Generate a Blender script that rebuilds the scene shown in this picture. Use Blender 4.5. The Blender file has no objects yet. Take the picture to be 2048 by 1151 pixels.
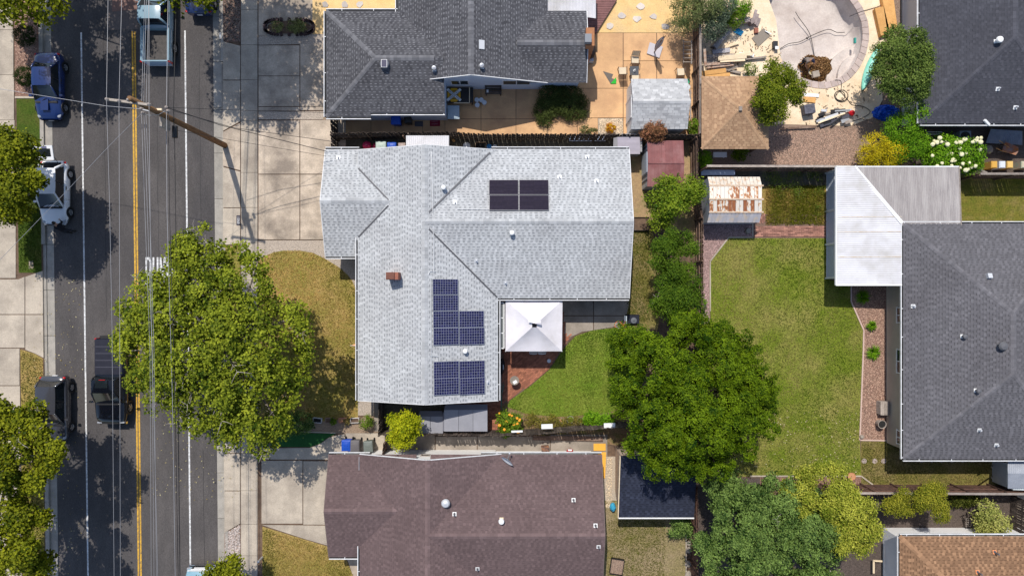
import bpy, bmesh, math, random
import numpy as np
from mathutils import Vector, Matrix
from mathutils.geometry import tessellate_polygon
random.seed(7); RNG = np.random.default_rng(7)
R = math.radians
SC = bpy.context.scene
COL = SC.collection
# ------------------------------------------------------------------ camera, world, sun, exposure
CAM_H = 44.0            # drone height in metres
PPM = 30.0              # photograph pixels per metre on the ground
cam_d = bpy.data.cameras.new("drone_camera"); cam = bpy.data.objects.new("drone_camera", cam_d); COL.objects.link(cam)
cam.location = (0, 0, CAM_H); cam.rotation_euler = (0, 0, 0)
cam_d.sensor_width = 36.0; cam_d.lens = 36.0 * PPM * CAM_H / 2048.0
cam_d.clip_start = 0.5; cam_d.clip_end = 2000
SC.camera = cam
SUN_EL = R(58.5); SUN_DIR = Vector((-0.286, 0.958))      # towards the sun, on the ground plane
world = bpy.data.worlds.new("World"); SC.world = world; world.use_nodes = True
wn = world.node_tree.nodes; wl = world.node_tree.links
sky = wn.new("ShaderNodeTexSky"); sky.sky_type = 'NISHITA'; sky.sun_disc = False
sky.sun_elevation = SUN_EL; sky.sun_rotation = math.atan2(SUN_DIR.x, SUN_DIR.y)
wn["Background"].inputs[1].default_value = 0.14
wl.new(sky.outputs[0], wn["Background"].inputs[0])
sun_d = bpy.data.lights.new("sun", 'SUN'); sun_d.energy = 4.2; sun_d.angle = R(0.6); sun_d.color = (1.0, 0.95, 0.87)
sun = bpy.data.objects.new("sun", sun_d); COL.objects.link(sun)
_d = Vector((-SUN_DIR.x * math.cos(SUN_EL), -SUN_DIR.y * math.cos(SUN_EL), -math.sin(SUN_EL)))
sun.rotation_euler = _d.to_track_quat('-Z', 'Y').to_euler()
sun.location = (-10, 30, 60)
SC.view_settings.view_transform = 'Standard'; SC.view_settings.look = 'None'
SC.view_settings.exposure = 0.0; SC.view_settings.gamma = 1.0
SC.render.engine = 'CYCLES'
SC.cycles.max_bounces = 6; SC.cycles.diffuse_bounces = 3; SC.cycles.glossy_bounces = 2; SC.cycles.transmission_bounces = 4
SC.cycles.transparent_max_bounces = 6; SC.cycles.use_denoising = True
try: SC.cycles.denoiser = 'OPENIMAGEDENOISE'
except Exception: pass

# ------------------------------------------------------------------ helpers
def P(px, py, z=0.0):
    """survey reading: photograph pixel -> world point at height z"""
    k = (CAM_H - z) / CAM_H / PPM
    return Vector(((px - 1024.0) * k, (575.5 - py) * k, z))
def PL(pts, z=0.0): return [P(x, y, z) for x, y in pts]
MATS = {}
def srgb(r, g, b):
    f = lambda c: (c/255/12.92) if c/255 <= 0.04045 else ((c/255+0.055)/1.055)**2.4
    return (f(r), f(g), f(b))
def mul(c, k): return tuple(x*k for x in c)
def M(name, c1, c2=None, s1=2.0, c3=None, s3=0.35, w3=0.5, rough=0.9, bump=0.0, bs=40.0, metal=0.0, spec=0.3,
      fine=0.0, fs=25.0, island=0.0, tone=None, objr=0.0, coat=0.0, stretch=None, o3=0.0, trans=0.0, rot=0.0):
    """procedural material: c1/c2 mixed by medium noise, c3 by large noise, fine value grain, bump"""
    m = bpy.data.materials.new(name); m.use_nodes = True; MATS[name] = m
    N = m.node_tree.nodes; L = m.node_tree.links; b = N["Principled BSDF"]
    b.inputs["Roughness"].default_value = rough; b.inputs["Metallic"].default_value = metal
    b.inputs["Specular IOR Level"].default_value = spec
    if coat: b.inputs["Coat Weight"].default_value = coat; b.inputs["Coat Roughness"].default_value = 0.05
    geo = N.new("ShaderNodeNewGeometry"); src = geo.outputs["Position"]
    if stretch or rot:
        mp = N.new("ShaderNodeMapping"); L.new(src, mp.inputs[0])
        mp.inputs["Rotation"].default_value = (0, 0, rot)
        if stretch: mp.inputs["Scale"].default_value = stretch
        src = mp.outputs[0]
    def noise(sc, det=4, rgh=0.6):
        n = N.new("ShaderNodeTexNoise"); n.inputs["Scale"].default_value = sc; n.inputs["Detail"].default_value = det
        n.inputs["Roughness"].default_value = rgh; L.new(src, n.inputs["Vector"]); return n.outputs["Fac"]
    def ramp(o, lo, hi):
        r = N.new("ShaderNodeMapRange"); r.inputs[1].default_value = lo; r.inputs[2].default_value = hi
        L.new(o, r.inputs[0]); return r.outputs[0]
    def mix(fac, a, bb, mode='MIX'):
        x = N.new("ShaderNodeMix"); x.data_type = 'RGBA'; x.blend_type = mode
        if isinstance(fac, float): x.inputs[0].default_value = fac
        else: L.new(fac, x.inputs[0])
        for sck, v in ((x.inputs[6], a), (x.inputs[7], bb)):
            if isinstance(v, tuple): sck.default_value = (*v[:3], 1)
            else: L.new(v, sck)
        return x.outputs[2]
    def grey(o, lo, hi):
        r = N.new("ShaderNodeMapRange"); r.inputs[3].default_value = lo; r.inputs[4].default_value = hi
        L.new(o, r.inputs[0]); return r.outputs[0]
    col = tuple(c1)
    if c2: col = mix(ramp(noise(s1), 0.35, 0.65), col, tuple(c2))
    if c3:
        f = ramp(noise(s3, 5), 0.5 - 0.25*w3 + 0.08 - o3, 0.5 + 0.25*w3 + 0.12 - o3); col = mix(f, col, tuple(c3))
    if tone:      # face attribute 'tone': tuple (dark colour, light colour)
        at = N.new("ShaderNodeAttribute"); at.attribute_name = "tone"
        col2 = mix(at.outputs["Fac"], tuple(tone[0]), tuple(tone[1]))
        col = mix(1.0, col2, col, 'MULTIPLY') if (c2 or c3) else col2
    if island:
        col = mix(1.0, col, grey(geo.outputs["Random Per Island"], 1-island, 1+island), 'MULTIPLY')
    if objr:
        oi = N.new("ShaderNodeObjectInfo"); col = mix(1.0, col, grey(oi.outputs["Random"], 1-objr, 1+objr), 'MULTIPLY')
    if fine:
        col = mix(1.0, col, grey(ramp(noise(fs, 3, 0.7), 0.3, 0.7), 1-fine, 1+fine), 'MULTIPLY')
    if isinstance(col, tuple): b.inputs["Base Color"].default_value = (*col[:3], 1)
    else: L.new(col, b.inputs["Base Color"])
    if bump:
        bp = N.new("ShaderNodeBump"); bp.inputs["Strength"].default_value = bump; bp.inputs["Distance"].default_value = 0.03
        L.new(noise(bs, 5, 0.7), bp.inputs["Height"]); L.new(bp.outputs[0], b.inputs["Normal"])
    if trans:
        tr = N.new("ShaderNodeBsdfTranslucent"); ms = N.new("ShaderNodeMixShader"); ms.inputs[0].default_value = trans
        if isinstance(col, tuple): tr.inputs[0].default_value = (*col[:3], 1)
        else: L.new(col, tr.inputs[0])
        L.new(b.outputs[0], ms.inputs[1]); L.new(tr.outputs[0], ms.inputs[2]); L.new(ms.outputs[0], N["Material Output"].inputs[0])
    return m

def tag(o, label=None, cat=None, group=None, kind=None):
    if label: o["label"] = label
    if cat: o["category"] = cat
    if group: o["group"] = group
    if kind: o["kind"] = kind
    return o
WLOC = {}
def wloc(o): return WLOC.get(o, Vector((0, 0, 0)))
def empty(name, loc, label=None, cat=None, group=None, kind=None):
    o = bpy.data.objects.new(name, None); COL.objects.link(o); o.location = loc; o.empty_display_size = 0.2
    WLOC[o] = Vector(loc); return tag(o, label, cat, group, kind)
def link_mesh(name, me, mat, parent=None, loc=(0, 0, 0)):
    o = bpy.data.objects.new(name, me); COL.objects.link(o)
    if mat is not None and not me.materials:
        for m in (mat if isinstance(mat, (list, tuple)) else [mat]): me.materials.append(m)
    l = Vector(loc); WLOC[o] = l
    if parent is not None: o.parent = parent; o.location = l - wloc(parent)
    else: o.location = l
    return o

class MB:
    def __init__(s): s.v = []; s.f = []; s.mi = []; s.tn = []; s.cur = 0
    def add(s, vs, fs):
        n = len(s.v); s.v += [tuple(x) for x in vs]
        for f in fs: s.f.append(tuple(i+n for i in f)); s.mi.append(s.cur)
        return s
    def prism(s, pts, z0, z1):
        """pts: ground outline (Vectors), between heights z0 and z1"""
        a = sum(pts[i].x*pts[(i+1) % len(pts)].y - pts[(i+1) % len(pts)].x*pts[i].y for i in range(len(pts)))
        if a < 0: pts = pts[::-1]
        n = len(pts); vs = [(p.x, p.y, z0) for p in pts] + [(p.x, p.y, z1) for p in pts]
        fs = [(i, (i+1) % n, n+(i+1) % n, n+i) for i in range(n)]
        if n == 4: fs += [(3, 2, 1, 0), (4, 5, 6, 7)]
        else:
            for t in tessellate_polygon([[Vector((p.x, p.y, 0)) for p in pts]]):
                t = list(t)
                ar = (pts[t[1]]-pts[t[0]]).to_2d().cross((pts[t[2]]-pts[t[0]]).to_2d())
                if ar < 0: t = t[::-1]
                fs.append((n+t[0], n+t[1], n+t[2])); fs.append((t[2], t[1], t[0]))
        return s.add(vs, fs)
    def sheet(s, pts, z):
        a = sum(pts[i].x*pts[(i+1) % len(pts)].y - pts[(i+1) % len(pts)].x*pts[i].y for i in range(len(pts)))
        if a < 0: pts = pts[::-1]
        vs = [(p.x, p.y, z) for p in pts]; fs = []
        for t in tessellate_polygon([[Vector((p.x, p.y, 0)) for p in pts]]):
            t = list(t)
            if (pts[t[1]]-pts[t[0]]).to_2d().cross((pts[t[2]]-pts[t[0]]).to_2d()) < 0: t = t[::-1]
            fs.append(tuple(t))
        return s.add(vs, fs)
    def box(s, c, d, rz=0.0, mat=None):
        hx, hy, hz = d[0]/2, d[1]/2, d[2]/2
        rot = mat if mat is not None else Matrix.Rotation(rz, 3, 'Z')
        c = Vector(c); vs = []
        for x, y, z in ((-1,-1,-1),(1,-1,-1),(1,1,-1),(-1,1,-1),(-1,-1,1),(1,-1,1),(1,1,1),(-1,1,1)):
            vs.append(c + rot @ Vector((x*hx, y*hy, z*hz)))
        return s.add(vs, [(3,2,1,0),(4,5,6,7),(0,1,5,4),(1,2,6,5),(2,3,7,6),(3,0,4,7)])
    def beam(s, a, b, w, h, up=Vector((0, 0, 1))):
        a = Vector(a); b = Vector(b); x = (b-a); ln = x.length
        if ln < 1e-6: return s
        x.normalize(); y = up.cross(x)
        if y.length < 1e-4: y = Vector((0, 1, 0)).cross(x)
        y.normalize(); z = x.cross(y)
        return s.box((a+b)/2, (ln, w, h), mat=Matrix((x, y, z)).transposed())
    def tube(s, pts, r, n=6, cap=True):
        pts = [Vector(p) for p in pts]; k = len(pts); rs = r if isinstance(r, (list, tuple)) else [r]*k
        vs = []; ref = None
        for i, p in enumerate(pts):
            t = (pts[min(i+1, k-1)] - pts[max(i-1, 0)]).normalized()
            if ref is None or abs(ref.dot(t)) > 0.95:
                ref = Vector((0, 0, 1)) if abs(t.z) < 0.9 else Vector((1, 0, 0))
            a = t.cross(ref).normalized(); b = t.cross(a).normalized(); ref = b.cross(t) if False else ref
            for j in range(n):
                an = 2*math.pi*j/n; vs.append(p + (a*math.cos(an) + b*math.sin(an))*rs[i])
        fs = [(i*n+j, i*n+(j+1) % n, (i+1)*n+(j+1) % n, (i+1)*n+j) for i in range(k-1) for j in range(n)]
        if cap: fs += [tuple(range(n))[::-1], tuple((k-1)*n+j for j in range(n))]
        return s.add(vs, fs)
    def lathe(s, c, prof, n=16, axis='Z', close=False):
        """prof: (radius, height) pairs"""
        vs = []; c = Vector(c)
        for r, h in prof:
            for j in range(n):
                an = 2*math.pi*j/n; x, y = r*math.cos(an), r*math.sin(an)
                vs.append(c + (Vector((x, y, h)) if axis == 'Z' else Vector((x, h, y)) if axis == 'Y' else Vector((h, x, y))))
        fs = [(i*n+j, i*n+(j+1) % n, (i+1)*n+(j+1) % n, (i+1)*n+j) for i in range(len(prof)-1) for j in range(n)]
        if close: fs += [tuple(range(n))[::-1], tuple((len(prof)-1)*n+j for j in range(n))]
        return s.add(vs, fs)
    def ball(s, c, r, n=8, m=6, jit=0.0, sc=(1, 1, 1)):
        vs = []; c = Vector(c)
        for i in range(m+1):
            th = math.pi*i/m
            for j in range(n):
                ph = 2*math.pi*j/n; k = r*(1+random.uniform(-jit, jit))
                vs.append(c + Vector((math.sin(th)*math.cos(ph)*sc[0], math.sin(th)*math.sin(ph)*sc[1], math.cos(th)*sc[2]))*k)
        return s.add(vs, [(i*n+j, (i+1)*n+j, (i+1)*n+(j+1) % n, i*n+(j+1) % n) for i in range(m) for j in range(n)])
    def grid(s, pts):
        """pts: rows of points"""
        r, c = len(pts), len(pts[0])
        return s.add([p for row in pts for p in row], [(i*c+j, i*c+j+1, (i+1)*c+j+1, (i+1)*c+j) for i in range(r-1) for j in range(c-1)])
    def mesh(s, name, off, smooth=False):
        me = bpy.data.meshes.new(name)
        me.from_pydata([(x-off.x, y-off.y, z-off.z) for x, y, z in s.v], [], s.f)
        if smooth: me.polygons.foreach_set("use_smooth", [True]*len(me.polygons))
        if any(s.mi): me.polygons.foreach_set("material_index", s.mi)
        if s.tn:
            a = me.attributes.new("tone", 'FLOAT', 'FACE'); a.data.foreach_set("value", s.tn)
        me.update(); return me
    def build(s, name, mat, parent=None, label=None, cat=None, group=None, kind=None, smooth=False, origin=None):
        if not s.v: return None
        if origin is None:
            a = np.array(s.v); origin = Vector(((a[:, 0].min()+a[:, 0].max())/2, (a[:, 1].min()+a[:, 1].max())/2, a[:, 2].min()))
        me = s.mesh(name, Vector(origin), smooth)
        for m in (mat if isinstance(mat, (list, tuple)) else [mat]): me.materials.append(m)
        return tag(link_mesh(name, me, None, parent, origin), label, cat, group, kind)
def place(root, loc, rz=0.0):
    root.location = loc; root.rotation_euler = (0, 0, rz); return root
def copy_tree(o, parent=None):
    c = o.copy(); COL.objects.link(c)
    if parent is not None: c.parent = parent
    for ch in o.children: copy_tree(ch, c)
    return c
def text_mesh(body, size, loc, rz, mat, parent, name="lettering", z=0.002, sx=1.0, align='CENTER'):
    cu = bpy.data.curves.new(name, 'FONT'); cu.body = body; cu.size = size; cu.align_x = align; cu.align_y = 'CENTER'; cu.extrude = z
    t = bpy.data.objects.new(name, cu); COL.objects.link(t)
    dg = bpy.context.evaluated_depsgraph_get(); me = bpy.data.meshes.new_from_object(t.evaluated_get(dg))
    bpy.data.objects.remove(t); bpy.data.curves.remove(cu)
    me.transform(Matrix.Diagonal((sx, 1, 1, 1)))
    me.transform(Matrix.Rotation(rz, 4, 'Z')); me.materials.clear(); me.materials.append(mat)
    o = bpy.data.objects.new(name, me); COL.objects.link(o); WLOC[o] = Vector(loc)
    if parent is not None: o.parent = parent; o.location = Vector(loc) - wloc(parent)
    else: o.location = loc
    return o

# ------------------------------------------------------------------ materials
S_ = srgb
m_soil = M("soil", S_(92, 74, 62), S_(120, 98, 80), 3, S_(70, 58, 50), 0.5, fine=0.25, bump=0.5)
m_ground = M("ground_far", S_(110, 100, 70), S_(90, 95, 50), 0.3, fine=0.2)
m_asphalt = M("asphalt", (0.075, 0.068, 0.066), (0.104, 0.094, 0.091), 0.9, (0.056, 0.052, 0.054), 0.3, fine=0.42, fs=38, bump=0.25, bs=60, stretch=(1, 0.35, 1))
m_concrete = M("concrete", (0.50, 0.43, 0.345), (0.43, 0.37, 0.30), 1.3, (0.29, 0.245, 0.20), 0.5, 0.45, o3=0.05, fine=0.16, fs=18, bump=0.12, objr=0.07)
m_conc_pale = M("concrete_pale", (0.58, 0.48, 0.38), (0.50, 0.41, 0.32), 1.6, (0.25, 0.205, 0.165), 0.55, 0.42, fine=0.16, fs=14, bump=0.12, objr=0.06, o3=0.07)
m_aggr = M("exposed_aggregate", (0.50, 0.42, 0.34), (0.30, 0.25, 0.21), 14, fine=0.3, fs=30, bump=0.4)
m_conc_grey = M("concrete_grey", (0.36, 0.31, 0.26), (0.28, 0.24, 0.2), 1.5, (0.2, 0.17, 0.14), 0.6, fine=0.15, bump=0.15, objr=0.06)
m_gutterc = M("gutter_concrete", (0.36, 0.33, 0.29), (0.28, 0.26, 0.23), 2.0, fine=0.15, objr=0.08)
m_peach = M("peach_concrete", (0.68, 0.42, 0.215), (0.62, 0.375, 0.195), 1.0, (0.46, 0.27, 0.145), 0.6, 0.5, o3=0.05, fine=0.10, bump=0.08, objr=0.05)
m_sand = M("dry_sand", (0.80, 0.55, 0.25), (0.70, 0.46, 0.20), 1.5, (0.62, 0.45, 0.24), 0.8, fine=0.16, fs=12, bump=0.4)
m_deck = M("pool_deck", (0.84, 0.70, 0.52), (0.74, 0.58, 0.40), 1.6, (0.64, 0.46, 0.28), 0.5, 0.6, fine=0.10, fs=10, bump=0.2, objr=0.05)
m_plaster = M("pool_plaster", (0.62, 0.55, 0.50), (0.56, 0.49, 0.45), 1.8, (0.42, 0.35, 0.31), 0.5, 0.45, fine=0.10, fs=9, bump=0.1)
m_coping = M("coping", (0.52, 0.42, 0.38), (0.42, 0.34, 0.31), 3, fine=0.15, objr=0.12, bump=0.2)
m_paint_w = M("road_paint_white", (0.74, 0.74, 0.74), (0.56, 0.56, 0.56), 6, (0.22, 0.21, 0.21), 7, 0.5, rough=0.8, fine=0.25)
m_paint_y = M("road_paint_yellow", (0.70, 0.41, 0.05), (0.52, 0.29, 0.04), 5, (0.20, 0.13, 0.06), 7, 0.5, rough=0.8, fine=0.3)
m_white = M("white_paint", (0.80, 0.80, 0.80), (0.72, 0.72, 0.71), 2, rough=0.6)
m_black = M("black_plastic", (0.012, 0.012, 0.014), rough=0.45, spec=0.5)
m_dark = M("dark_interior", (0.02, 0.02, 0.02), rough=0.9)
m_steel = M("galvanised_steel", (0.55, 0.56, 0.58), (0.45, 0.46, 0.48), 6, rough=0.45, metal=0.7)
m_flash = M("vent_flashing", (0.62, 0.63, 0.65), rough=0.5, metal=0.4)
m_brickred = M("red_brick", (0.30, 0.115, 0.075), (0.22, 0.085, 0.06), 6, fine=0.2, objr=0.25, bump=0.3)
m_wood = M("fence_wood", (0.17, 0.105, 0.075), (0.11, 0.07, 0.052), 3, (0.25, 0.18, 0.14), 1.2, 0.5, fine=0.3, fs=14, objr=0.35, bump=0.4)
m_woodg = M("weathered_wood", (0.36, 0.31, 0.27), (0.26, 0.215, 0.185), 4, fine=0.25, objr=0.25, bump=0.4)
m_wooddark = M("dark_fence_wood", (0.055, 0.042, 0.036), (0.09, 0.068, 0.056), 3, (0.15, 0.12, 0.10), 1.5, 0.4, fine=0.3, objr=0.4, bump=0.4)
m_lumber = M("new_lumber", (0.68, 0.38, 0.14), (0.60, 0.32, 0.11), 4, fine=0.15, objr=0.1)
m_palelum = M("pale_lumber", (0.80, 0.66, 0.46), (0.70, 0.56, 0.38), 4, fine=0.1, objr=0.1)
m_yellowboard = M("yellow_board", (0.85, 0.45, 0.07), (0.80, 0.40, 0.06), 3, fine=0.1)
m_mulch = M("bark_mulch", (0.26, 0.145, 0.105), (0.15, 0.08, 0.06), 9, (0.36, 0.24, 0.19), 14, 0.4, fine=0.35, fs=22, bump=0.8)
m_mulch2 = M("wood_chips", (0.30, 0.205, 0.15), (0.19, 0.13, 0.10), 10, (0.40, 0.29, 0.22), 16, 0.4, fine=0.35, fs=22, bump=0.8)
m_straw = M("straw_dirt", (0.42, 0.29, 0.15), (0.31, 0.21, 0.12), 5, (0.20, 0.19, 0.07), 1.0, 0.4, fine=0.35, fs=20, bump=0.6)
m_pinkgr = M("pink_gravel_base", (0.30, 0.20, 0.185), (0.2, 0.13, 0.12), 12, fine=0.4, fs=20, bump=0.8)
m_turf = M("artificial_turf", (0.008, 0.075, 0.010), (0.012, 0.09, 0.015), 5, fine=0.3, fs=30, rough=0.7)
def lawn(name, a, b, c, s=0.6, w=0.5): return M(name, a, b, 2.2, c, s, w, fine=0.42, fs=9, bump=1.0, bs=26, rough=1.0, spec=0.1)
m_lawn_dry = lawn("dry_front_lawn", (0.40, 0.27, 0.105), (0.29, 0.22, 0.065), (0.15, 0.17, 0.02), 0.33, 0.7)
m_lawn_green = lawn("green_lawn", (0.13, 0.21, 0.02), (0.16, 0.23, 0.028), (0.23, 0.25, 0.05), 0.5, 0.6)
m_lawn_back = lawn("mown_lawn", (0.12, 0.165, 0.015), (0.17, 0.20, 0.026), (0.30, 0.245, 0.085), 0.35, 0.6)
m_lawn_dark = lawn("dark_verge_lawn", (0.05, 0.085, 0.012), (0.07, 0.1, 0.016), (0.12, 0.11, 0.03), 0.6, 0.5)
m_lawn_brown = lawn("patchy_lawn", (0.15, 0.14, 0.035), (0.20, 0.16, 0.05), (0.30, 0.215, 0.12), 0.5, 0.6)
m_weed = lawn("weedy_ground", (0.36, 0.22, 0.08), (0.28, 0.19, 0.06), (0.13, 0.16, 0.03), 0.9, 0.6)
# ================================================================== THE GROUND
def rd(x0, y): return x0 + y*(0.0145 - 0.005*x0/424.0)
def band(x0, x1, y0, y1, n=1):
    ys = [y0 + (y1-y0)*i/n for i in range(n+1)]
    return [(rd(x0, y), y) for y in ys] + [(rd(x1, y), y) for y in reversed(ys)]
def rect(x0, y0, x1, y1): return [(x0, y0), (x1, y0), (x1, y1), (x0, y1)]
def inpoly(x, y, poly):
    c = False; j = len(poly)-1
    for i in range(len(poly)):
        xi, yi = poly[i][0], poly[i][1]; xj, yj = poly[j][0], poly[j][1]
        if (yi > y) != (yj > y) and x < (xj-xi)*(y-yi)/(yj-yi)+xi: c = not c
        j = i
    return c
POOL = [(1600,-70),(1556,-50),(1538,0),(1552,40),(1557,80),(1561,115),(1575,140),(1597,155),(1620,163),(1645,167),(1670,162),(1692,150),(1708,132),(1720,108),(1727,75),(1724,45),(1714,20),(1697,-5),(1680,-40),(1650,-65)]
def sheet_hole(mb, outer, hole, z):
    a = [Vector((p.x, p.y, 0)) for p in outer]; h = [Vector((p.x, p.y, 0)) for p in hole]; allp = a + h
    fs = []
    for t in tessellate_polygon([a, h]):
        t = list(t)
        if (allp[t[1]]-allp[t[0]]).to_2d().cross((allp[t[2]]-allp[t[0]]).to_2d()) < 0: t = t[::-1]
        fs.append(tuple(t))
    mb.add([(p.x, p.y, z) for p in allp], fs)
G = MB(); big = [Vector((-400, -400, 0)), Vector((400, -400, 0)), Vector((400, 400, 0)), Vector((-400, 400, 0))]
sheet_hole(G, big, PL(POOL), -0.16); G.build("ground", m_ground, kind="structure", origin=(0, 0, 0))
G = MB(); G.sheet(PL(band(99, 425, -3000, 4000, 2)), -0.12); G.build("road", m_asphalt, kind="structure", origin=(0, 0, -0.12))
G = MB()
Y0, Y1 = -900, 2000
sheet_hole(G, PL([(rd(444, Y0), Y0), (2900, Y0), (2900, Y1), (rd(444, Y1), Y1)]), PL(POOL), -0.012)
a, b = P(rd(444, Y0), Y0), P(rd(444, Y1), Y1)
G.add([(a.x, a.y, -0.012), (b.x, b.y, -0.012), (b.x, b.y, -0.16), (a.x, a.y, -0.16)], [(0, 1, 2, 3)])
G.build("yard_ground", m_soil, kind="structure", origin=(0, 0, 0))
G = MB(); G.prism(PL([(-900, Y0), (rd(78, Y0), Y0), (rd(78, Y1), Y1), (-900, Y1)]), -0.16, -0.012)
G.build("verge_ground", m_soil, kind="structure")
def area(name, pts, z, mat):
    return MB().sheet(PL(pts), z).build(name, mat, kind="structure")
def slabs(name, polys, mat, top=0.03, gap=0.7, thick=0.10, mats=None):
    root = empty(name, P(*polys[0][0]), kind="structure")
    for i, p in enumerate(polys):
        c = (sum(q[0] for q in p)/len(p), sum(q[1] for q in p)/len(p)); pts = []
        for x, y in p:     # pull the edges in to leave an open joint
            dx, dy = x-c[0], y-c[1]; pts.append((x - math.copysign(min(gap/2, abs(dx)/2), dx), y - math.copysign(min(gap/2, abs(dy)/2), dy)))
        MB().prism(PL(pts), top-thick, top + random.uniform(-0.004, 0.004)).build("slab", (mats[i] if mats and mats[i] else mat), root)
    return root
# --- road markings
def stripes(name, x0, w, y0, y1, mat, n=8):
    G = MB(); G.sheet(PL(band(x0-w/2, x0+w/2, y0, y1, n)), -0.112); return G.build(name, mat, kind="structure")
stripes("parking_lane_line", 159.3, 3.2, 64, 1400, m_paint_w)
stripes("parking_lane_line", 367.6, 3.2, 60, 1400, m_paint_w)
stripes("centre_line", 262.0, 3.3, 62, 1400, m_paint_y); stripes("centre_line", 267.0, 3.3, 62, 1400, m_paint_y)
m_asph_patch = M("asphalt_patch", (0.15, 0.125, 0.115), (0.12, 0.10, 0.095), 1.5, fine=0.25, fs=30)
area("road_patch", [(213, -60), (272, -60), (273, 57), (214, 59)], -0.1145, m_asph_patch)
area("road_patch", [(222, -60), (275, -60), (275, 18), (222, 22)], -0.1105, M("reddish_patch", (0.24, 0.14, 0.115), (0.19, 0.12, 0.1), 2, fine=0.25))
m_crack = M("crack_sealant", (0.035, 0.033, 0.034), rough=0.7)
ck = MB()
for x0, ya, yb, jx in ((396, 120, 520, 1.2), (310, 220, 700, 1.0), (204, 60, 640, 1.0), (396, 900, 1160, 0.8), (346, 850, 1160, 0.8)):
    pts = []; y = ya
    while y < yb: pts.append((rd(x0, y)+random.uniform(-jx, jx), y)); y += random.uniform(14, 30)
    for (xa, y_a), (xb, y_b) in zip(pts[:-1], pts[1:]):
        ck.sheet(PL([(xa-0.45, y_a), (xa+0.45, y_a), (xb+0.45, y_b), (xb-0.45, y_b)]), -0.1165)
ck.build("road_crack", m_crack, kind="structure")
# painted word on the northbound lane
def letters(word, x0, y0, w, h, gapx, zz, mat):
    root = empty("road_lettering", P(x0, y0, zz), kind="structure")
    cu = 0.27   # stroke as a share of the width
    strokes = {'B': [[(0,0),(.3,0),(.3,1),(0,1)], [(.3,0),(.7,0),(1,.12),(1,.36),(.8,.46),(.62,.42),(.72,.33),(.72,.15),(.58,.08),(.3,.08)], [(.3,.92),(.58,.92),(.72,.85),(.72,.62),(.6,.54),(.3,.54),(.3,.44),(.8,.46),(1,.58),(1,.88),(.7,1),(.3,1)]],
      'U': [[(0,0),(.3,0),(.3,.85),(.5,.92),(.7,.85),(.7,0),(1,0),(1,.9),(.75,1),(.25,1),(0,.9)]],
      'M': [[(0,0),(.3,0),(.5,.4),(.7,0),(1,0),(1,1),(.72,1),(.72,.3),(.5,.66),(.28,.3),(.28,1),(0,1)]],
      'P': [[(0,0),(.3,0),(.3,1),(0,1)], [(.3,0),(.7,0),(1,.12),(1,.45),(.7,.56),(.3,.56),(.3,.47),(.6,.47),(.72,.4),(.72,.16),(.6,.09),(.3,.09)]]}
    for k, ch in enumerate(word):
        g = MB()
        for st in strokes[ch]: g.sheet(PL([(x0 + k*(w+gapx) + u*w, y0 + v*h) for u, v in st], 0), zz)
        g.build("letter", mat, root)
letters("BUMP", 289, 514, 12.0, 69, 2.2, -0.1105, m_paint_w)
# --- kerbs and gutters
for side, (gx0, gx1, kx0, kx1) in {"west": (84.5, 99, 76.5, 84), "east": (424, 440.5, 441, 446)}.items():
    gut = empty("gutter", P(gx0, 0), kind="structure"); krb = empty("kerb", P(kx0, 0), kind="structure")
    y = -60
    while y < 1220:
        MB().prism(PL(band(gx0, gx1, y+0.4, y+91, 1)), -0.17, -0.105).build("slab", m_gutterc, gut)
        low = (side == "east" and (80 < y+45 < 520 or 830 < y+45 < 1070)) or (side == "west" and 520 < y+45 < 720)
        MB().prism(PL(band(kx0, kx1, y+0.4, y+91, 1)), -0.17, -0.055 if low else 0.02).build("kerb_stone", m_gutterc, krb)
        y += 91.4
# --- east pavement, aprons, drives
pv = [rect(482, a, 515.5, b) for a, b in ((-60,20),(20,90),(90,160),(160,241),(241,345),(345,415),(415,485),(485,560),(560,640),(640,720),(720,800),(800,868),(868,905),(905,980),(980,1047),(1047,1110),(1110,1200))]
slabs("pavement", pv, m_concrete)
ap = [[(446,83),(481,92),(481,160),(446,160)], [(446,161),(481,161),(481,243),(446,262)], [(446,264),(481,246),(481,341),(446,332)], [(446,334),(481,343),(481,415),(446,415)], [(446,416),(481,416),(481,487),(446,490)],
      [(448,868),(481,866),(481,905),(448,905)], [(448,906),(481,906),(481,980),(448,980)], [(449,981),(481,981),(481,1046),(449,1064)]]
slabs("driveway_apron", ap, m_concrete, mats=[None, None, m_conc_pale, None, None, None, None, None])
slabs("driveway_slabs_upper", [rect(517,91,599.5,152), rect(517,152.5,599.5,213), rect(600.5,88,692,213), rect(517,214,599.5,222), rect(600.5,213.5,692,221)], m_conc_pale)
area("aggregate_strip", [(517,73),(655,68),(692,68),(692,87),(517,90)], 0.012, m_aggr); area("aggregate_strip", rect(517, 223, 650, 239), 0.012, m_aggr)
slabs("driveway", [rect(517,241,599.5,348), rect(600.5,240,692,348), rect(517,349,599.5,479), rect(600.5,349,692,479)], m_conc_pale)
ARC = [(517,522),(530,512),(545,505),(565,501),(600,501),(625,505),(650,517),(675,532),(692,546),(704,560),(712,578)]
area("aggregate_strip", [(517,480.5),(692,480.5),(730,505),(732,580)] + ARC[::-1], 0.012, m_aggr)
m_pebble = M("pebbled_soil", (0.34, 0.25, 0.17), (0.22, 0.155, 0.11), 12, fine=0.4, fs=26, bump=0.7)
area("gravel_path", [(650,222),(692,222),(692,300),(646,300),(640,262)], 0.014, m_pebble)
slabs("driveway", [[(523,896),(620,895),(640,887),(658,874),(680,868),(690,867),(692,918),(523,918)], rect(691,865,770,912), rect(523,920,605.5,1046), rect(606.5,921,700,1048), [(524,1048),(605.5,1049),(700,1050),(700,1100),(660,1091),(610,1077)]], m_concrete)
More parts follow.
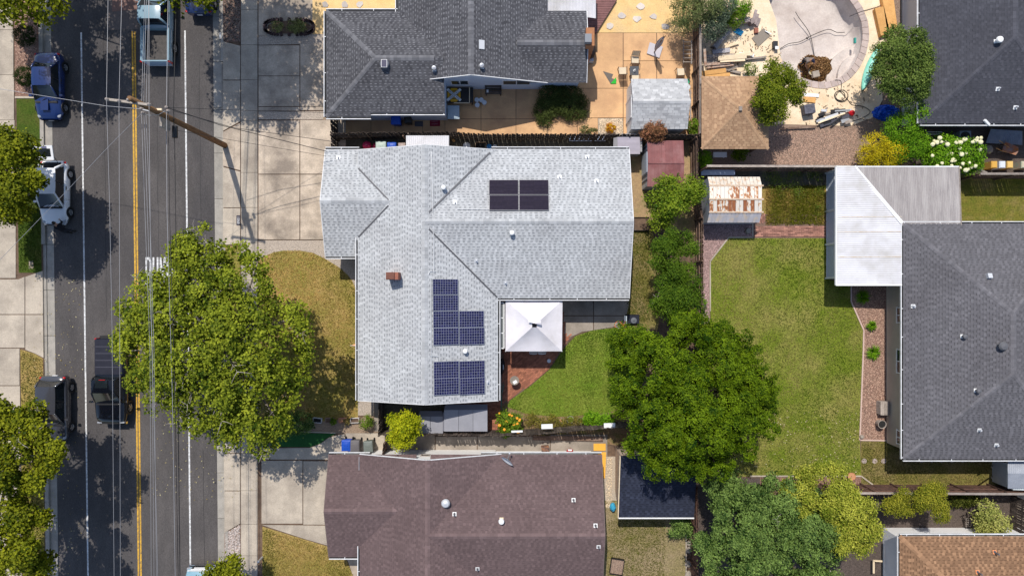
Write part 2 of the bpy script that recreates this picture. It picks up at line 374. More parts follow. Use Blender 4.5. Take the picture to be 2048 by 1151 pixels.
# --- front gardens
area("gravel_bed", rect(446.5, -60, 480.5, 84), 0.004, m_mulch)
area("gravel_bed", [(449,1066),(481,1048),(481,1200),(449,1200)], 0.004, m_mulch2)
area("lawn", rect(446.5, 492, 480.5, 866), 0.006, m_lawn_dry)
area("lawn", ARC + [(716,600),(716,836),(640,842),(560,846),(517,846)], 0.006, m_lawn_dry)
area("planting_bed", [(517,846),(640,840),(720,838),(768,800),(768,864),(690,866),(665,866),(517,861)], 0.002, m_pebble)
area("paving", rect(716, 800, 748, 830), 0.012, m_aggr)
area("paving", rect(749, 796, 768, 862), 0.013, m_conc_grey)
area("artificial_turf", [(517,862),(672,866.5),(655,875),(640,886),(620,893),(517,893)], 0.012, m_turf)
area("lawn", [(525,1052),(610,1078),(660,1093),(690,1112),(706,1150),(712,1200),(525,1200)], 0.006, m_lawn_dry)
area("paving", [(692,1110),(740,1100),(760,1200),(715,1200),(706,1150)], 0.008, m_conc_pale)
area("front_yard_paving", rect(517, -60, 640, 72), 0.006, m_conc_pale)
area("sand_yard", rect(625, -60, 830, 70), 0.009, m_sand)
# --- west side
slabs("pavement", [rect(-60, a, 27+0.012*a, b) for a, b in ((-60,60),(60,150),(150,240),(240,330),(330,440),(440,556))] + [rect(-60,696,40,770), rect(-60,771,41,860), rect(-60,861,42,950), rect(-60,951,43,1040), rect(-60,1041,44,1200)], m_concrete)
slabs("driveway_apron", [[(-60,558),(38,558),(50,553),(50,628),(-60,628)], [(51,553),(86,541),(87,628),(51,628)], rect(-60,629,50,695), [(51,629),(87,629),(88,715),(70,706),(51,699)]], m_concrete)
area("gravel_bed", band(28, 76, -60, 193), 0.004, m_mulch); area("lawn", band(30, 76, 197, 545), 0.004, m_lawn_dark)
MB().prism(PL(band(28, 76, 193, 197)), -0.05, 0.05).build("edging", m_concrete, kind="structure")
area("lawn", [(41,698),(70,707),(86,717),(90,1200),(46,1200)], 0.006, m_lawn_dry)
MB().prism(PL(rect(58, 521, 67, 537)), -0.02, 0.016).build("meter_cover", m_conc_pale, kind="structure")
# --- back gardens
LAWN_G = [(1260,648),(1232,655),(1185,660),(1150,672),(1125,700),(1100,738),(1060,772),(1020,800),(1014,812),(1050,826),(1110,833),(1160,830),(1215,824),(1250,810),(1290,760),(1290,660)]
area("garden_bed", [(1000,790),(1014,806),(1110,830),(1240,815),(1300,760),(1320,900),(1000,862)], 0.0, M("leafy_soil", (0.26, 0.17, 0.09), (0.17, 0.12, 0.06), 6, (0.12, 0.13, 0.03), 1.5, 0.4, fine=0.4, fs=18, bump=0.8))
area("lawn", LAWN_G, 0.008, m_lawn_green)
area("side_lawn", [(1240,455),(1300,440),(1330,560),(1315,660),(1262,650),(1240,600)], 0.006, m_lawn_brown)
area("bare_yard", [(1240,270),(1390,270),(1390,470),(1300,445),(1240,455)], 0.002, m_straw)
slabs("garden_paving", [rect(1090,570,1186.5,630.5), [(1187.5,570),(1246,570),(1256,590),(1258,610),(1253,630.5),(1187.5,630.5)], [(1090,631.5),(1186.5,631.5),(1186.5,660),(1165,663),(1150,670),(1133,676),(1090,690)], [(1187.5,631.5),(1252,631.5),(1240,647),(1225,654),(1187.5,660)]], m_conc_grey, top=0.02)
area("paving", [(980,570),(1090,570),(1090,640),(1010,690),(1005,810),(975,810)], 0.004, m_conc_grey)
area("side_passage", [(672,250),(1260,262),(1260,330),(672,330)], 0.003, M("dark_earth", (0.11, 0.10, 0.075), (0.075, 0.065, 0.05), 3, (0.17, 0.15, 0.11), 8, 0.3, fine=0.3, bump=0.5))  # dark brown soil colour, used for the passages and the fence strip
area("side_yard", rect(768, 770, 905, 860), 0.003, MATS["dark_earth"])
area("lawn", [(1420,522),(1457,475),(1660,475),(1660,560),(1702,565),(1703,603),(1728,660),(1727,700),(1720,880),(1722,950),(1560,952),(1392,952),(1392,690),(1421,640)], 0.007, m_lawn_back)
area("gravel_bed", [(1392,445),(1505,445),(1505,474),(1456,474),(1419,521),(1420,650),(1392,690)], 0.003, m_pinkgr)
area("weed_patch", rect(1500, 336, 1652, 450), 0.003, m_weed)
area("dark_soil_strip", rect(1392, 334, 1652, 372), 0.0045, MATS["dark_earth"])
area("mulch_bed", [(1702,560),(1790,560),(1790,880),(1718,880),(1727,700),(1728,660),(1703,603)], 0.003, m_mulch)
area("side_lawn", [(1722,880),(2100,880),(2100,975),(1722,972)], 0.006, m_lawn_brown)
area("mulch_bed", [(1520,952),(1722,950),(1745,970),(1760,990),(1520,990)], 0.004, m_mulch)
area("side_lawn", rect(1900, 350, 2150, 470), 0.006, lawn("olive_lawn", (0.12, 0.13, 0.02), (0.17, 0.15, 0.03), (0.26, 0.19, 0.08), 0.5))  # olive green to brown lawn colours
area("dark_yard", rect(1560, 990, 2030, 1300), 0.002, M("dark_soil", (0.10, 0.075, 0.065), (0.065, 0.05, 0.042), 5, (0.14, 0.11, 0.09), 12, 0.3, fine=0.4, bump=0.6))
area("gravel_path", rect(2034, 990, 2300, 1300), 0.002, M("pale_gravel", (0.5, 0.42, 0.33), (0.36, 0.3, 0.23), 12, fine=0.3, bump=0.6))
area("patchy_lawn", rect(1205, 1000, 1372, 1300), 0.005, lawn("rear_patchy_lawn", (0.17, 0.155, 0.05), (0.24, 0.19, 0.09), (0.34, 0.255, 0.17), 0.35, 0.7))
area("dark_yard", rect(1392, 955, 1600, 1300), 0.003, MATS["dark_soil"])
slabs("side_path", [rect(771, 862, 870, 912), rect(871, 872, 954, 912), rect(955, 872, 1100, 912), rect(1101, 868, 1215, 912)], m_conc_grey, top=0.012)
area("gravel_path", rect(1200, 912, 1240, 1010), 0.004, MATS["pale_gravel"])
# north neighbour: peach concrete yard and sandy ground
pc = []
for xs, ys in (((685,742,790,845,890,962,1032,1095,1155), (165,238,272)), ):
    for i in range(len(xs)-1):
        for j in range(2): pc.append(rect(xs[i], ys[j], xs[i+1], ys[j+1]))
pc += [rect(1155,120,1246,177), rect(1155,177,1246,236), rect(1155,236,1196,272), rect(1246.5,66,1313,122), rect(1180,66,1246,122), rect(1313.5,66,1392,122), rect(1246.5,122,1313,177), rect(1313.5,122,1392,177), rect(1246.5,177,1392,236), rect(1246.5,236,1392,272)]
slabs("peach_patio", pc, m_peach, top=0.02, gap=0.9)
area("sand_yard", rect(1180, -200, 1392, 65.5), 0.006, m_sand)
area("pebble_bed", rect(1196.5, 237, 1246, 272), 0.006, MATS["pale_gravel"])
# pool garden
G = MB(); DECK = [(1396,-80),(1396,162),(1540,162),(1545,248),(1700,252),(1745,235),(1765,200),(1760,130),(1790,60),(1800,-80)]
sheet_hole(G, PL(DECK), PL(POOL), 0.012); G.build("pool_deck", m_deck, kind="structure")
area("wood_chip_ground", [(1396,162),(1540,162),(1545,248),(1700,252),(1745,235),(1860,235),(1860,340),(1396,333)], 0.004, m_mulch2)
area("dark_yard", rect(1790, 235, 2150, 348), 0.005, MATS["dark_soil"])
area("bark_strip", [(1765,-80),(1800,-80),(1800,250),(1755,250),(1765,200),(1760,130),(1775,60)], 0.016, m_mulch2)
area("path_by_house", [(1801,-80),(1870,-80),(1870,240),(1801,240)], 0.018, m_conc_grey)
# empty pool shell: wall skirt, dished floor and the steps
pool = empty("swimming_pool", P(1640, 80), "empty kidney shaped swimming pool with pale plaster and curved steps", "pool")
pp = PL(POOL); cen = P(1632, 62)
def pool_depth(p): return -1.15 - 0.55*max(0.0, min(1.0, (p.y - P(0, 110).y)/4.5))
rings = []
for t, dz in ((1.0, 0.0), (0.985, 0.35), (0.95, 0.8), (0.86, 0.97), (0.6, 1.0), (0.3, 1.0), (0.02, 1.0)):
    rings.append([Vector((cen.x+(p.x-cen.x)*t, cen.y+(p.y-cen.y)*t, 0.01 + dz*pool_depth(Vector((cen.x+(p.x-cen.x)*t, cen.y+(p.y-cen.y)*t, 0))))) for p in pp + [pp[0]]])
MB().grid(rings).build("pool_shell", m_plaster, pool, smooth=True)
# coping stones one by one
def resample(pts, step, closed=True):
    pts = [Vector(p) for p in pts]; pts = pts + [pts[0]] if closed else pts; out = []; carry = 0.0
    for a, b in zip(pts[:-1], pts[1:]):
        ln = (b-a).length; d = carry
        while d < ln: out.append(a + (b-a)*(d/ln)); d += step
        carry = d-ln
    return out
cp = resample(pp, 0.42); k = len(cp)
for i in range(k):
    a, b = cp[i], cp[(i+1) % k]; oa, ob = [q + (q-cen).normalized()*0.38 for q in (a, b)]
    ia, ib = [q - (q-cen).normalized()*0.05 for q in (a, b)]
    mid = (a+b)/2
    if mid.x < P(1566, 0).x and mid.y > P(0, 135).y: continue
    q = [ia.lerp(ib, .03), oa.lerp(ob, .03), oa.lerp(ob, .97), ia.lerp(ib, .97)]
    MB().prism(q, -0.05, 0.045 + random.uniform(0, 0.008)).build("coping_stone", m_coping, pool)
for i, (r0, zz) in enumerate(((34, -0.30), (52, -0.55), (70, -0.82))):
    c = P(1738, 150); pts = []; r1 = r0/PPM
    for j in range(13):
        an = R(100 + j*10); pts.append(Vector((c.x + r1*math.cos(an)*1.05, c.y + r1*math.sin(an), 0)))
    pts = pts + [Vector((c.x-0.1, c.y-0.4, 0)), Vector((c.x, c.y+0.4, 0))]
    MB().prism(pts, -1.2, zz).build("pool_step", m_plaster, pool)
# --- loose stones and paving bricks
def scatter(name, poly, n, s0, s1, mat, z=0.0, kind="stuff", flat=0.6):
    xs = [p[0] for p in poly]; ys = [p[1] for p in poly]; vs = []; fs = []
    base = [(1,0,0),(0,1,0),(-1,0,0),(0,-1,0),(0,0,1)]
    cnt = 0
    while cnt < n:
        x, y = random.uniform(min(xs), max(xs)), random.uniform(min(ys), max(ys))
        if not inpoly(x, y, poly): continue
        p = P(x, y); s = random.uniform(s0, s1); an = random.uniform(0, 6.3); k = len(vs); e = random.uniform(0.6, 1)
        for bx, by, bz in base:
            ux, uy = bx*s, by*s*e
            vs.append((p.x+ux*math.cos(an)-uy*math.sin(an), p.y+ux*math.sin(an)+uy*math.cos(an), z+bz*s*flat))
        fs += [(k, k+1, k+4), (k+1, k+2, k+4), (k+2, k+3, k+4), (k+3, k, k+4)]; cnt += 1
    return MB().add(vs, fs).build(name, mat, kind=kind)
m_peb1 = M("pebbles_dark", (0.26, 0.20, 0.16), (0.1, 0.08, 0.07), 4, island=0.75); m_peb2 = M("pebbles_grey", (0.46, 0.40, 0.37), island=0.55)
m_peb3 = M("pebbles_pink", (0.42, 0.29, 0.27), island=0.5); m_peb4 = M("pebbles_mixed", (0.62, 0.5, 0.36), island=0.5); m_chip = M("chips", (0.36, 0.235, 0.175), island=0.6)
tag(scatter("gravel", rect(447,-20,480,83), 1500, .03, .065, m_peb1, 0.004), "dark brown gravel in the bed beside the pavement", "gravel")
tag(scatter("gravel", [(450,1066),(480,1049),(480,1170),(450,1170)], 1900, .03, .06, m_peb2, 0.004), "pale grey gravel in the kerbside bed", "gravel")
tag(scatter("gravel", [(1405,446),(1504,446),(1504,473),(1456,473),(1418,521),(1418,640),(1405,640)], 3500, .02, .045, m_peb3, 0.003), "pink crushed gravel beside the boundary fence", "gravel")
tag(scatter("gravel", rect(1198,238,1245,266), 1300, .03, .06, m_peb4, 0.006), "mixed river pebbles beside the white shed", "gravel")
tag(scatter("gravel", rect(1212,915,1224,1015), 400, .025, .05, m_peb4, 0.006), "pebbles in the strip beside the navy roofed shed", "gravel")
tag(scatter("bark", rect(30,-20,74,190), 1800, .025, .06, m_chip, 0.004, flat=.4), "brown bark chips around the clipped shrubs", "bark")
tag(scatter("bark", [(1706,572),(1771,572),(1771,878),(1722,878),(1727,700),(1731,660),(1706,605)], 6500, .02, .05, m_chip, 0.004, flat=.4), "reddish bark mulch along the beige wall", "bark")
tag(scatter("bark", [(1528,258),(1715,258),(1715,330),(1528,330)], 6000, .02, .05, m_chip, 0.005, flat=.4), "wood chips covering the ground behind the pool", "bark")
def brick_field(poly, bl, bw, rz, z, mat, root=None, name="bricks", label=None, gap=0.012, th=0.05):
    xs = [P(*p).x for p in poly]; ys = [P(*p).y for p in poly]; pg = [(P(*p).x, P(*p).y) for p in poly]
    cx, cy = (min(xs)+max(xs))/2, (min(ys)+max(ys))/2; r = max(max(xs)-min(xs), max(ys)-min(ys)); c, s = math.cos(rz), math.sin(rz)
    g = MB(); shared = None; row = 0; v = -r
    while v < r:
        u = -r + (bl/2 if row % 2 else 0)
        while u < r:
            x, y = cx+u*c-v*s, cy+u*s+v*c
            if all(inpoly(x+dx*c-dy*s, y+dx*s+dy*c, pg) for dx in (-bl*.4, bl*.4) for dy in (-bw*.4, bw*.4)):
                h = th + random.uniform(-.004, .004)
                if root is None: g.box((x, y, z+h/2-th+0.02), (bl-gap, bw-gap, h), rz)
                else:
                    if shared is None:
                        shared = MB().box((0, 0, 0), (bl-gap, bw-gap, th)).mesh("brick", Vector((0, 0, 0))); shared.materials.append(mat)
                    o = link_mesh("brick", shared, None, root, (x, y, z - th/2 + 0.02 + random.uniform(-.004, .004))); o.rotation_euler = (0, 0, rz + random.uniform(-.02, .02))
            u += bl
        v += bw; row += 1
    if root is None: return g.build(name, mat, kind="stuff", label=label, cat="paving")
m_patiobrick = M("patio_brick", (0.36, 0.145, 0.085), (0.28, 0.11, 0.07), 3, island=0.3, fine=0.15)
PATIO = [(1003,640),(1125,596),(1135,668),(1150,662),(1128,694),(1100,736),(1060,771),(1018,800),(1003,812)]
area("brick_patio_bed", PATIO, 0.006, M("mortar", (0.19, 0.12, 0.09), fine=0.2))
brick_field(PATIO, 0.22, 0.11, R(40), 0.03, m_patiobrick, label="red brick patio paving under the white canopy")
brick_field([(905,780),(1004,780),(1004,866),(905,866)], 0.22, 0.11, R(0), 0.03, m_patiobrick, label="dark red brick paving beside the grey storage sheds")
bp_ = empty("brick_path", P(1580, 462), kind="structure")
m_pathbrick = M("path_brick", (0.38, 0.19, 0.14), (0.28, 0.14, 0.11), 3, objr=0.4, fine=0.15)
area("brick_path_bed", rect(1504, 428, 1653, 476), 0.0095, MATS["mortar"])
brick_field(rect(1505, 450, 1652, 475.5), 0.30, 0.10, 0, 0.03, m_pathbrick, bp_)
brick_field(rect(1505, 424, 1530, 449.5), 0.20, 0.10, R(90), 0.03, m_pathbrick, bp_)
def edging(name, pts, w=0.09, top=0.06, mat=None):
    g = MB(); q = PL(pts)
    for a, b in zip(q[:-1], q[1:]): g.beam(Vector((a.x, a.y, top/2)), Vector((b.x, b.y, top/2)), w, top)
    g.build(name, mat or m_concrete, kind="structure")
edging("edging", [(1505,474.5),(1457,474.5),(1420,522),(1420,622)]); edging("edging", [(1702,563),(1702,603),(1727,660),(1726,700),(1719,879),(1772,880)], mat=M("edging_pink", (0.55, 0.40, 0.34), fine=0.2))
edging("edging", [(1500,951),(1722,951),(1745,968)]); edging("edging", [(1505,446),(1505,474)]); edging("edging", [(550,860),(672,865)], 0.06)
edging("edging", [(1372,1000),(1372,1200)], 0.07)
# ================================================================== BUILDINGS
def clip_poly(sub, clip):
    """Sutherland-Hodgman, clip is convex and counter-clockwise; points are (u, v)"""
    out = sub
    for i in range(len(clip)):
        ax, ay = clip[i]; bx, by = clip[(i+1) % len(clip)]; inp = out; out = []
        if not inp: return []
        def side(p): return (bx-ax)*(p[1]-ay) - (by-ay)*(p[0]-ax)
        for j in range(len(inp)):
            p, q = inp[j], inp[(j+1) % len(inp)]; sp, sq = side(p), side(q)
            if sp >= -1e-9: out.append(p)
            if (sp > 1e-9 and sq < -1e-9) or (sp < -1e-9 and sq > 1e-9):
                t = sp/(sp-sq); out.append((p[0]+(q[0]-p[0])*t, p[1]+(q[1]-p[1])*t))
    return out
class Slope:
    def __init__(s, corners):
        s.c = [Vector(p) for p in corners]; s.a = s.c[0]; s.u = (s.c[1]-s.c[0]).normalized()
        s.n = s.u.cross(s.c[-1]-s.c[0]).normalized(); s.v = s.n.cross(s.u)
        s.uv = [((p-s.a).dot(s.u), (p-s.a).dot(s.v)) for p in s.c]
    def pt(s, u, v, h=0.0): return s.a + s.u*u + s.v*v + s.n*h
STYLES = {   # course, period, gap, tone of (raised lo, hi), gap tone, dash tone, dash share, thickness
 'light': dict(c=.175, per=.31, gap=.16, t0=.86, t1=.97, tg=.86, td=.36, ds=.42, h=.010),
 'dark':  dict(c=.16, per=.30, gap=.14, t0=.16, t1=.42, tg=.30, td=1.0, ds=.40, h=.010),
 'brown': dict(c=.15, per=.34, gap=.17, t0=.45, t1=.75, tg=.5, td=.32, ds=.30, h=.012),
 'grey':  dict(c=.165, per=.33, gap=.15, t0=.55, t1=.82, tg=.55, td=.26, ds=.35, h=.020),
 'tan':   dict(c=.16, per=.32, gap=.16, t0=.35, t1=.95, tg=.45, td=.15, ds=.4, h=.014),
 'navy':  dict(c=.16, per=.34, gap=.17, t0=.3, t1=.75, tg=.4, td=.1, ds=.4, h=.012)}
def slope(root, store, corners, style, mat, under, name="roof_slope"):
    S = Slope(corners); store.append(S); st = STYLES[style]
    g = MB(); n = len(S.c); top = [S.pt(u, v, 0.0) for u, v in S.uv]; bot = [S.pt(u, v, -0.09) for u, v in S.uv]
    g.add(top + bot, [tuple(range(n)), tuple(range(2*n-1, n-1, -1))] + [((i+1) % n, i, n+i, n+(i+1) % n) for i in range(n)])
    part = g.build(name, under, root)
    t = MB(); c = st['c']; vmax = max(v for u, v in S.uv); umin = min(u for u, v in S.uv); umax = max(u for u, v in S.uv)
    def piece(u0, u1, v0, v1, h0, tn, lip=True):
        full = [(u0, v0), (u1, v0), (u1, v1), (u0, v1)]
        q = clip_poly(full, S.uv)
        if len(q) < 3: return
        hh = lambda v: h0 + (0.004-h0)*max(0, min(1, (v-v0)/(c*1.05)))
        k = len(t.v); t.v += [tuple(S.pt(u, v, hh(v))) for u, v in q]; t.f.append(tuple(range(k, k+len(q)))); t.mi.append(0); t.tn.append(tn)
        if lip and len(q) == 4 and abs(q[0][1]-v0) < 1e-6:
            k = len(t.v); t.v += [tuple(S.pt(u0, v0, 0)), tuple(S.pt(u1, v0, 0)), tuple(S.pt(u1, v0, h0)), tuple(S.pt(u0, v0, h0))]
            t.f.append((k, k+1, k+2, k+3)); t.mi.append(0); t.tn.append(tn*0.8)
    j = 0; rnd = random.Random(int(abs(S.a.x*13+S.a.y*7)*100)+n)
    while j*c < vmax:
        v0, v1 = j*c, min((j+1)*c + 0.012, vmax); u = umin - rnd.uniform(0, .03) - (st['per']/2 if j % 2 else 0) - (0.08 if j % 3 == 0 else 0)
        while u < umax:
            w = st['per']*rnd.uniform(.86, 1.14); gp = st['gap']*rnd.uniform(.8, 1.2)
            piece(u, u+w-gp, v0, v1, st['h']*rnd.uniform(.9, 1.5), rnd.uniform(st['t0'], st['t1']))
            dsh = (v1-v0)*(1-st['ds'])
            tg = st['tg']*rnd.uniform(.85, 1.1)
            piece(u+w-gp, u+w, v0, v0+dsh, st['h']*.45, tg, True); piece(u+w-gp, u+w, v0+dsh, v1, st['h']*.2+.003, st['td']*rnd.uniform(.6, 1.2), False)
            u += w
        j += 1
    o = t.build("shingles", mat, part)
    if o: tag(o, kind="stuff")
    else: print("NOTABS", corners)
    return S
def ridge_caps(root, a, b, pitch, mat, w=0.17, step=0.22, name="ridge_cap"):
    a = Vector(a); b = Vector(b); d = (b-a); ln = d.length; d.normalize(); s = Vector((0, 0, 1)).cross(d).normalized(); g = MB(); k = max(1, int(ln/step))
    for i in range(k):
        p0 = a + d*(i*ln/k); p1 = a + d*((i+1.08)*ln/k); r0 = random.uniform(.6, 1)
        for sg in (1, -1):
            dn = Vector((0, 0, -w*pitch))
            q = [p0 + Vector((0, 0, .03)), p1 + Vector((0, 0, .02)), p1 + s*sg*w + dn + Vector((0, 0, .018)), p0 + s*sg*w + dn + Vector((0, 0, .026))]
            g.add(q if sg < 0 else q[::-1], [(0, 1, 2, 3)]); g.tn.append(r0)
    return g.build(name, mat, root)
def gutter(root, a, b, out, mat_lip, w=0.12):
    a = Vector(a); b = Vector(b); o = Vector((out[0], out[1], 0)); g = MB()
    g.beam(a + o*(w) + Vector((0, 0, -.03)), b + o*(w) + Vector((0, 0, -.03)), 0.05, 0.11)
    d = (b-a).normalized(); ln = (b-a).length; t = 1.0
    while t < ln: g.beam(a + d*t + Vector((0, 0, .01)), a + d*t + o*w + Vector((0, 0, .01)), 0.04, 0.02); t += random.uniform(1.6, 2.3)
    p = g.build("gutter", mat_lip, root)
    MB().beam(a + o*(w*.45) + Vector((0, 0, -.06)), b + o*(w*.45) + Vector((0, 0, -.06)), w*.85, 0.03).build("gutter_trough", m_dark, p)  # near-black floor: deep shade and dirt in the trough held in its colour
def wall_gable(root, x0, x1, y0, y1, axis, ze, pitch, mat, ov=0.42, ove=0.35):
    g = MB()
    if axis == 'y':
        a, b = x0+ov, x1-ov; m = (x0+x1)/2; e0, e1 = y0+ove, y1-ove; zw = ze+ov*pitch-.12; zr = ze+(m-x0)*pitch-.12
        prof = [(a, -.02), (b, -.02), (b, zw), (m, zr), (a, zw)]; vs = [(x, e0, z) for x, z in prof] + [(x, e1, z) for x, z in prof]
    else:
        a, b = y0+ov, y1-ov; m = (y0+y1)/2; e0, e1 = x0+ove, x1-ove; zw = ze+ov*pitch-.12; zr = ze+(m-y0)*pitch-.12
        prof = [(b, -.02), (a, -.02), (a, zw), (m, zr), (b, zw)]; vs = [(e0, y, z) for y, z in prof] + [(e1, y, z) for y, z in prof]
    g.add(vs, [(0, 1, 2, 3, 4), (9, 8, 7, 6, 5)] + [((i+1) % 5, i, 5+i, 5+(i+1) % 5) for i in range(5)])
    return g.build("wall", mat, root)
def gable(root, store, x0, x1, y0, y1, axis, ze, pitch, style, mat, under, wallm, fascia, ends=(True, True), gut=(True, True), walls=True):
    """ends: barge boards at low/high end of the ridge axis; gut: gutters on the low/high eave"""
    if axis == 'y':
        m = (x0+x1)/2; zr = ze+(m-x0)*pitch
        slope(root, store, [(x0, y1, ze), (x0, y0, ze), (m, y0, zr), (m, y1, zr)], style, mat, under)
        slope(root, store, [(x1, y0, ze), (x1, y1, ze), (m, y1, zr), (m, y0, zr)], style, mat, under)
        ra, rb = (m, y0, zr), (m, y1, zr); E = [[(x0, y0, ze), (m, y0, zr), (x1, y0, ze)], [(x0, y1, ze), (m, y1, zr), (x1, y1, ze)]]; off = Vector((0, 1, 0))
        ge = [((x0, y0, ze), (x0, y1, ze), (-1, 0)), ((x1, y0, ze), (x1, y1, ze), (1, 0))]
    else:
        m = (y0+y1)/2; zr = ze+(m-y0)*pitch
        slope(root, store, [(x0, y0, ze), (x1, y0, ze), (x1, m, zr), (x0, m, zr)], style, mat, under)
        slope(root, store, [(x1, y1, ze), (x0, y1, ze), (x0, m, zr), (x1, m, zr)], style, mat, under)
        ra, rb = (x0, m, zr), (x1, m, zr); E = [[(x0, y0, ze), (x0, m, zr), (x0, y1, ze)], [(x1, y0, ze), (x1, m, zr), (x1, y1, ze)]]; off = Vector((1, 0, 0))
        ge = [((x0, y0, ze), (x1, y0, ze), (0, -1)), ((x0, y1, ze), (x1, y1, ze), (0, 1))]
    ridge_caps(root, ra, rb, pitch, mat)
    for i, e in enumerate(E):
        if ends[i]:
            g = MB(); dr = off*(-1 if i == 0 else 1)*0.02
            for a, b in ((e[0], e[1]), (e[2], e[1])): g.beam(Vector(a)+dr+Vector((0, 0, -.045)), Vector(b)+dr+Vector((0, 0, -.045)), 0.04, 0.11)
            g.build("barge_board", fascia, root)
    for i, (a, b, o) in enumerate(ge):
        if gut[i] is True: gutter(root, a, b, o, fascia)
        elif gut[i]: gutter(root, *gut[i], o, fascia)
    if walls: wall_gable(root, x0, x1, y0, y1, axis, ze, pitch, wallm)
    return zr
def hip(root, store, x0, x1, y0, y1, ze, pitch, style, mat, under, wallm, fascia, ov=0.42, gut=True, sides="NSEW", walls=True):
    w, d = x1-x0, y1-y0; h = min(w, d)/2; zr = ze+h*pitch
    if w < d: A, B = (x0+h, y0+h, zr), (x0+h, y1-h, zr)
    else: A, B = (x0+h, y0+h, zr), (x1-h, y0+h, zr)
    c = [(x0, y0, ze), (x1, y0, ze), (x1, y1, ze), (x0, y1, ze)]
    if abs(w-d) < 0.05:
        A = B = ((x0+x1)/2, (y0+y1)/2, zr); F = dict(S=[c[0], c[1], A], E=[c[1], c[2], A], N=[c[2], c[3], A], W=[c[3], c[0], A])
    elif w < d: F = dict(S=[c[0], c[1], A], E=[c[1], c[2], B, A], N=[c[2], c[3], B], W=[c[3], c[0], A, B])
    else: F = dict(S=[c[0], c[1], B, A], E=[c[1], c[2], B], N=[c[2], c[3], A, B], W=[c[3], c[0], A])
    for k in sides: slope(root, store, F[k], style, mat, under)
    if A != B: ridge_caps(root, A, B, pitch, mat)
    if w < d: hl = [(c[0], A), (c[1], A), (c[2], B), (c[3], B)]
    else: hl = [(c[0], A), (c[1], B), (c[2], B), (c[3], A)]
    for a, b in hl: ridge_caps(root, a, b, pitch*.7, mat, 0.14, 0.2, "hip_cap")
    if gut:
        for a, b, o in ((c[0], c[1], (0, -1)), (c[1], c[2], (1, 0)), (c[2], c[3], (0, 1)), (c[3], c[0], (-1, 0))): gutter(root, a, b, o, fascia)
    if walls: MB().prism([Vector(p) for p in ((x0+ov, y0+ov, 0), (x1-ov, y0+ov, 0), (x1-ov, y1-ov, 0), (x0+ov, y1-ov, 0))], -.02, ze-.02).build("wall", wallm, root)
    return zr
def on_roof(store, px, py):
    """height of the roof surface seen at a photograph pixel"""
    d = P(px, py) - Vector((0, 0, CAM_H)); o = Vector((0, 0, CAM_H)); best = None
    for S in store:
        dn = d.dot(S.n)
        if abs(dn) < 1e-6: continue
        t = (S.a-o).dot(S.n)/dn; p = o + d*t; u, v = (p-S.a).dot(S.u), (p-S.a).dot(S.v)
        pos = all((S.uv[(i+1) % len(S.uv)][0]-S.uv[i][0])*(v-S.uv[i][1]) - (S.uv[(i+1) % len(S.uv)][1]-S.uv[i][1])*(u-S.uv[i][0]) > -0.05 for i in range(len(S.uv)))
        if pos and (best is None or p.z > best[0].z): best = (p, S)
    return best if best else (P(px, py, 3.0), store[0])
def pipe_vent(root, store, px, py, kind="pipe", r=0.05, h=0.35, mat=None, plate=None):
    p, S = on_roof(store, px, py); g = MB()
    part = MB().box(p + S.n*0.022, (0.24, 0.24, 0.014), mat=Matrix((S.u, S.v, S.n)).transposed()).build("vent_flashing", plate or m_flash, root)
    if kind == "pipe": g.tube([p, p+Vector((0, 0, h))], r, 10); g.tube([p, p+Vector((0, 0, .1))], [r*2, r*1.2], 10)
    elif kind == "cap":
        g.tube([p, p+Vector((0, 0, h))], r*1.2, 12); g.lathe(p+Vector((0, 0, h)), [(r*2.4, -.06), (r*2.6, 0), (r*2.2, .09), (0.01, .13)], 14)
    elif kind == "turbine":
        g.lathe(p, [(.16, -.05), (.16, .12), (.24, .16), (.27, .28), (.2, .38), (.01, .42)], 18)
    elif kind == "box":
        g.box(p + S.n*0.12, (0.26, 0.3, 0.2), mat=Matrix((S.u, S.v, S.n)).transposed())
    g.build("roof_vent", mat or m_steel, part, smooth=False)
def window(root, c, w, h, nrm, frame, panes=2, glass=None):
    """window on a wall: c centre of the opening on the wall face"""
    n = Vector((nrm[0], nrm[1], 0)); s = Vector((-n.y, n.x, 0)); c = Vector(c); g = MB(); up = Vector((0, 0, 1))
    mt = Matrix((s, n, up)).transposed(); f = .06
    for k in (-1, 1): g.box(c + up*k*(h/2), (w+f*2, .06, f*1.6), mat=mt)
    for k in range(panes+1): g.box(c + s*(w*(k/panes-.5)), (f, .055, h), mat=mt)
    fr = g.build("window", frame, root)
    for k in range(panes): MB().box(c + s*(w*((k+.5)/panes-.5)) - n*.005, (w/panes-f, .03, h-f), mat=mt).build("pane", glass or m_glass, fr)
    return fr
m_glass = M("window_glass", (0.03, 0.035, 0.04), rough=0.08, spec=0.8)
m_fascia_w = M("white_fascia", (0.74, 0.74, 0.75), (0.6, 0.6, 0.6), 3, rough=0.6)
def roofm(name, dark, light, mottled=0.0): return M(name, (1, 1, 1), (0.90, 0.90, 0.90), 1.2, (0.79, 0.78, 0.78), 0.33, 0.55, rough=0.95, tone=(dark, light), island=0.10, fine=0.12, fs=35)
X = lambda px, z=2.6: P(px, 0, z).x
Yv = lambda py, z=2.6: P(0, py, z).y
ZE = 2.6; PT = 1/3
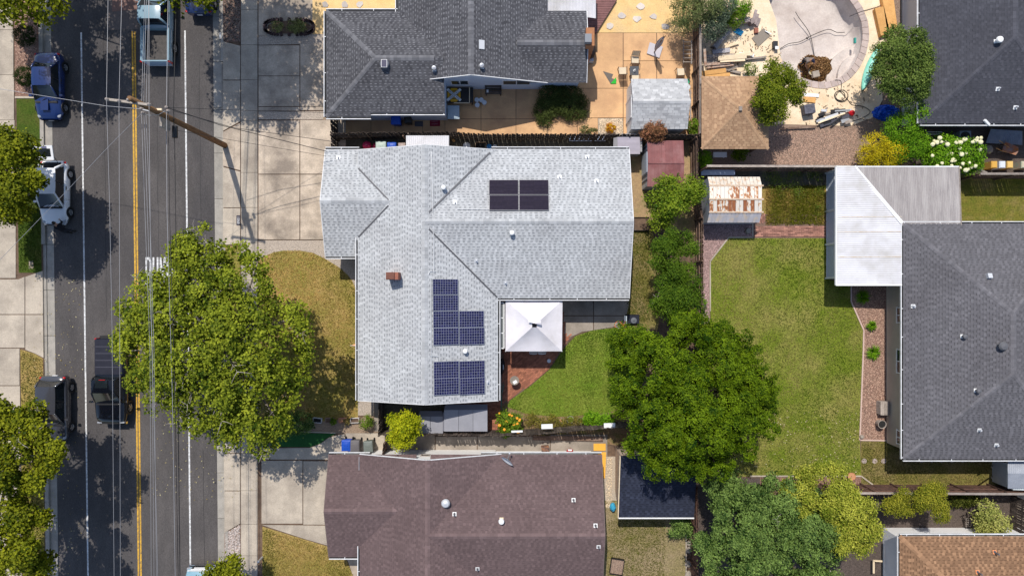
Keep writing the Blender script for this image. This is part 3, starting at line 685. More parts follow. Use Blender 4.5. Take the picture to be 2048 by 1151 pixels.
# ---------------------------------------------------------------- main house
m_rl = roofm("light_grey_shingle", (0.185, 0.195, 0.21), (0.505, 0.515, 0.525)); m_rl_u = M("shingle_underlay_light", (0.3, 0.3, 0.31))
m_wall_main = M("cream_stucco", (0.55, 0.5, 0.42), (0.5, 0.45, 0.38), 2, fine=0.08)
hm = empty("bungalow", P(860, 450), "L-shaped bungalow with light grey shingle roof and three groups of solar panels", "house"); st = []
mx0, mx1, my0, my1 = X(715.5), X(996), Yv(800), Yv(300)
zr = gable(hm, st, mx0, mx1, my0, my1, 'y', ZE, PT, 'light', m_rl, m_rl_u, m_wall_main, m_fascia_w, gut=(((mx0, my0, ZE), (mx0, Yv(475), ZE)), ((mx1, my0, ZE), (mx1, Yv(598), ZE))))
ey0, ey1 = Yv(596), Yv(298); ptE = (zr-ZE)/((ey1-ey0)/2)
gable(hm, st, (mx0+mx1)/2, X(1258), ey0, ey1, 'x', ZE, ptE, 'light', m_rl, m_rl_u, m_wall_main, m_fascia_w, ends=(False, True), gut=(((mx1, ey0, ZE), (X(1258), ey0, ZE)), ((X(983), ey1, ZE), (X(1258), ey1, ZE))))
ZW = 2.2; wy0, wy1 = Yv(513, ZW), Yv(298.5, ZW)
gable(hm, st, X(651, ZW), X(832), wy0, wy1, 'x', ZW, PT, 'light', m_rl, m_rl_u, m_wall_main, m_fascia_w, ends=(True, False), gut=(((X(651, ZW), wy0, ZW), (mx0, wy0, ZW)), ((X(651, ZW), wy1, ZW), (mx0, wy1, ZW))))
m_valley = M("valley_metal", (0.11, 0.11, 0.12), rough=0.6, metal=0.3)
def valley(root, store, p, q, mat, w=0.10):
    a, b = on_roof(store, *p)[0], on_roof(store, *q)[0]
    MB().beam(a + Vector((0, 0, .02)), b + Vector((0, 0, .02)), w, 0.02).build("valley_flashing", mat, root)
for p, q in (((980, 305), (858, 424)), ((858, 458), (994, 594)), ((777, 400), (717, 337)), ((777, 411), (717, 474))): valley(hm, st, p, q, m_valley)
for px, py, kd in ((888, 376, "cap"), (1024, 466, "cap"), (931, 701, "cap")): pipe_vent(hm, st, px, py, kd, r=.06, h=.3, mat=m_white, plate=m_white)
for px, py in ((677, 315), (910, 404), (953, 521), (1011, 565), (1119, 354), (1193, 362), (1174, 314), (976, 763)): pipe_vent(hm, st, px, py, "pipe", r=.035, h=.28, mat=m_flash)
p, S = on_roof(st, 790, 552)
ch = MB().box((p.x, p.y, p.z+.35), (0.74, 0.44, 1.3)).build("chimney", m_brickred, hm)
MB().box((p.x-.1, p.y, p.z+1.04), (0.5, 0.40, 0.09)).build("chimney_cap", M("rust_cap", (0.20, 0.085, 0.06), (0.14, 0.06, 0.045), 8), ch)
def conduit(root, store, pts, r=.02, mat=None):
    g = MB(); g.tube([on_roof(store, *q)[0] + Vector((0, 0, .06)) for q in pts], r, 6); g.build("conduit", mat or m_flash, root)
conduit(hm, st, [(864, 304), (866, 420), (868, 545)]); conduit(hm, st, [(857, 548), (860, 543), (872, 543)]); conduit(hm, st, [(914, 418), (978, 419)]); conduit(hm, st, [(860, 711), (876, 712), (876, 722)]); conduit(hm, st, [(862, 555), (864, 790)], .012)
m_cell = M("solar_cell", (0.012, 0.014, 0.055), (0.018, 0.018, 0.07), 3, rough=0.25, spec=0.22, island=0.3); m_back = M("panel_backsheet", (0.40, 0.42, 0.50), rough=0.4, spec=.2)
m_cell2 = M("thin_film_cell", (0.022, 0.018, 0.034), (0.030, 0.024, 0.040), 6, rough=0.5, spec=0.03, island=0.2); m_pframe2 = M("dark_panel_frame", (0.16, 0.16, 0.18), rough=0.4, metal=0.5); m_pframe = M("panel_frame", (0.42, 0.43, 0.46), rough=0.35, metal=0.7); m_back2 = M("thin_film_backsheet", (0.02, 0.017, 0.026), rough=0.5, spec=.03)
def solar(root, store, px0, py0, px1, py1, nu, nv, cell, back, gapc=.014):
    q = [on_roof(store, *c) for c in ((px0, py0), (px1, py0), (px1, py1), (px0, py1))]; S = q[0][1]; h = .10
    uv = [((p-S.a).dot(S.u), (p-S.a).dot(S.v)) for p, _ in q]; u0, u1 = min(t[0] for t in uv), max(t[0] for t in uv); v0, v1 = min(t[1] for t in uv), max(t[1] for t in uv)
    u0 += .012; u1 -= .012; v0 += .012; v1 -= .012; mt = Matrix((S.u, S.v, S.n)).transposed(); g = MB()
    g.box(S.pt((u0+u1)/2, (v0+v1)/2, h), (u1-u0, v1-v0, .04), mat=mt); pn = g.build("solar_panel", m_pframe if nv == 10 else m_pframe2, root)
    MB().box(S.pt((u0+u1)/2, (v0+v1)/2, h+.021), (u1-u0-.03, v1-v0-.03, .006), mat=mt).build("backsheet", back, pn)
    g = MB(); du, dv = (u1-u0-.04)/nu, (v1-v0-.04)/nv
    for i in range(nu):
        for j in range(nv):
            a, b = u0+.02+i*du+gapc/2, v0+.02+j*dv+gapc/2; c, d = a+du-gapc, b+dv-gapc
            g.add([S.pt(a, b, h+.027), S.pt(c, b, h+.027), S.pt(c, d, h+.027), S.pt(a, d, h+.027)], [(0, 1, 2, 3)])
    g.build("solar_cells", cell, pn)
for x0, y0, x1, y1 in ((864,557.5,915.5,589),(864.5,589.5,916,621),(865,621.5,916.5,654.5),(917,621,967,654),(865.5,655,917,688.5),(917.5,654.5,968,688),(866,722,917,755),(917.5,721,968.5,754.5),(866.5,755.5,917.5,787.5),(918,755,969,786.5)): solar(hm, st, x0, y0, x1, y1, 6, 10, m_cell, m_back, .010)
for x0, y0, x1, y1 in ((978,361,1037,391),(1038,361,1097,391),(978.5,391.5,1037.5,422),(1038,391.5,1097.5,422)): solar(hm, st, x0, y0, x1, y1, 2, 22, m_cell2, m_back2, .01)
# glazed screen along the patio under the east eave
scr = MB(); ax, ay0, ay1 = X(1003, 2.2), Yv(605, 2.2), Yv(696, 2.2)
for k in range(4): scr.beam((X(996, 2.2), ay0+(ay1-ay0)*k/3, 2.2), (X(1008, 2.2), ay0+(ay1-ay0)*k/3, 2.2), .06, .06)
for xx in (X(997, 2.2), X(1008, 2.2)): scr.beam((xx, ay0, 2.2), (xx, ay1, 2.2), .06, .06)
sc_ = scr.build("patio_skylight", m_white, hm)
for k in range(3):
    a, b = ay0+(ay1-ay0)*k/3, ay0+(ay1-ay0)*(k+1)/3
    MB().box((X(1002.5, 2.2), (a+b)/2, 2.19), (.33, abs(b-a)-.06, .02)).build("pane", M("screen_mesh", (0.17, 0.18, 0.18), rough=.6) if k == 0 else MATS["screen_mesh"], sc_)
# ---------------------------------------------------------------- north neighbour
m_rd = roofm("charcoal_shingle", (0.034, 0.034, 0.041), (0.185, 0.185, 0.20)); m_rd_u = M("shingle_underlay_dark", (0.06, 0.06, 0.065))
m_wall_blue = M("pale_blue_siding", (0.66, 0.74, 0.86), (0.62, 0.70, 0.82), 2, fine=0.05)
hn = empty("bungalow", P(930, 60), "bungalow with charcoal shingle hip roof and pale blue walls north of the passage", "house"); sn = []
nx0, nx1 = X(795), X(1095); gy = Yv(165)
gable(hn, sn, nx0, nx1, gy, Yv(-160), 'y', ZE, PT, 'dark', m_rd, m_rd_u, m_wall_blue, m_fascia_w, ends=(True, False), gut=(((nx0, Yv(50), ZE), (nx0, Yv(-160), ZE)), False))
gable(hn, sn, X(1034), X(1173), Yv(165.5), Yv(22), 'x', ZE, PT, 'dark', m_rd, m_rd_u, m_wall_blue, m_fascia_w, ends=(False, True), gut=(False, False))
lx0, ly0, ly1 = X(652), Yv(234), Yv(22)
hh_ = (ly1-ly0)/2; zl = ZE+hh_*PT; ym = (ly0+ly1)/2; xr = X(905)
slope(hn, sn, [(lx0, ly1, ZE), (lx0, ly0, ZE), (lx0+hh_, ym, zl)], 'dark', m_rd, m_rd_u)
ej = .24; ze2 = ZE+ej*PT
slope(hn, sn, [(lx0, ly0, ZE), (X(742), ly0, ZE), (X(742), ly0+ej, ze2), (lx0+ej, ly0+ej, ze2)], 'dark', m_rd, m_rd_u)
slope(hn, sn, [(lx0+ej, ly0+ej, ze2), (X(890), ly0+ej, ze2), (X(890), ym, zl), (lx0+hh_, ym, zl)], 'dark', m_rd, m_rd_u)
slope(hn, sn, [(X(890), ly1, ZE), (lx0, ly1, ZE), (lx0+hh_, ym, zl), (X(890), ym, zl)], 'dark', m_rd, m_rd_u)
ridge_caps(hn, (lx0, ly0, ZE), (lx0+hh_, ym, zl), PT*.7, m_rd, .14, .2, "hip_cap"); ridge_caps(hn, (lx0, ly1, ZE), (lx0+hh_, ym, zl), PT*.7, m_rd, .14, .2, "hip_cap"); ridge_caps(hn, (lx0+hh_, ym, zl), (X(868, 3.6), ym, zl), PT, m_rd)
gutter(hn, (lx0, ly0, ZE), (X(742), ly0, ZE), (0, -1), m_fascia_w); gutter(hn, (X(742), ly0+.25, ZE+.02), (X(890), ly0+.25, ZE+.02), (0, -1), m_fascia_w); gutter(hn, (lx0, ly0, ZE), (lx0, ly1, ZE), (-1, 0), m_fascia_w); gutter(hn, (lx0, ly1, ZE), (nx0, ly1, ZE), (0, 1), m_fascia_w)
MB().prism([Vector((lx0+.4, ly0+.45, 0)), Vector((X(890)-.1, ly0+.45, 0)), Vector((X(890)-.1, ly1-.4, 0)), Vector((lx0+.4, ly1-.4, 0))], -.02, ZE).build("wall", m_wall_blue, hn)
wy = gy+.35
window(hn, (P(919, 0, 1.75).x, wy-.01, 1.5), 1.1, .85, (0, -1), m_white, 2); window(hn, (P(1033, 0, 1.75).x, wy-.01, 1.5), 1.75, .85, (0, -1), m_white, 2)
pipe_vent(hn, sn, 869, 139, "cap", .06, .25); pipe_vent(hn, sn, 964, 134, "cap", .06, .25)
p, S = on_roof(sn, 770, 130); tv = MB().lathe(p, [(.30, -.1), (.30, .16), (.26, .24), (.01, .28)], 20).build("attic_fan", M("fan_housing", (.10, .11, .14), rough=.5), hn)
MB().box((p.x, p.y, p.z+.31), (.30, .42, .03)).build("solar_cell", m_cell, MB().box((p.x, p.y, p.z+.285), (.36, .48, .03)).build("fan_panel", m_white, tv))
p, S = on_roof(sn, 963, 90); MB().box(p+S.n*.04, (.55, .34, .07), mat=Matrix((S.u, S.v, S.n)).transposed()).build("roof_vent", m_flash, hn)
# east chimney in brick with a metal shroud
cx = P(1178, 0, 3).x
chn = MB().box((P(1174, 0, 2).x, P(0, 95, 2).y, 1.9), (.5, 1.1, 3.8)).build("chimney", M("tan_brick", (.42, .19, .09), (.34, .15, .075), 6, fine=.2), hn)
MB().box((P(1176, 0, 4).x, P(0, 78, 4).y, 4.0), (.40, .5, .35)).build("chimney_cap", M("dull_cap", (.22, .23, .25), rough=.6), chn)
# corrugated white patio cover and deck at the top edge
def corrugated(name, q, mat, root, rib=0.09, amp=.018, **kw):
    """q: four corners a,b,c,d; the ribs run from edge ab to edge dc"""
    a, b, c, d = [Vector(p) for p in q]; n = max(4, int((b-a).length/rib)*2); g = MB(); nn = (b-a).cross(d-a).normalized()
    rows = []
    for t in (0, .33, .66, 1):
        rows.append([(a.lerp(b, i/n)).lerp(d.lerp(c, i/n), t) + nn*(amp*(1 if i % 2 else -1)) for i in range(n+1)])
    g.grid(rows)
    rows2 = [[p - nn*.012 for p in r[::-1]] for r in rows]; g.grid(rows2)
    return g.build(name, mat, root, **kw)
m_corr = M("corrugated_white", (0.66, 0.65, 0.67), (0.60, 0.59, 0.61), 1.5, (0.46, 0.44, 0.42), 0.6, .45, rough=.5)
corrugated("patio_cover", [P(1192, 37, 2.3), P(1093, 23, 2.45), P(1093, -60, 2.45), P(1192, -60, 2.3)][::-1], m_corr, hn)
dk = empty("timber_deck", P(1200, 20), "reddish timber deck with angled corner beside the charcoal roofed bungalow", "deck")
m_deckw = M("red_deck_board", (.23, .115, .11), (.18, .09, .085), 3, fine=.15, objr=.12)
yy = -40
while yy < 64:
    xr_ = 1233 if yy < 0 else 1233 - max(0, yy-2)*.62
    MB().prism(PL([(1150, yy), (xr_, yy), (xr_-3, yy+4.2), (1150, yy+4.2)]), .02, .22).build("deck_board", m_deckw, dk); yy += 4.7
# ---------------------------------------------------------------- south neighbour
m_rb = roofm("brown_shingle", (0.082, 0.056, 0.056), (0.188, 0.130, 0.128)); m_rb_u = M("shingle_underlay_brown", (0.11, 0.08, 0.075))
m_wall_w = M("white_stucco", (0.88, 0.87, 0.86), (0.83, 0.82, 0.81), 2, fine=0.04)
hs = empty("bungalow", P(900, 1050), "bungalow with brown shingle roof and white walls south of the passage", "house"); ss = []
sx0 = X(719.5); sxm = P(855, 0, 4.09).x; sx1 = 2*sxm-sx0; sy1 = Yv(908)
zs = gable(hs, ss, sx0, sx1, Yv(1420), sy1, 'y', ZE, PT, 'brown', m_rb, m_rb_u, m_wall_w, m_fascia_w, ends=(False, True), gut=(((sx0, Yv(1420), ZE), (sx0, Yv(1090), ZE)), False))
sh = 4.57; ptS = (zs-ZE)/sh
gable(hs, ss, sxm, X(1203), sy1-2*sh, sy1, 'x', ZE, ptS, 'brown', m_rb, m_rb_u, m_wall_w, M("brown_fascia", (.16, .12, .11)), ends=(False, True), gut=(False, False))
gutter(hs, (X(962), sy1, ZE), (X(1203), sy1, ZE), (0, 1), m_fascia_w)
ZB = 2.35; gable(hs, ss, X(658, ZB), X(832), Yv(1113, ZB), Yv(908, ZB), 'x', ZB, PT, 'brown', m_rb, m_rb_u, m_wall_w, MATS["brown_fascia"], ends=(True, False), gut=(False, False))
gutter(hs, (X(658, ZB), Yv(908, ZB), ZB), (X(740, ZB), Yv(908, ZB), ZB), (0, 1), m_fascia_w); gutter(hs, (X(658, ZB), Yv(1113, ZB), ZB), (sx0, Yv(1113, ZB), ZB), (0, -1), m_fascia_w)
pipe_vent(hs, ss, 892, 1003, "turbine", mat=m_flash); pipe_vent(hs, ss, 1003, 1038, "cap", .07, .35, m_white, m_palelum)
for px, py in ((909, 1027), (1147, 999), (1191, 1050), (1197, 1092), (955, 1136)): pipe_vent(hs, ss, px, py, "pipe", .045, .3, M("lead_pipe", (.12, .12, .13), rough=.5) if px == 909 else MATS["lead_pipe"], m_white)
p, S = on_roof(ss, 719, 925); MB().beam(p+Vector((0, .4, .1)), p+Vector((0, -.5, .12)), .03, .05).build("roof_mast", m_steel, hs)
# wall fittings on the north gable
window(hs, (P(851, 0, 1.4).x, sy1-.34, 1.5), .5, .35, (0, 1), m_woodg, 1)
# satellite dish on the north eave
p = P(1016, 917, 3.0); ds = empty("satellite_dish", (p.x, p.y, 2.6), "grey oval satellite dish on the eave of the brown roof", "satellite dish")
g = MB(); tilt = Matrix.Rotation(R(-38), 3, 'Z') @ Matrix.Rotation(R(62), 3, 'X'); rows = []
for i in range(6):
    r = .42*i/5+.002; rows.append([p + Vector((0, 0, .25)) + tilt @ Vector((r*math.cos(a)*1.0, r*math.sin(a)*.8, .10*(i/5)**2)) for a in [2*math.pi*j/24 for j in range(25)]])
g.grid(rows); g.grid([[q - Vector((0, 0, .012)) for q in r[::-1]] for r in rows]); g.build("dish", M("dish_grey", (.55, .57, .60), rough=.4), ds, smooth=True)
MB().tube([p+Vector((0, 0, -.4)), p+Vector((0, 0, .2))], .03, 8).tube([p+Vector((0, 0, .2)), p+Vector((.1, .45, .35))], .018, 6).build("mast", m_steel, ds)
MB().box(p+Vector((.1, .47, .36)), (.1, .12, .08)).build("receiver", m_flash, ds)
# ---------------------------------------------------------------- east neighbour
m_rg = roofm("grey_shingle", (0.062, 0.060, 0.067), (0.172, 0.166, 0.180)); m_rg_u = M("shingle_underlay_grey", (0.09, 0.09, 0.095))
m_wall_b = M("beige_stucco", (0.46, 0.41, 0.33), (0.42, 0.37, 0.30), 1.5, fine=0.06)
he = empty("bungalow", P(2000, 680), "bungalow with grey shingle hip roof, white gutters and beige wall beside the mown lawn", "house"); se = []
ex0, ex1, ey0_, ey1_ = X(1806), X(1806)+11.1, Yv(917), Yv(447)
hip(he, se, ex0, ex1, ey0_, ey1_, ZE, 1/3, 'grey', m_rg, m_rg_u, m_wall_b, m_fascia_w)
wx = ex0+.41
for py, w in ((630, .95), (722, 1.5), (874, .85)): window(he, (wx-.01, P(0, py, 1.5).y, 1.75), w, 1.0, (-1, 0), m_white, 2)
for py, kd, px, mt in ((553, "box", 1976, m_flash), (612, "pipe", 1826, m_flash), (672, "cap", 1925, MATS["lead_pipe"]), (691, "turbine", 2000, MATS["lead_pipe"]), (780, "cap", 1952, MATS["lead_pipe"]), (859, "pipe", 1958, m_flash), (889, "pipe", 1992, m_flash)): pipe_vent(he, se, px, py, kd, .06, .22, mt, m_white)
# patio roof: white corrugated hip corner with lattice screens
pz0, pz1 = 2.35, 2.62
pr = empty("patio_roof", P(1700, 450), "white corrugated patio roof with lattice screens attached to the grey roofed bungalow", "patio roof")
m_corr2 = M("corrugated_dusty", (0.34, 0.31, 0.30), (0.27, 0.245, 0.24), 3, (0.42, 0.39, 0.375), 1.0, fine=.15, rough=.7, stretch=(3, .4, 1))
A_, B_, C_, D_, E_ = P(1672, 333, pz0), P(1708, 333, pz0), P(1804, 446, pz1), P(1804, 570, pz1), P(1672, 570, pz0)
g = MB(); n = 110; top = []; bot = []
for i in range(n+1):       # west slope: ribs run east-west, so the wave runs north-south
    t = i/n; y = A_.y + (E_.y-A_.y)*t; z = .007*(1 if i % 2 else -1)
    yh0, yh1 = B_.y, C_.y
    xe = C_.x if y < yh1 else B_.x + (C_.x-B_.x)*(yh0-y)/(yh0-yh1); ze_ = pz1 if y < yh1 else pz0 + (pz1-pz0)*max(0, (xe-A_.x))/(C_.x-A_.x)
    top.append((A_.x, y, pz0+z)); bot.append((xe, y, ze_+z))
g.grid([top, bot]); g.build("west_sheeting", m_corr, pr)
g = MB(); top = []; bot = []; NE, SE = P(1918, 333, pz0), P(1922, 450, pz1)
n = 120
for i in range(n+1):
    t = i/n; x = B_.x + (NE.x-B_.x)*t; z = .012*(1 if i % 2 else -1); yb = SE.y if x > C_.x else B_.y + (C_.y-B_.y)*(x-B_.x)/(C_.x-B_.x)
    zb = pz1 if x > C_.x else pz0 + (pz1-pz0)*(B_.y-yb)/(B_.y-C_.y)
    top.append((x, B_.y, pz0+z)); bot.append((x, yb, zb+z))
g.grid([bot, top]); g.build("north_sheeting", m_corr2, pr)
MB().beam(B_+Vector((0, 0, .03)), C_+Vector((0, 0, .03)), .22, .03).build("hip_flashing", m_white, pr)
for q in (433, 463, 513): MB().beam(P(1676, q+1, pz0+.02), P(1803, q, pz1+.02), .04, .012).build("sheet_lap", M("rusty_lap", (.55, .42, .28), (.7, .66, .6), 3) if q == 433 else MATS["rusty_lap"], pr)
MB().beam(A_+Vector((0, 0, -.05)), E_+Vector((0, 0, -.05)), .07, .14).build("fascia", m_white, pr); MB().beam(A_+Vector((0, 0, -.05)), NE+Vector((0, 0, -.05)), .07, .14).build("fascia", m_white, pr)
MB().beam(E_+Vector((0, 0, -.05)), D_+Vector((0, 0, -.05)), .07, .14).build("fascia", m_white, pr); MB().beam(NE+Vector((0, 0, -.04)), SE+Vector((0, 0, -.04)), .07, .14).build("fascia", m_woodg, pr)
lx = P(1653, 0).x; m_lat = M("lattice_blue_white", (.66, .71, .80), rough=.6)
for y_0, y_1 in ((348, 422), (424, 488), (490, 555)):
    a, b = P(0, y_0).y, P(0, y_1).y; g = MB(); top_ = 2.2; w = a-b
    for k in range(-20, 40):
        for sg in (1, -1):
            y0_ = a - k*.13; p0, p1 = [], []
            # diagonal slat clipped to the panel
            t0, t1 = (0, top_) ; ys, ye = y0_, y0_ - sg*top_
            def cl(yv): return max(b, min(a, yv))
            if max(ys, ye) < b or min(ys, ye) > a: continue
            za = 0 if b <= ys <= a else abs(cl(ys)-ys); zb = top_ if b <= ye <= a else top_-abs(cl(ye)-ye)
            g.beam((lx+.01*sg, cl(ys), za+.05), (lx+.01*sg, cl(ye), zb+.05), .055, .008, up=Vector((1, 0, 0)))
    pn = g.build("lattice_panel", m_lat, pr); f = MB()
    for z in (.05, 1.1, 2.25): f.beam((lx, a, z), (lx, b, z), .06, .06)
    f.beam((lx, a-.02, 0), (lx, a-.02, 2.3), .07, .07); f.beam((lx, b+.02, 0), (lx, b+.02, 2.3), .07, .07); f.build("lattice_frame", m_white, pn)
for yy in (347, 423, 489, 556): MB().beam(P(1651, yy, 0), P(1651, yy, 0)+Vector((0, 0, 2.3)), .1, .1).build("post", m_white, pr)
# ---------------------------------------------------------------- north-east and south-east neighbours
m_rn = roofm("slate_grey_shingle", (0.036, 0.037, 0.046), (0.092, 0.093, 0.112)); m_rn_u = M("shingle_underlay_slate", (0.05, 0.05, 0.055))
h2 = empty("bungalow", P(1950, 100), "bungalow with dark slate grey hip roof beside the empty pool", "house"); s2 = []
hip(h2, s2, X(1839), X(1839)+9.64, Yv(247), Yv(-260), ZE, 1/3, 'brown', m_rn, m_rn_u, M("pale_grey_stucco", (.5, .5, .5)), m_fascia_w)
pipe_vent(h2, s2, 1992, 83, "cap", .08, .3, m_white, m_white); pipe_vent(h2, s2, 1995, 178, "pipe", .04, .25, m_flash, m_white); pipe_vent(h2, s2, 2030, 215, "pipe", .05, .25, m_flash, m_white)
MB().beam(P(1969, 240, 2.75), P(1978, 250, 2.6), .14, .12).build("downpipe_elbow", m_white, h2)
m_rt = roofm("tan_shingle", (0.12, 0.066, 0.037), (0.38, 0.22, 0.125)); m_rt_u = M("shingle_underlay_tan", (0.25, 0.15, 0.09))
h3 = empty("bungalow", P(1950, 1150), "bungalow with tan brown shingle hip roof at the lower corner", "house"); s3_ = []
hip(h3, s3_, X(1799), X(1799)+11, Yv(1071)-9, Yv(1071), ZE, 1/3, 'tan', m_rt, m_rt_u, m_wall_w, m_fascia_w)
pipe_vent(h3, s3_, 1989, 1103, "pipe", .05, .4, MATS["lead_pipe"], M("orange_plate", (.75, .28, .12))); pipe_vent(h3, s3_, 1955, 1143, "pipe", .05, .4, MATS["lead_pipe"], MATS["orange_plate"])
# ================================================================== FENCES
def fence(name, label, pts, mat, h=1.8, bw=0.14, gap=0.012, cap=None, lean=0.0, cat="fence", rail_side=1, jit=0.03, double=False):
    q = PL(pts); root = empty(name, q[0], label, cat); me = None; i = 0
    me = MB().box((0, 0, h/2), (bw, 0.02, h)).mesh("board", Vector((0, 0, 0))); me.materials.append(mat)
    mp = MB().box((0, 0, h/2+.02), (.09, .09, h+.04)).mesh("post", Vector((0, 0, 0))); mp.materials.append(mat)
    for a, b in zip(q[:-1], q[1:]):
        d = b-a; ln = d.length; an = math.atan2(d.y, d.x); d.normalize(); nr = Vector((-d.y, d.x, 0)); k = max(1, int(ln/(bw+gap)))
        for i in range(k):
            p = a + d*((i+.5)*ln/k) + (nr*.045 if (double and i % 2) else Vector((0, 0, 0)))
            o = link_mesh("board", me, None, root, p); o.rotation_euler = (lean + random.uniform(-jit, jit)*.4, random.uniform(-.012, .012), an); o.scale = (1, 1, 1 + random.uniform(-jit, jit))
        m = max(1, int(round(ln/2.4)))
        for i in range(m+1):
            o = link_mesh("post", mp, None, root, a + d*(i*ln/m) + nr*rail_side*.075); o.rotation_euler = (lean, 0, an)
        off = Vector((0, 0, 0)) if not lean else nr*(-math.sin(lean))
        for z in (.35, h*.55, h-.25): MB().beam(a + nr*rail_side*.04 + Vector((0, 0, z)) + off*z, b + nr*rail_side*.04 + Vector((0, 0, z)) + off*z, .04, .09).build("rail", mat, root)
        if cap: MB().beam(a + Vector((0, 0, h+.07)) + off*h, b + Vector((0, 0, h+.07)) + off*h, .14, .035).build("cap_rail", cap, root)
    return root
fence("board_fence", "dark weathered board fence between the charcoal and the light grey roofed bungalows", [(676,280),(745,278),(905,277),(962,281),(1120,281),(1250,282),(1384,282)], m_wooddark, rail_side=-1, cap=None, double=True, jit=.02)
fence("side_gate", "dark narrow gate across the passage end by the driveway", [(676,240),(676,279)], m_wooddark, cat="gate"); fence("side_gate", "dark gate between light grey roof and the dark fence, by the driveway", [(677,282),(677,312)], m_wooddark, cat="gate")
fence("board_fence", "brown board fence between peach patio and pool garden", [(1385,-40),(1386,150),(1386,280)], m_wood, rail_side=-1, cap=m_woodg, lean=0.02)
fence("board_fence", "brown board fence behind the red roofed shed and the hedge trees", [(1380,286),(1381,374),(1391,440),(1391,690),(1392,900)], m_wood, rail_side=-1)
fence("board_fence", "board fence with pale grey cap rail behind the rusty shed", [(1397,342),(1672,343)], m_wood, cap=m_woodg, rail_side=-1)
fence("board_fence", "board fence with grey cap rail under the white flowering shrub", [(1921,357),(2120,357)], m_wood, cap=m_woodg, rail_side=-1)
fence("board_fence", "sagging dark board fence along the passage beside the brown roofed bungalow", [(768,857),(900,858),(1000,859),(1060,857),(1130,851),(1215,843),(1390,840)], m_wooddark, rail_side=-1, jit=.06)
fence("side_fence", "dark board fence closing the side yard by the lemon tree", [(768,790),(768,857)], m_wooddark)
fence("board_fence", "red brown board fence with grey cap rail at the south end of the mown lawn", [(1560,968),(1720,968),(1900,969),(2120,970)], M("red_fence_wood", (.13,.07,.05), (.09,.05,.04), 3, fine=.3, objr=.35), cap=m_woodg)
fence("board_fence", "red brown board fence beside the patchy lawn behind the navy roofed shed", [(1380,955),(1382,1200)], MATS["red_fence_wood"], rail_side=-1)
fence("post_fence", "weathered dark board fence beside the variegated shrub", [(2021,990),(2017,1075)], m_wooddark, cap=m_woodg)
fence("side_gate", "brown gate standing open beside the brown roofed bungalow", [(776,874),(772,906)], m_wood, cat="gate", h=1.6)
# ================================================================== SHEDS AND GARDEN STRUCTURES
STYLES['shed'] = dict(c=.165, per=.36, gap=.05, t0=.45, t1=1.0, tg=.6, td=.35, ds=.4, h=.012)
def gable_x(root, store, x0, x1, y0, y1, ze, zr, style, mat, under, wallm, base=-.01, inset=.1):
    m = (y0+y1)/2; pt = (zr-ze)/(m-y0)
    slope(root, store, [(x0, y0, ze), (x1, y0, ze), (x1, m, zr), (x0, m, zr)], style, mat, under); slope(root, store, [(x1, y1, ze), (x0, y1, ze), (x0, m, zr), (x1, m, zr)], style, mat, under)
    ridge_caps(root, (x0, m, zr), (x1, m, zr), pt, mat, .14, .3); a, b = y0+inset, y1-inset; zw = ze+inset*pt-.1
    prof = [(b, base), (a, base), (a, zw), (m, zr-.1), (b, zw)]; vs = [(x0+inset, y, z) for y, z in prof] + [(x1-inset, y, z) for y, z in prof]
    MB().add(vs, [(0, 1, 2, 3, 4), (9, 8, 7, 6, 5)] + [((i+1) % 5, i, 5+i, 5+(i+1) % 5) for i in range(5)]).build("wall", wallm, root)
# white shed
m_rs = roofm("pale_grey_shed_shingle", (.24, .24, .25), (.56, .56, .56))
sw = empty("garden_shed", P(1310, 210), "white garden shed with pale grey shingle roof on the peach patio", "shed"); sws = []
wx0, wx1, wy0, wy1 = P(1262, 0, 2.1).x, P(1375, 0, 2.1).x, P(0, 258, 2.1).y, P(0, 158, 2.1).y
gable_x(sw, sws, wx0, wx1, wy0, wy1, 2.1, 2.75, 'shed', m_rs, m_rl_u, m_white, inset=.08)
g = MB()
for k in range(6): g.beam((wx0+.06, wy0+.1+k*.3, .25+k*.3), (wx0+.06, wy1-.1-k*.0, .25+k*.3), .03, .02)
MB().box((wx0+.055, (wy0+wy1)/2-.1, 1.0), (.04, 1.3, 1.9)).build("door", M("shed_door_white", (.7, .7, .71)), sw)
for s_ in (-1, 1): MB().box((wx0+.04, (wy0+wy1)/2-.1+s_*.66, 1.0), (.05, .09, 1.95)).build("door_trim", m_white, sw)
# red roofed shed
m_redroof = M("red_brown_metal", (.235, .088, .085), (.195, .072, .072), 2, (.30, .15, .145), .9, .4, fine=.12, objr=.10, rough=.7)
sr = empty("garden_shed", P(1330, 330), "metal shed with red brown ribbed roof behind the light grey roof", "shed")
rx0, rx1 = P(1294, 0, 1.95).x, P(1366, 0, 1.95).x; rn, rm, rs_ = P(0, 281, 1.95).y, P(0, 326, 2.2).y, P(0, 373, 1.95).y
for k in range(10):
    a, b = rx0+(rx1-rx0)*k/10, rx0+(rx1-rx0)*(k+1)/10
    for y_, nm in ((rn, 'n'), (rs_, 's')):
        MB().add([(a+.012, y_, 1.95), (b-.012, y_, 1.95), (b-.012, rm, 2.2), (a+.012, rm, 2.2)], [(0, 1, 2, 3)] if nm == 's' else [(3, 2, 1, 0)]).build("roof_panel", m_redroof, sr)
        MB().beam((b, y_, 1.955), (b, rm, 2.205), .03, .03).build("roof_rib", MATS["red_brown_metal"], sr)
MB().beam((rx0, rm, 2.22), (rx1, rm, 2.22), .10, .03).build("ridge_cap", m_redroof, sr)
MB().prism([Vector((rx0+.06, rs_+.08, 0)), Vector((rx1-.05, rs_+.08, 0)), Vector((rx1-.05, rn-.08, 0)), Vector((rx0+.06, rn-.08, 0))], -.01, 1.93).build("wall", M("pale_metal_wall", (.5, .53, .58), (.44, .47, .52), 3, rough=.5), sr)
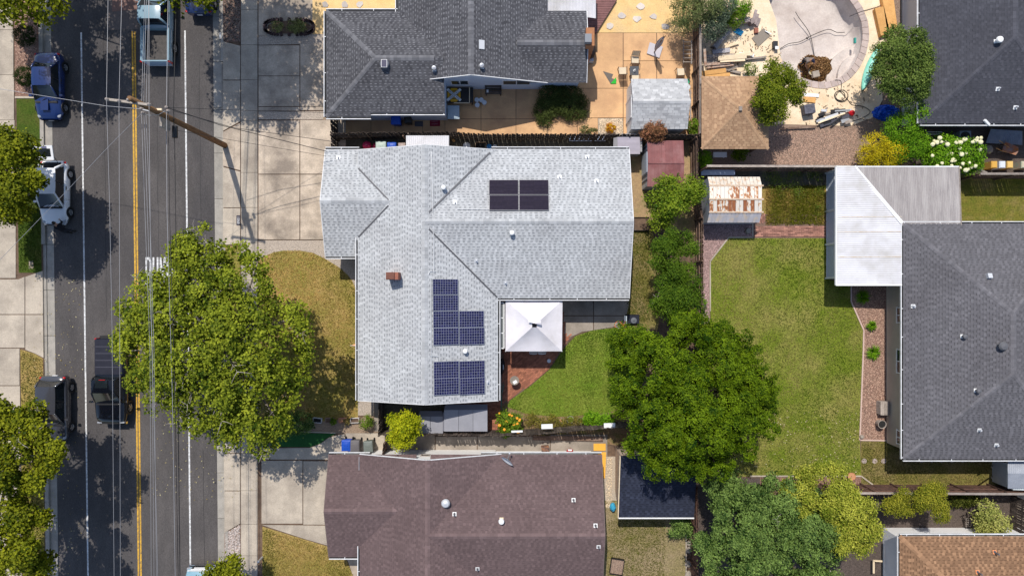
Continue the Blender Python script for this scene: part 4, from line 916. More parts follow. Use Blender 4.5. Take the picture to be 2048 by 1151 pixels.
for yy in (296, 304, 352, 362): MB().box((rx0+.04, P(0, yy, 1).y, 1.0), (.03, .09, 1.8)).build("wall_rib", M("wall_rib_dark", (.14, .15, .18)) if yy == 296 else MATS["wall_rib_dark"], sr)
MB().box((rx0+.035, P(0, 328, 1).y, .95), (.03, 1.3, 1.7)).build("door", M("metal_door", (.55, .6, .68), rough=.5), sr)
# small grey resin shed
sg = empty("storage_shed", P(1252, 292), "small mauve grey plastic shed with lapped roof behind the dark fence", "shed")
for k in range(6):
    y_ = 274+k*5.6; MB().add([P(1234, y_, 1.72-k*.02), P(1280, y_, 1.72-k*.02), P(1280, y_+6, 1.69-k*.02), P(1234, y_+6, 1.69-k*.02)], [(3, 2, 1, 0)]).build("roof_panel", M("mauve_resin", (.42, .38, .43), (.38, .345, .39), 3, rough=.6, objr=.06) if k == 0 else MATS["mauve_resin"], sg)
MB().prism([P(1236, 278), P(1275, 278), P(1275, 313), P(1236, 313)], -.01, 1.55).build("wall", M("grey_resin", (.32, .31, .32), rough=.6), sg)
MB().add([P(1227, 276, 1.5), P(1235, 274, 1.74), P(1235, 308, 1.62), P(1226, 306, 1.4)], [(3, 2, 1, 0)]).build("roof_edge", MATS["grey_resin"], sg)
# rusty gambrel shed
m_rust = bpy.data.materials.new("rusty_white_metal"); m_rust.use_nodes = True
_N = m_rust.node_tree.nodes; _L = m_rust.node_tree.links; _b = _N["Principled BSDF"]; _b.inputs["Roughness"].default_value = .6
_g = _N.new("ShaderNodeNewGeometry"); _mp = _N.new("ShaderNodeMapping"); _mp.inputs["Scale"].default_value = (1.0, .45, 1); _L.new(_g.outputs["Position"], _mp.inputs[0])
_n = _N.new("ShaderNodeTexNoise"); _n.inputs["Scale"].default_value = 7; _n.inputs["Detail"].default_value = 6; _L.new(_mp.outputs[0], _n.inputs["Vector"])
_oi = _N.new("ShaderNodeObjectInfo"); _ad = _N.new("ShaderNodeMath"); _ad.operation = 'MULTIPLY_ADD'; _ad.inputs[1].default_value = .42; _L.new(_oi.outputs["Random"], _ad.inputs[0]); _L.new(_n.outputs["Fac"], _ad.inputs[2])
_r = _N.new("ShaderNodeValToRGB"); _e = _r.color_ramp.elements; _e[0].position = .0; _e[0].color = (.70, .66, .60, 1); _e[1].position = 1; _e[1].color = (.26, .085, .03, 1)
for pos, c in ((.70, (.68, .62, .54, 1)), (.74, (.58, .33, .16, 1)), (.80, (.33, .12, .045, 1))): _x = _r.color_ramp.elements.new(pos); _x.color = c
_L.new(_ad.outputs[0], _r.inputs[0]); _L.new(_r.outputs[0], _b.inputs["Base Color"])
m_rustlow = M("grey_band_metal", (.42, .41, .44), (.36, .35, .38), 2, (.5, .4, .3), 3, .3, rough=.6, objr=.06); m_rusttop = M("stained_white_metal", (.68, .62, .54), (.62, .54, .45), 2, (.5, .3, .16), 5, .25, rough=.6, objr=.05)  # lower south band is a darker grey than the north one
sm = empty("metal_shed", P(1468, 405), "rusty white metal gambrel shed beside the weedy patch", "shed")
gx0, gx1 = 1419, 1524; ny = 14
bands = [((353.5, 1.72), (371, 2.0), m_rusttop, 4), ((371, 2.0), (398, 2.18), m_rust, 0), ((398, 2.18), (424, 2.0), m_rust, 0), ((424, 2.0), (445, 1.72), m_rustlow, 4)]
for (ya, za), (yb, zb), mt, sl in bands:
    for k in range(ny):
        xa, xb = gx0+(gx1-gx0)*k/ny, gx0+(gx1-gx0)*(k+1)/ny
        sh0 = -4 if sl and ya < 360 else 0; sh1 = -5 if sl and ya > 400 else 0
        MB().add([P(xa+.3+sh0, ya, za), P(xb-.3+sh0, ya, za), P(xb-.3+sh1, yb, zb), P(xa+.3+sh1, yb, zb)], [(3, 2, 1, 0)]).build("roof_panel", mt, sm)
for ya, za in ((371, 2.0), (398, 2.18), (424, 2.0)): MB().beam(P(gx0-1, ya, za+.015), P(gx1+3, ya, za+.015), .10, .03).build("roof_trim", M("rust_trim", (.5, .34, .22), (.62, .52, .42), 8) if ya == 371 else MATS["rust_trim"], sm)
wlx0, wlx1 = P(1416, 0, 1.7).x, P(1519, 0, 1.7).x; wly1, wly0 = P(0, 356, 1.7).y, P(0, 443, 1.7).y
prof = [(wly1, -.01), (wly0, -.01), (wly0, 1.68), (P(0, 424, 1.95).y, 1.95), (P(0, 398, 2.12).y, 2.12), (P(0, 371, 1.95).y, 1.95), (wly1, 1.68)]
MB().add([(wlx0, y, z) for y, z in prof] + [(wlx1, y, z) for y, z in prof], [tuple(range(7)), tuple(range(13, 6, -1))] + [((i+1) % 7, i, 7+i, 7+(i+1) % 7) for i in range(7)]).build("wall", M("blue_grey_metal", (.40, .44, .50), (.34, .38, .44), 3, rough=.5), sm)
# gazebo
m_rz = roofm("gazebo_shingle", (.24, .13, .075), (.50, .32, .19)); STYLES['gaz'] = dict(c=.155, per=.30, gap=.08, t0=.45, t1=1.0, tg=.6, td=.3, ds=.3, h=.012)
gz = empty("gazebo", P(1470, 225), "square gazebo with tan shingle pyramid roof by the pool", "gazebo"); gzs = []
gx0_, gx1_, gy0_, gy1_ = P(1403, 0, 2.4).x, P(1537, 0, 2.4).x, P(0, 298, 2.4).y, P(0, 153, 2.4).y; ap_ = Vector(((gx0_+gx1_)/2, (gy0_+gy1_)/2, 3.35))
cn = [Vector((gx0_, gy0_, 2.4)), Vector((gx1_, gy0_, 2.4)), Vector((gx1_, gy1_, 2.4)), Vector((gx0_, gy1_, 2.4))]
for i in range(4): slope(gz, gzs, [cn[i], cn[(i+1) % 4], ap_], 'gaz', m_rz, m_rt_u); ridge_caps(gz, cn[i], ap_, .3, m_rz, .10, .22, "hip_cap")
MB().box(ap_ + Vector((0, 0, .04)), (.2, .26, .08)).build("finial", m_woodg, gz)
for c in cn: MB().beam(Vector((ap_.x+(c.x-ap_.x)*.85, ap_.y+(c.y-ap_.y)*.85, 0)), Vector((ap_.x+(c.x-ap_.x)*.85, ap_.y+(c.y-ap_.y)*.85, 2.5)), .14, .14).build("post", m_wood, gz)
# navy roofed shed
m_nv = roofm("navy_shingle", (.013, .016, .030), (.044, .052, .085))
nv = empty("garden_shed", P(1310, 990), "beige shed with navy shingle roof and white fascia under the big green tree", "shed"); nvs = []
nx0_, nx1_, ny0_, ny1_ = P(1237, 0, 2.3).x, P(1388, 0, 2.3).x, P(0, 1034, 2.3).y, P(0, 905, 2.3).y
slope(nv, nvs, [(nx0_, ny0_, 2.3), (nx1_, ny0_, 2.3), (nx1_, ny1_, 3.1), (nx0_, ny1_, 3.1)], 'navy', m_nv, M("navy_under", (.03, .035, .05)))
MB().beam((nx0_, ny0_-.03, 2.26), (nx1_, ny0_-.03, 2.26), .08, .16).build("fascia", m_white, nv); MB().beam((nx0_-.03, ny0_, 2.28), (nx0_-.03, ny1_, 3.08), .05, .14).build("fascia", m_palelum, nv)
MB().add([(x, y, z) for x in (nx0_+.15, nx1_-.15) for y, z in ((ny1_-.15, -.01), (ny0_+.9, -.01), (ny0_+.15, 2.2), (ny1_-.15, 3.0))], [(0, 1, 2, 3), (7, 6, 5, 4), (1, 0, 4, 5), (2, 1, 5, 6), (3, 2, 6, 7), (0, 3, 7, 4)]).build("wall", M("beige_siding", (.52, .40, .31), (.48, .37, .285), 3), nv)
# metal shed at the east edge
se_ = empty("metal_shed", P(2010, 945), "small white metal shed with grey roof beside the board fence", "shed")
MB().prism([P(1984, 915), P(2110, 915), P(2110, 966), P(1984, 962)], -.01, 1.85).build("wall", M("white_metal_wall", (.55, .58, .58), (.48, .52, .53), 3, rough=.5), se_)
corrugated("roof_sheet", [P(2016, 976, 1.95), P(2140, 976, 1.95), P(2140, 946, 2.25), P(2016, 946, 2.25)], M("blue_grey_roof", (.34, .36, .40), (.28, .3, .34), 2, fine=.15, rough=.6), se_, rib=.12)
corrugated("roof_sheet", [P(2140, 905, 1.95), P(2016, 905, 1.95), P(2016, 946, 2.25), P(2140, 946, 2.25)], MATS["blue_grey_roof"], se_, rib=.12)
MB().add([P(2012, 905, 1.9), P(2012, 976, 1.9), P(2016, 946, 2.25)], [(0, 1, 2)]).build("gable_panel", MATS["white_metal_wall"], se_)
for yy in (930, 952): MB().beam(P(1984, yy, .2), P(1984, yy+3, 1.8), .04, .09).build("wall_trim", m_black, se_)
# resin storage cabinets in the south passage
m_gr1 = M("grey_resin_lid", (.30, .30, .33), (.27, .27, .30), 2, rough=.6, objr=.05); m_gr2 = M("dark_resin", (.16, .16, .19), rough=.6)
c1 = empty("storage_cabinet", P(930, 838), "large grey plastic storage shed with three panel lid beside brick paving", "storage shed")
MB().prism([P(890, 816), P(970, 816), P(970, 852), P(890, 852)], -.01, 1.45).build("wall", m_gr2, c1)
for k in range(3): MB().add([P(888.3+29*k, 819, 1.62), P(916.7+29*k, 819, 1.62), P(916.7+29*k, 862, 1.5), P(888.3+29*k, 862, 1.5)], [(3, 2, 1, 0)]).build("lid_panel", m_gr1, c1)
MB().add([P(891, 808, 1.4), P(975, 808, 1.4), P(975, 819, 1.6), P(888, 819, 1.6)], [(3, 2, 1, 0)]).build("lid_front", m_gr2, c1)
c2 = empty("storage_cabinet", P(862, 845), "smaller grey plastic storage cabinet beside the lemon tree", "storage shed")
MB().prism([P(838, 826), P(884, 826), P(884, 858), P(838, 858)], -.01, 1.2).build("wall", m_gr2, c2)
for x0, x1 in ((837, 860), (861, 886)): MB().add([P(x0, 832, 1.34), P(x1, 832, 1.34), P(x1, 867, 1.26), P(x0, 867, 1.26)], [(3, 2, 1, 0)]).build("lid_panel", m_gr1, c2)
MB().add([P(840, 821, 1.1), P(884, 821, 1.1), P(886, 832, 1.33), P(836, 832, 1.33)], [(3, 2, 1, 0)]).build("lid_front", m_gr2, c2)
# white corrugated lean-to in the north passage
lt = empty("lean_to_roof", P(850, 285), "white corrugated lean-to roof over the passage beside the plastic bins", "lean-to")
corrugated("sheeting", [P(812, 296, 2.0), P(898, 296, 2.0), P(898, 271, 1.9), P(812, 271, 1.9)], m_corr, lt, rib=.13)
for x in (815, 895): MB().beam(P(x, 284), P(x, 284)+Vector((0, 0, 1.85)), .08, .08).build("post", m_wood, lt)
# ---------------------------------------------------------------- canopy
m_cloth = M("canopy_cloth", (.80, .77, .80), (.76, .73, .765), 1.5, rough=.8, bump=.7, bs=2.2, trans=.12, c3=(.66, .63, .64), s3=.9)
cnp = empty("canopy", P(1068, 652), "white pop-up canopy with torn peak over the brick patio", "canopy")
cc = [P(1011, 600, 2.35), P(1125, 600, 2.35), P(1124, 702, 2.35), P(1011, 702, 2.35)]; pk = P(1069, 650, 3.25)
for i in range(4):
    a, b = cc[i], cc[(i+1) % 4]; rows = []
    for t in (0, .12, .3, .5, .7, .92):
        row = []
        for j in range(9):
            e = a.lerp(b, j/8); p = e.lerp(pk, t); sag = -.10*math.sin(math.pi*t)*(0.4 + math.sin(math.pi*j/8)); p = p + Vector((0, 0, sag + (random.uniform(-.02, .02) if 0 < j < 8 and i == 1 else 0))); row.append(p)
        rows.append(row)
    g = MB(); g.grid(rows[::-1] if False else rows); pnl = g.build("roof_panel", m_cloth, cnp, smooth=True)
    MB().grid([[a.lerp(b, j/6) - Vector((0, 0, .25)) for j in range(7)], [a.lerp(b, j/6) for j in range(7)]]).build("valance", m_cloth, pnl)
    MB().tube([P(*((1013, 603), (1121, 603), (1121, 699), (1013, 699))[i]), Vector((cc[i].x, cc[i].y, 2.35))], .025, 6).build("leg", m_white, cnp)
g = MB(); rows = [[pk + Vector((.42*math.cos(t)*s_, .35*math.sin(t)*s_ + .12, .22-.18*s_+.03*math.sin(5*t))) for t in [math.pi*(k/8)-.3 for k in range(9)]] for s_ in (1, .5, .05)]
g.grid(rows); g.build("peak_vent", m_cloth, cnp, smooth=True); MB().lathe(pk+Vector((0, 0, -.25)), [(.16, 0), (.02, .02)], 12).build("frame_hub", m_black, cnp)
# ---------------------------------------------------------------- street: pole and wires
up = empty("utility_pole", P(450, 291), "brown timber utility pole with crossarms beside the driveway apron", "utility pole")
pb = P(450, 291); m_pole = M("pole_timber", (.25, .14, .065), (.17, .09, .045), 3, (.09, .05, .03), 6, .5, fine=.3, bump=.4, stretch=(3, 3, .4))
MB().tube([pb, pb+Vector((0, 0, 5.5)), pb+Vector((0, 0, 11))], [.19, .165, .13], 14).build("shaft", m_pole, up, smooth=True)
m_arm = M("grey_arm", (.40, .35, .30), (.32, .28, .24), 5, fine=.2)
a1, b1 = P(216, 199, 10.5), P(300, 210, 10.5); MB().beam(a1, b1, .12, .14).build("crossarm", m_arm, up)
a2, b2 = P(306, 219, 8.6), P(324, 219, 8.6); MB().beam(a2, b2, .1, .1).build("crossarm", m_palelum, up)
for q, z in (((214, 199), 10.6), ((238, 202), 10.6), ((298, 209), 10.6), ((257, 200), 10.9), ((283, 218), 9.0), ((286, 226), 9.0), ((333, 215), 8.3), ((336, 222), 8.3)):
    p = P(*q, z); MB().lathe(p, [(.05, -.1), (.09, -.05), (.06, 0), (.09, .05), (.05, .12), (.01, .14)], 10).build("insulator", M("porcelain", (.35, .30, .27), rough=.3) if q == (214, 199) else MATS["porcelain"], up)
MB().tube([P(283, 219, 9.0), P(300, 222, 9.0)], .035, 6).tube([P(286, 227, 9), P(299, 231, 8.8), P(318, 229, 8.5), P(330, 222, 8.3)], .016, 5).build("bracket", m_steel, up)
MB().box(P(330, 248, 7.5), (.12, .55, .9)).build("cable_box", m_arm, up)
cyl = P(350, 263, 7.0); MB().tube([cyl+Vector((0, .3, 0)), cyl+Vector((0, -.35, 0))], .15, 12).build("splice_case", m_black, up)
m_wire_l = M("aluminium_wire", (.34, .34, .36), rough=.5, metal=.3); m_wire_d = M("black_cable", (.02, .02, .022), rough=.5)
def wire(label, pts, r=.010, mat=None, dash=False, name="power_line"):
    q = [P(*p) for p in pts]; fine = []
    for a, b in zip(q[:-1], q[1:]):
        n = 8
        for i in range(n): fine.append(a.lerp(b, i/n))
    fine.append(q[-1]); return MB().tube(fine, r, 5).build(name, mat or m_wire_l, label=label, cat="wire")
wire("overhead wire nearest the west kerb, over the southbound lane", [(217,-60,10.7),(213,199,10.7),(219,400,10.5),(224,650,10.4),(229,1250,10.3)])
wire("overhead wire just west of the yellow centre lines", [(245,-60,10.7),(238,200,10.7),(239,500,10.5),(241,1250,10.3)])
wire("overhead wire from the east end of the long crossarm", [(298,-60,10.6),(298,209,10.7),(302,600,10.5),(318,1250,10.3)])
wire("pale overhead wire running north from the grey bracket, westernmost of three", [(291,-60,9.3),(283,214,9.0)]); wire("pale overhead wire running north from the grey bracket, middle of three", [(294.5,-60,9.3),(287,217,9.0)]); wire("pale overhead wire running north from the grey bracket, easternmost of three", [(299,-60,9.3),(292,219,9.0)])
wire("pale overhead wire running south from the grey bracket, westernmost of three", [(283,228,9.0),(289,400,8.9),(300,700,8.9),(303,1250,8.9)]); wire("pale overhead wire running south from the grey bracket, middle of three", [(288,229,9.0),(294,400,8.9),(304,700,8.9),(309,1250,8.9)]); wire("pale overhead wire running south from the grey bracket, easternmost of three", [(292,230,9.0),(299,400,8.9),(308,700,8.9),(314,1250,8.9)])
wire("grey twin cable bundle along the pole, western strand", [(337,-60,8.5),(333,213,8.3),(334,420,8.2),(345,800,8.1),(352,1250,8.0)], .014); wire("grey twin cable bundle along the pole, eastern strand", [(341,-60,8.5),(336.5,213,8.3),(339,420,8.2),(350,800,8.1),(358,1250,8.0)], .018, m_wire_d)
wire("thick black telephone cable with splice case beside the pole", [(354,-60,7.2),(347,215,7.0),(350,330,6.9),(356,800,6.9),(361,1250,6.8)], .022, m_wire_d)
wire("twisted service cable crossing the road west from the pole", [(-80,165,8.6),(75,190,8.7),(212,212,8.9),(282,218,9.0)], .013); wire("service cable slanting south west from the pole over the road", [(284,226,9.0),(220,290,8.6),(135,380,8.2),(-40,560,7.5)], .011)
wire("black service cable from the pole to the light grey garage roof", [(337,216,8.3),(440,250,6.5),(655,303,3.2)], .02, m_wire_d); wire("black service cable from the pole to the charcoal roof corner", [(348,222,7.0),(470,256,5.0),(665,283,3.0)], .016, m_wire_d); wire("thin cable from the pole across the driveway", [(350,260,7.0),(520,290,5.0),(652,312,3.2)], .011, m_wire_d)
wire("thin cable running east from the pole over the charcoal drive", [(336,215,8.3),(520,222,5.5),(668,226,3.1)], .012, m_wire_d)
# ================================================================== VEHICLES (local frame: +x is the front)
m_tyre = M("tyre_rubber", (.014, .014, .015), rough=.9); m_rim = M("alloy_rim", (.45, .46, .48), rough=.35, metal=.8); m_cglass = M("car_glass", (.012, .016, .020), rough=.06, spec=.9)
m_chrome = M("chrome", (.6, .6, .62), rough=.15, metal=1.0); m_red = M("tail_lamp", (.45, .01, .012), rough=.15); m_lamp = M("head_lamp", (.34, .36, .40), rough=.15, spec=.8); m_trim = M("car_trim", (.02, .02, .022), rough=.5)
def paint(name, c, rough=.22, spec=.5): return M(name, c, rough=rough, spec=spec, coat=.8)
def loft(stations, n_half):
    """stations: (x, [(y, z) from bottom centre-side to top centre]) mirrored into closed ribs"""
    g = MB(); rows = []
    for x, pr in stations: rows.append([Vector((x, y, z)) for y, z in pr] + [Vector((x, -y, z)) for y, z in reversed(pr[:-1] if pr[-1][0] == 0 else pr)])
    c = len(rows[0]); g.add([p for r in rows for p in r], [(i*c+j, i*c+(j+1) % c, (i+1)*c+(j+1) % c, (i+1)*c+j) for i in range(len(rows)-1) for j in range(c)])
    g.add([p for p in rows[0]], [tuple(range(c))]); g.add([p for p in rows[-1]], [tuple(range(c))[::-1]]); return g
def body_profile(hw, zb, zt, crown): return [(hw*.72, zb), (hw*.93, zb+.05), (hw*.99, zb+.22), (hw, (zb+zt)*.52), (hw*.985, zt-.16), (hw*.95, zt-.06), (hw*.86, zt), (hw*.5, zt+crown*.8), (0, zt+crown)]
def wheels(root, xs, hw, r, w=.22, rim=None):
    t = MB().lathe((0, 0, 0), [(r*.62, -w/2), (r*.9, -w/2), (r, -w*.32), (r, w*.32), (r*.9, w/2), (r*.62, w/2), (r*.62, -w/2)], 22, 'Y').mesh("wheel", Vector((0, 0, 0)), True); t.materials.append(m_tyre)
    g = MB(); g.lathe((0, 0, 0), [(r*.64, -.02), (r*.6, .05), (r*.5, .03)], 20, 'Y'); g.lathe((0, 0, 0), [(r*.14, .07), (.005, .075)], 10, 'Y'); g.lathe((0, 0, 0), [(r*.64, -.03), (.005, -.03)], 20, 'Y')
    for k in range(5):
        an = 2*math.pi*k/5; g.beam((r*.1*math.cos(an), .055, r*.1*math.sin(an)), (r*.6*math.cos(an), .05, r*.6*math.sin(an)), .07, .03, up=Vector((0, 1, 0)))
    rm = g.mesh("rim", Vector((0, 0, 0))); rm.materials.append(rim or m_rim)
    for x in xs:
        for s in (-1, 1):
            o = link_mesh("wheel", t, None, root, (x, s*(hw-w/2+.01), r)); q = link_mesh("rim", rm, None, o, (x, s*(hw-.06), r))
            if s < 0: q.rotation_euler = (0, 0, math.pi)
            MB().lathe((x, s*(hw-.02), r), [(r*1.16, -.025), (r*1.16, .028), (r*.7, .028)], 20, 'Y').build("wheel_arch", m_trim, root)
def quad_panel(a, b, c, d, nu, nv, bulge):
    """curved glass between bottom edge a-b and top edge d-c"""
    n = (Vector(b)-Vector(a)).cross(Vector(d)-Vector(a)).normalized(); a, b, c, d = map(Vector, (a, b, c, d)); rows = []
    for i in range(nv+1):
        t = i/nv; rows.append([a.lerp(b, j/nu).lerp(d.lerp(c, j/nu), t) + n*bulge*(math.sin(math.pi*j/nu)) for j in range(nu+1)])
    return rows
def greenhouse(root, pm, xb0, xt0, xt1, xb1, yb, yt, zb, zr, glass=None, roof_mat=None, splits=2, name_rear="rear_window", roofrail=False):
    """xb0/xt0 rear glass bottom/top, xt1/xb1 windscreen top/bottom"""
    gl = glass or m_cglass
    MB().grid(quad_panel((xb1, yb*.93, zb), (xb1, -yb*.93, zb), (xt1, -yt*.93, zr), (xt1, yt*.93, zr), 8, 4, -.09 if False else .09)).build("windscreen", gl, root, smooth=True)
    MB().grid(quad_panel((xb0, -yb*.9, zb), (xb0, yb*.9, zb), (xt0, yt*.9, zr), (xt0, -yt*.9, zr), 8, 4, .06)).build(name_rear, gl, root, smooth=True)
    for s in (-1, 1):
        for k in range(splits):
            t0, t1 = k/splits+.02, (k+1)/splits-.02
            q = [Vector((xb0+.12, s*yb, zb)).lerp(Vector((xb1-.14, s*yb, zb)), t0), Vector((xb0+.12, s*yb, zb)).lerp(Vector((xb1-.14, s*yb, zb)), t1), Vector((xt0+.03, s*yt, zr-.02)).lerp(Vector((xt1-.03, s*yt, zr-.02)), t1), Vector((xt0+.03, s*yt, zr-.02)).lerp(Vector((xt1-.03, s*yt, zr-.02)), t0)]
            MB().add(q, [(0, 1, 2, 3)] if s < 0 else [(3, 2, 1, 0)]).build("side_window", gl, root)
        for a, b, w in (((xb1-.03, s*yb*.96, zb-.02), (xt1, s*yt*.96, zr), .09), ((xb0+.03, s*yb*.95, zb-.02), (xt0, s*yt*.95, zr), .12)):
            MB().tube([a, ((a[0]+b[0])/2, (a[1]+b[1])/2+s*.02, (a[2]+b[2])/2+.02), b], w*.55, 8).build("pillar", pm, root, smooth=True)
        if splits > 1:
            for k in range(1, splits):
                t = k/splits; a = Vector((xb0+.12, s*yb, zb)).lerp(Vector((xb1-.14, s*yb, zb)), t); b = Vector((xt0+.03, s*yt, zr)).lerp(Vector((xt1-.03, s*yt, zr)), t); MB().beam(a, b, .05, .03).build("pillar", m_trim, root)
    rows = []
    for i in range(9):
        t = i/8; x = xt0-.02+(xt1-xt0+.04)*t; e = 1-.05*abs(2*t-1)**3; row = []
        for j in range(9):
            u = j/4-1; row.append(Vector((x, yt*1.02*e*u, zr + .055*(1-abs(u)**2.6)*(1-.35*abs(2*t-1)**2) - .02*abs(u)**8)))
        rows.append(row)
    g = MB(); g.grid(rows); edge = [r[0] for r in rows] + [r[-1] for r in rows]
    g.grid([[p - Vector((0, 0, .05)) for p in r[::-1]] for r in rows]); return g.build("roof", roof_mat or pm, root, smooth=True)
def mirrors(root, x, hw, z, mat):
    for s in (-1, 1): MB().box((x, s*(hw+.11), z), (.13, .2, .13)).tube([(x+.02, s*(hw-.06), z-.03), (x, s*(hw+.06), z-.02)], .03, 6).build("wing_mirror", mat, root)
def plate(root, x, z, mat=None): MB().box((x, 0, z), (.02, .34, .15)).build("number_plate", mat or M("plate", (.7, .7, .72)) if "plate" not in MATS else MATS["plate"], root)
def hatch(label, pm, L, W, belt, top, name="parked_car", sedan=False, deck=None, rear_lights=True):
    root = empty(name, (0, 0, 0), label, "car"); h = W/2; fl, rl = L/2, -L/2
    dk_ = deck or belt
    S_ = [(rl, h*.78, .42, dk_-.12, .01), (rl+.08, h*.88, .30, dk_-.03, .02), (rl+.35, h*.97, .24, dk_, .03), (rl+.9, h, .22, max(dk_, belt-.02), .03), (0, h, .22, belt, .03), (fl-1.35, h, .22, belt-.02, .03), (fl-.9, h*.985, .24, belt-.10, .05), (fl-.4, h*.94, .27, belt-.2, .05), (fl-.12, h*.84, .32, belt-.3, .04), (fl, h*.66, .42, belt-.42, .02)]
    loft([(x, body_profile(hw, zb, zt, cr)) for x, hw, zb, zt, cr in S_], 9).build("body", pm, root, smooth=True)
    if sedan: gh = (rl+.55, rl+1.15, fl-2.05, fl-1.22)
    else: gh = (rl+.22, rl+.62, fl-1.95, fl-1.1)
    roof = greenhouse(root, pm, *gh, h*.90, h*.70, belt-.03, top)
    wheels(root, (rl+.82, fl-.85), h, .33); mirrors(root, fl-1.5, h, belt+.03, pm)
    for s in (-1, 1):
        MB().ball((fl-.28, s*h*.72, belt-.28), 1, 10, 6, sc=(.17, .14, .05)).build("headlight", m_lamp, root, smooth=True)
        MB().ball((rl+.12, s*h*.80, dk_-.10), 1, 10, 6, sc=(.08, .14, .07)).build("tail_light", m_red, root, smooth=True)
        MB().beam((rl+1.7, s*h*.99, belt-.12), (rl+1.9, s*h*.99, belt-.12), .04, .04).build("door_handle", m_trim, root)
    for x in (-.25*L+.55, .02*L, ): MB().beam((x+.35, 0-h*1.001, .4), (x+.35, -h*.99, belt-.05), .012, .012).beam((x+.35, h*1.001, .4), (x+.35, h*.99, belt-.05), .012, .012).build("door_seam", m_trim, root)
    MB().beam((fl-1.1, -h*.8, belt+.0), (fl-1.1, h*.8, belt+.0), .12, .03).build("cowl", m_trim, root)
    for yy in (-.35, .2): MB().beam((fl-1.12, yy*h, belt+.03), (fl-1.35, yy*h+.42, belt+.14), .025, .02).build("wiper", m_trim, root)
    plate(root, rl-.01, .6); plate(root, fl+.01, .42)
    MB().box((fl-.02, 0, .42), (.06, W*.5, .16)).build("grille", m_trim, root)
    return root
DN = -math.pi/2; UPW = math.pi/2
def gp(px, py): v = P(px, py); return Vector((v.x, v.y, -.115))
car_blue = hatch("blue sedan parked nose down by the west kerb, in tree shade", paint("blue_car_paint", (.008, .024, .11)), 4.35, 1.78, .88, 1.40, sedan=True, deck=.92); place(car_blue, gp(109, 178), DN)
MB().box((1.25, -.1, .93), (.75, .5, .012)).build("bonnet_scoop", MATS["blue_car_paint"], car_blue)
car_white = hatch("white hatchback with open tailgate parked by the west kerb", paint("white_car_paint", (.80, .81, .84)), 4.2, 1.80, .90, 1.46, deck=.80); place(car_white, gp(119, 388), DN)
for ch in list(car_white.children):
    if ch.name.startswith("rear_window"): bpy.data.objects.remove(ch)
tg = MB().box((-2.45, 0, 1.62), (.92, 1.25, .06), mat=Matrix.Rotation(R(12), 3, 'Y')).build("tailgate", MATS["white_car_paint"], car_white)
MB().box((-2.45, 0, 1.66), (.5, .95, .02), mat=Matrix.Rotation(R(12), 3, 'Y')).build("tailgate_window", m_cglass, tg); MB().box((-2.78, .1, 1.735), (.14, .32, .02)).build("number_plate", M("plate_dark", (.12, .12, .2)), tg)
for s in (-1, 1): MB().tube([(-1.75, s*.6, .95), (-2.3, s*.58, 1.6)], .018, 5).build("gas_strut", m_trim, car_white)
MB().box((-1.6, 0, .83), (.75, 1.15, .05)).build("boot_floor", m_trim, car_white)
car_grey = hatch("charcoal grey crossover parked nose down by the west kerb", paint("charcoal_car_paint", (.045, .046, .055)), 4.3, 1.84, .98, 1.60); place(car_grey, gp(121, 813), DN)
car_b2 = hatch("dark blue car parked under the tree by the east kerb", paint("navy_car_paint", (.015, .03, .10)), 4.4, 1.8, .9, 1.45, sedan=True, deck=.95); place(car_b2, gp(407, -30), UPW)
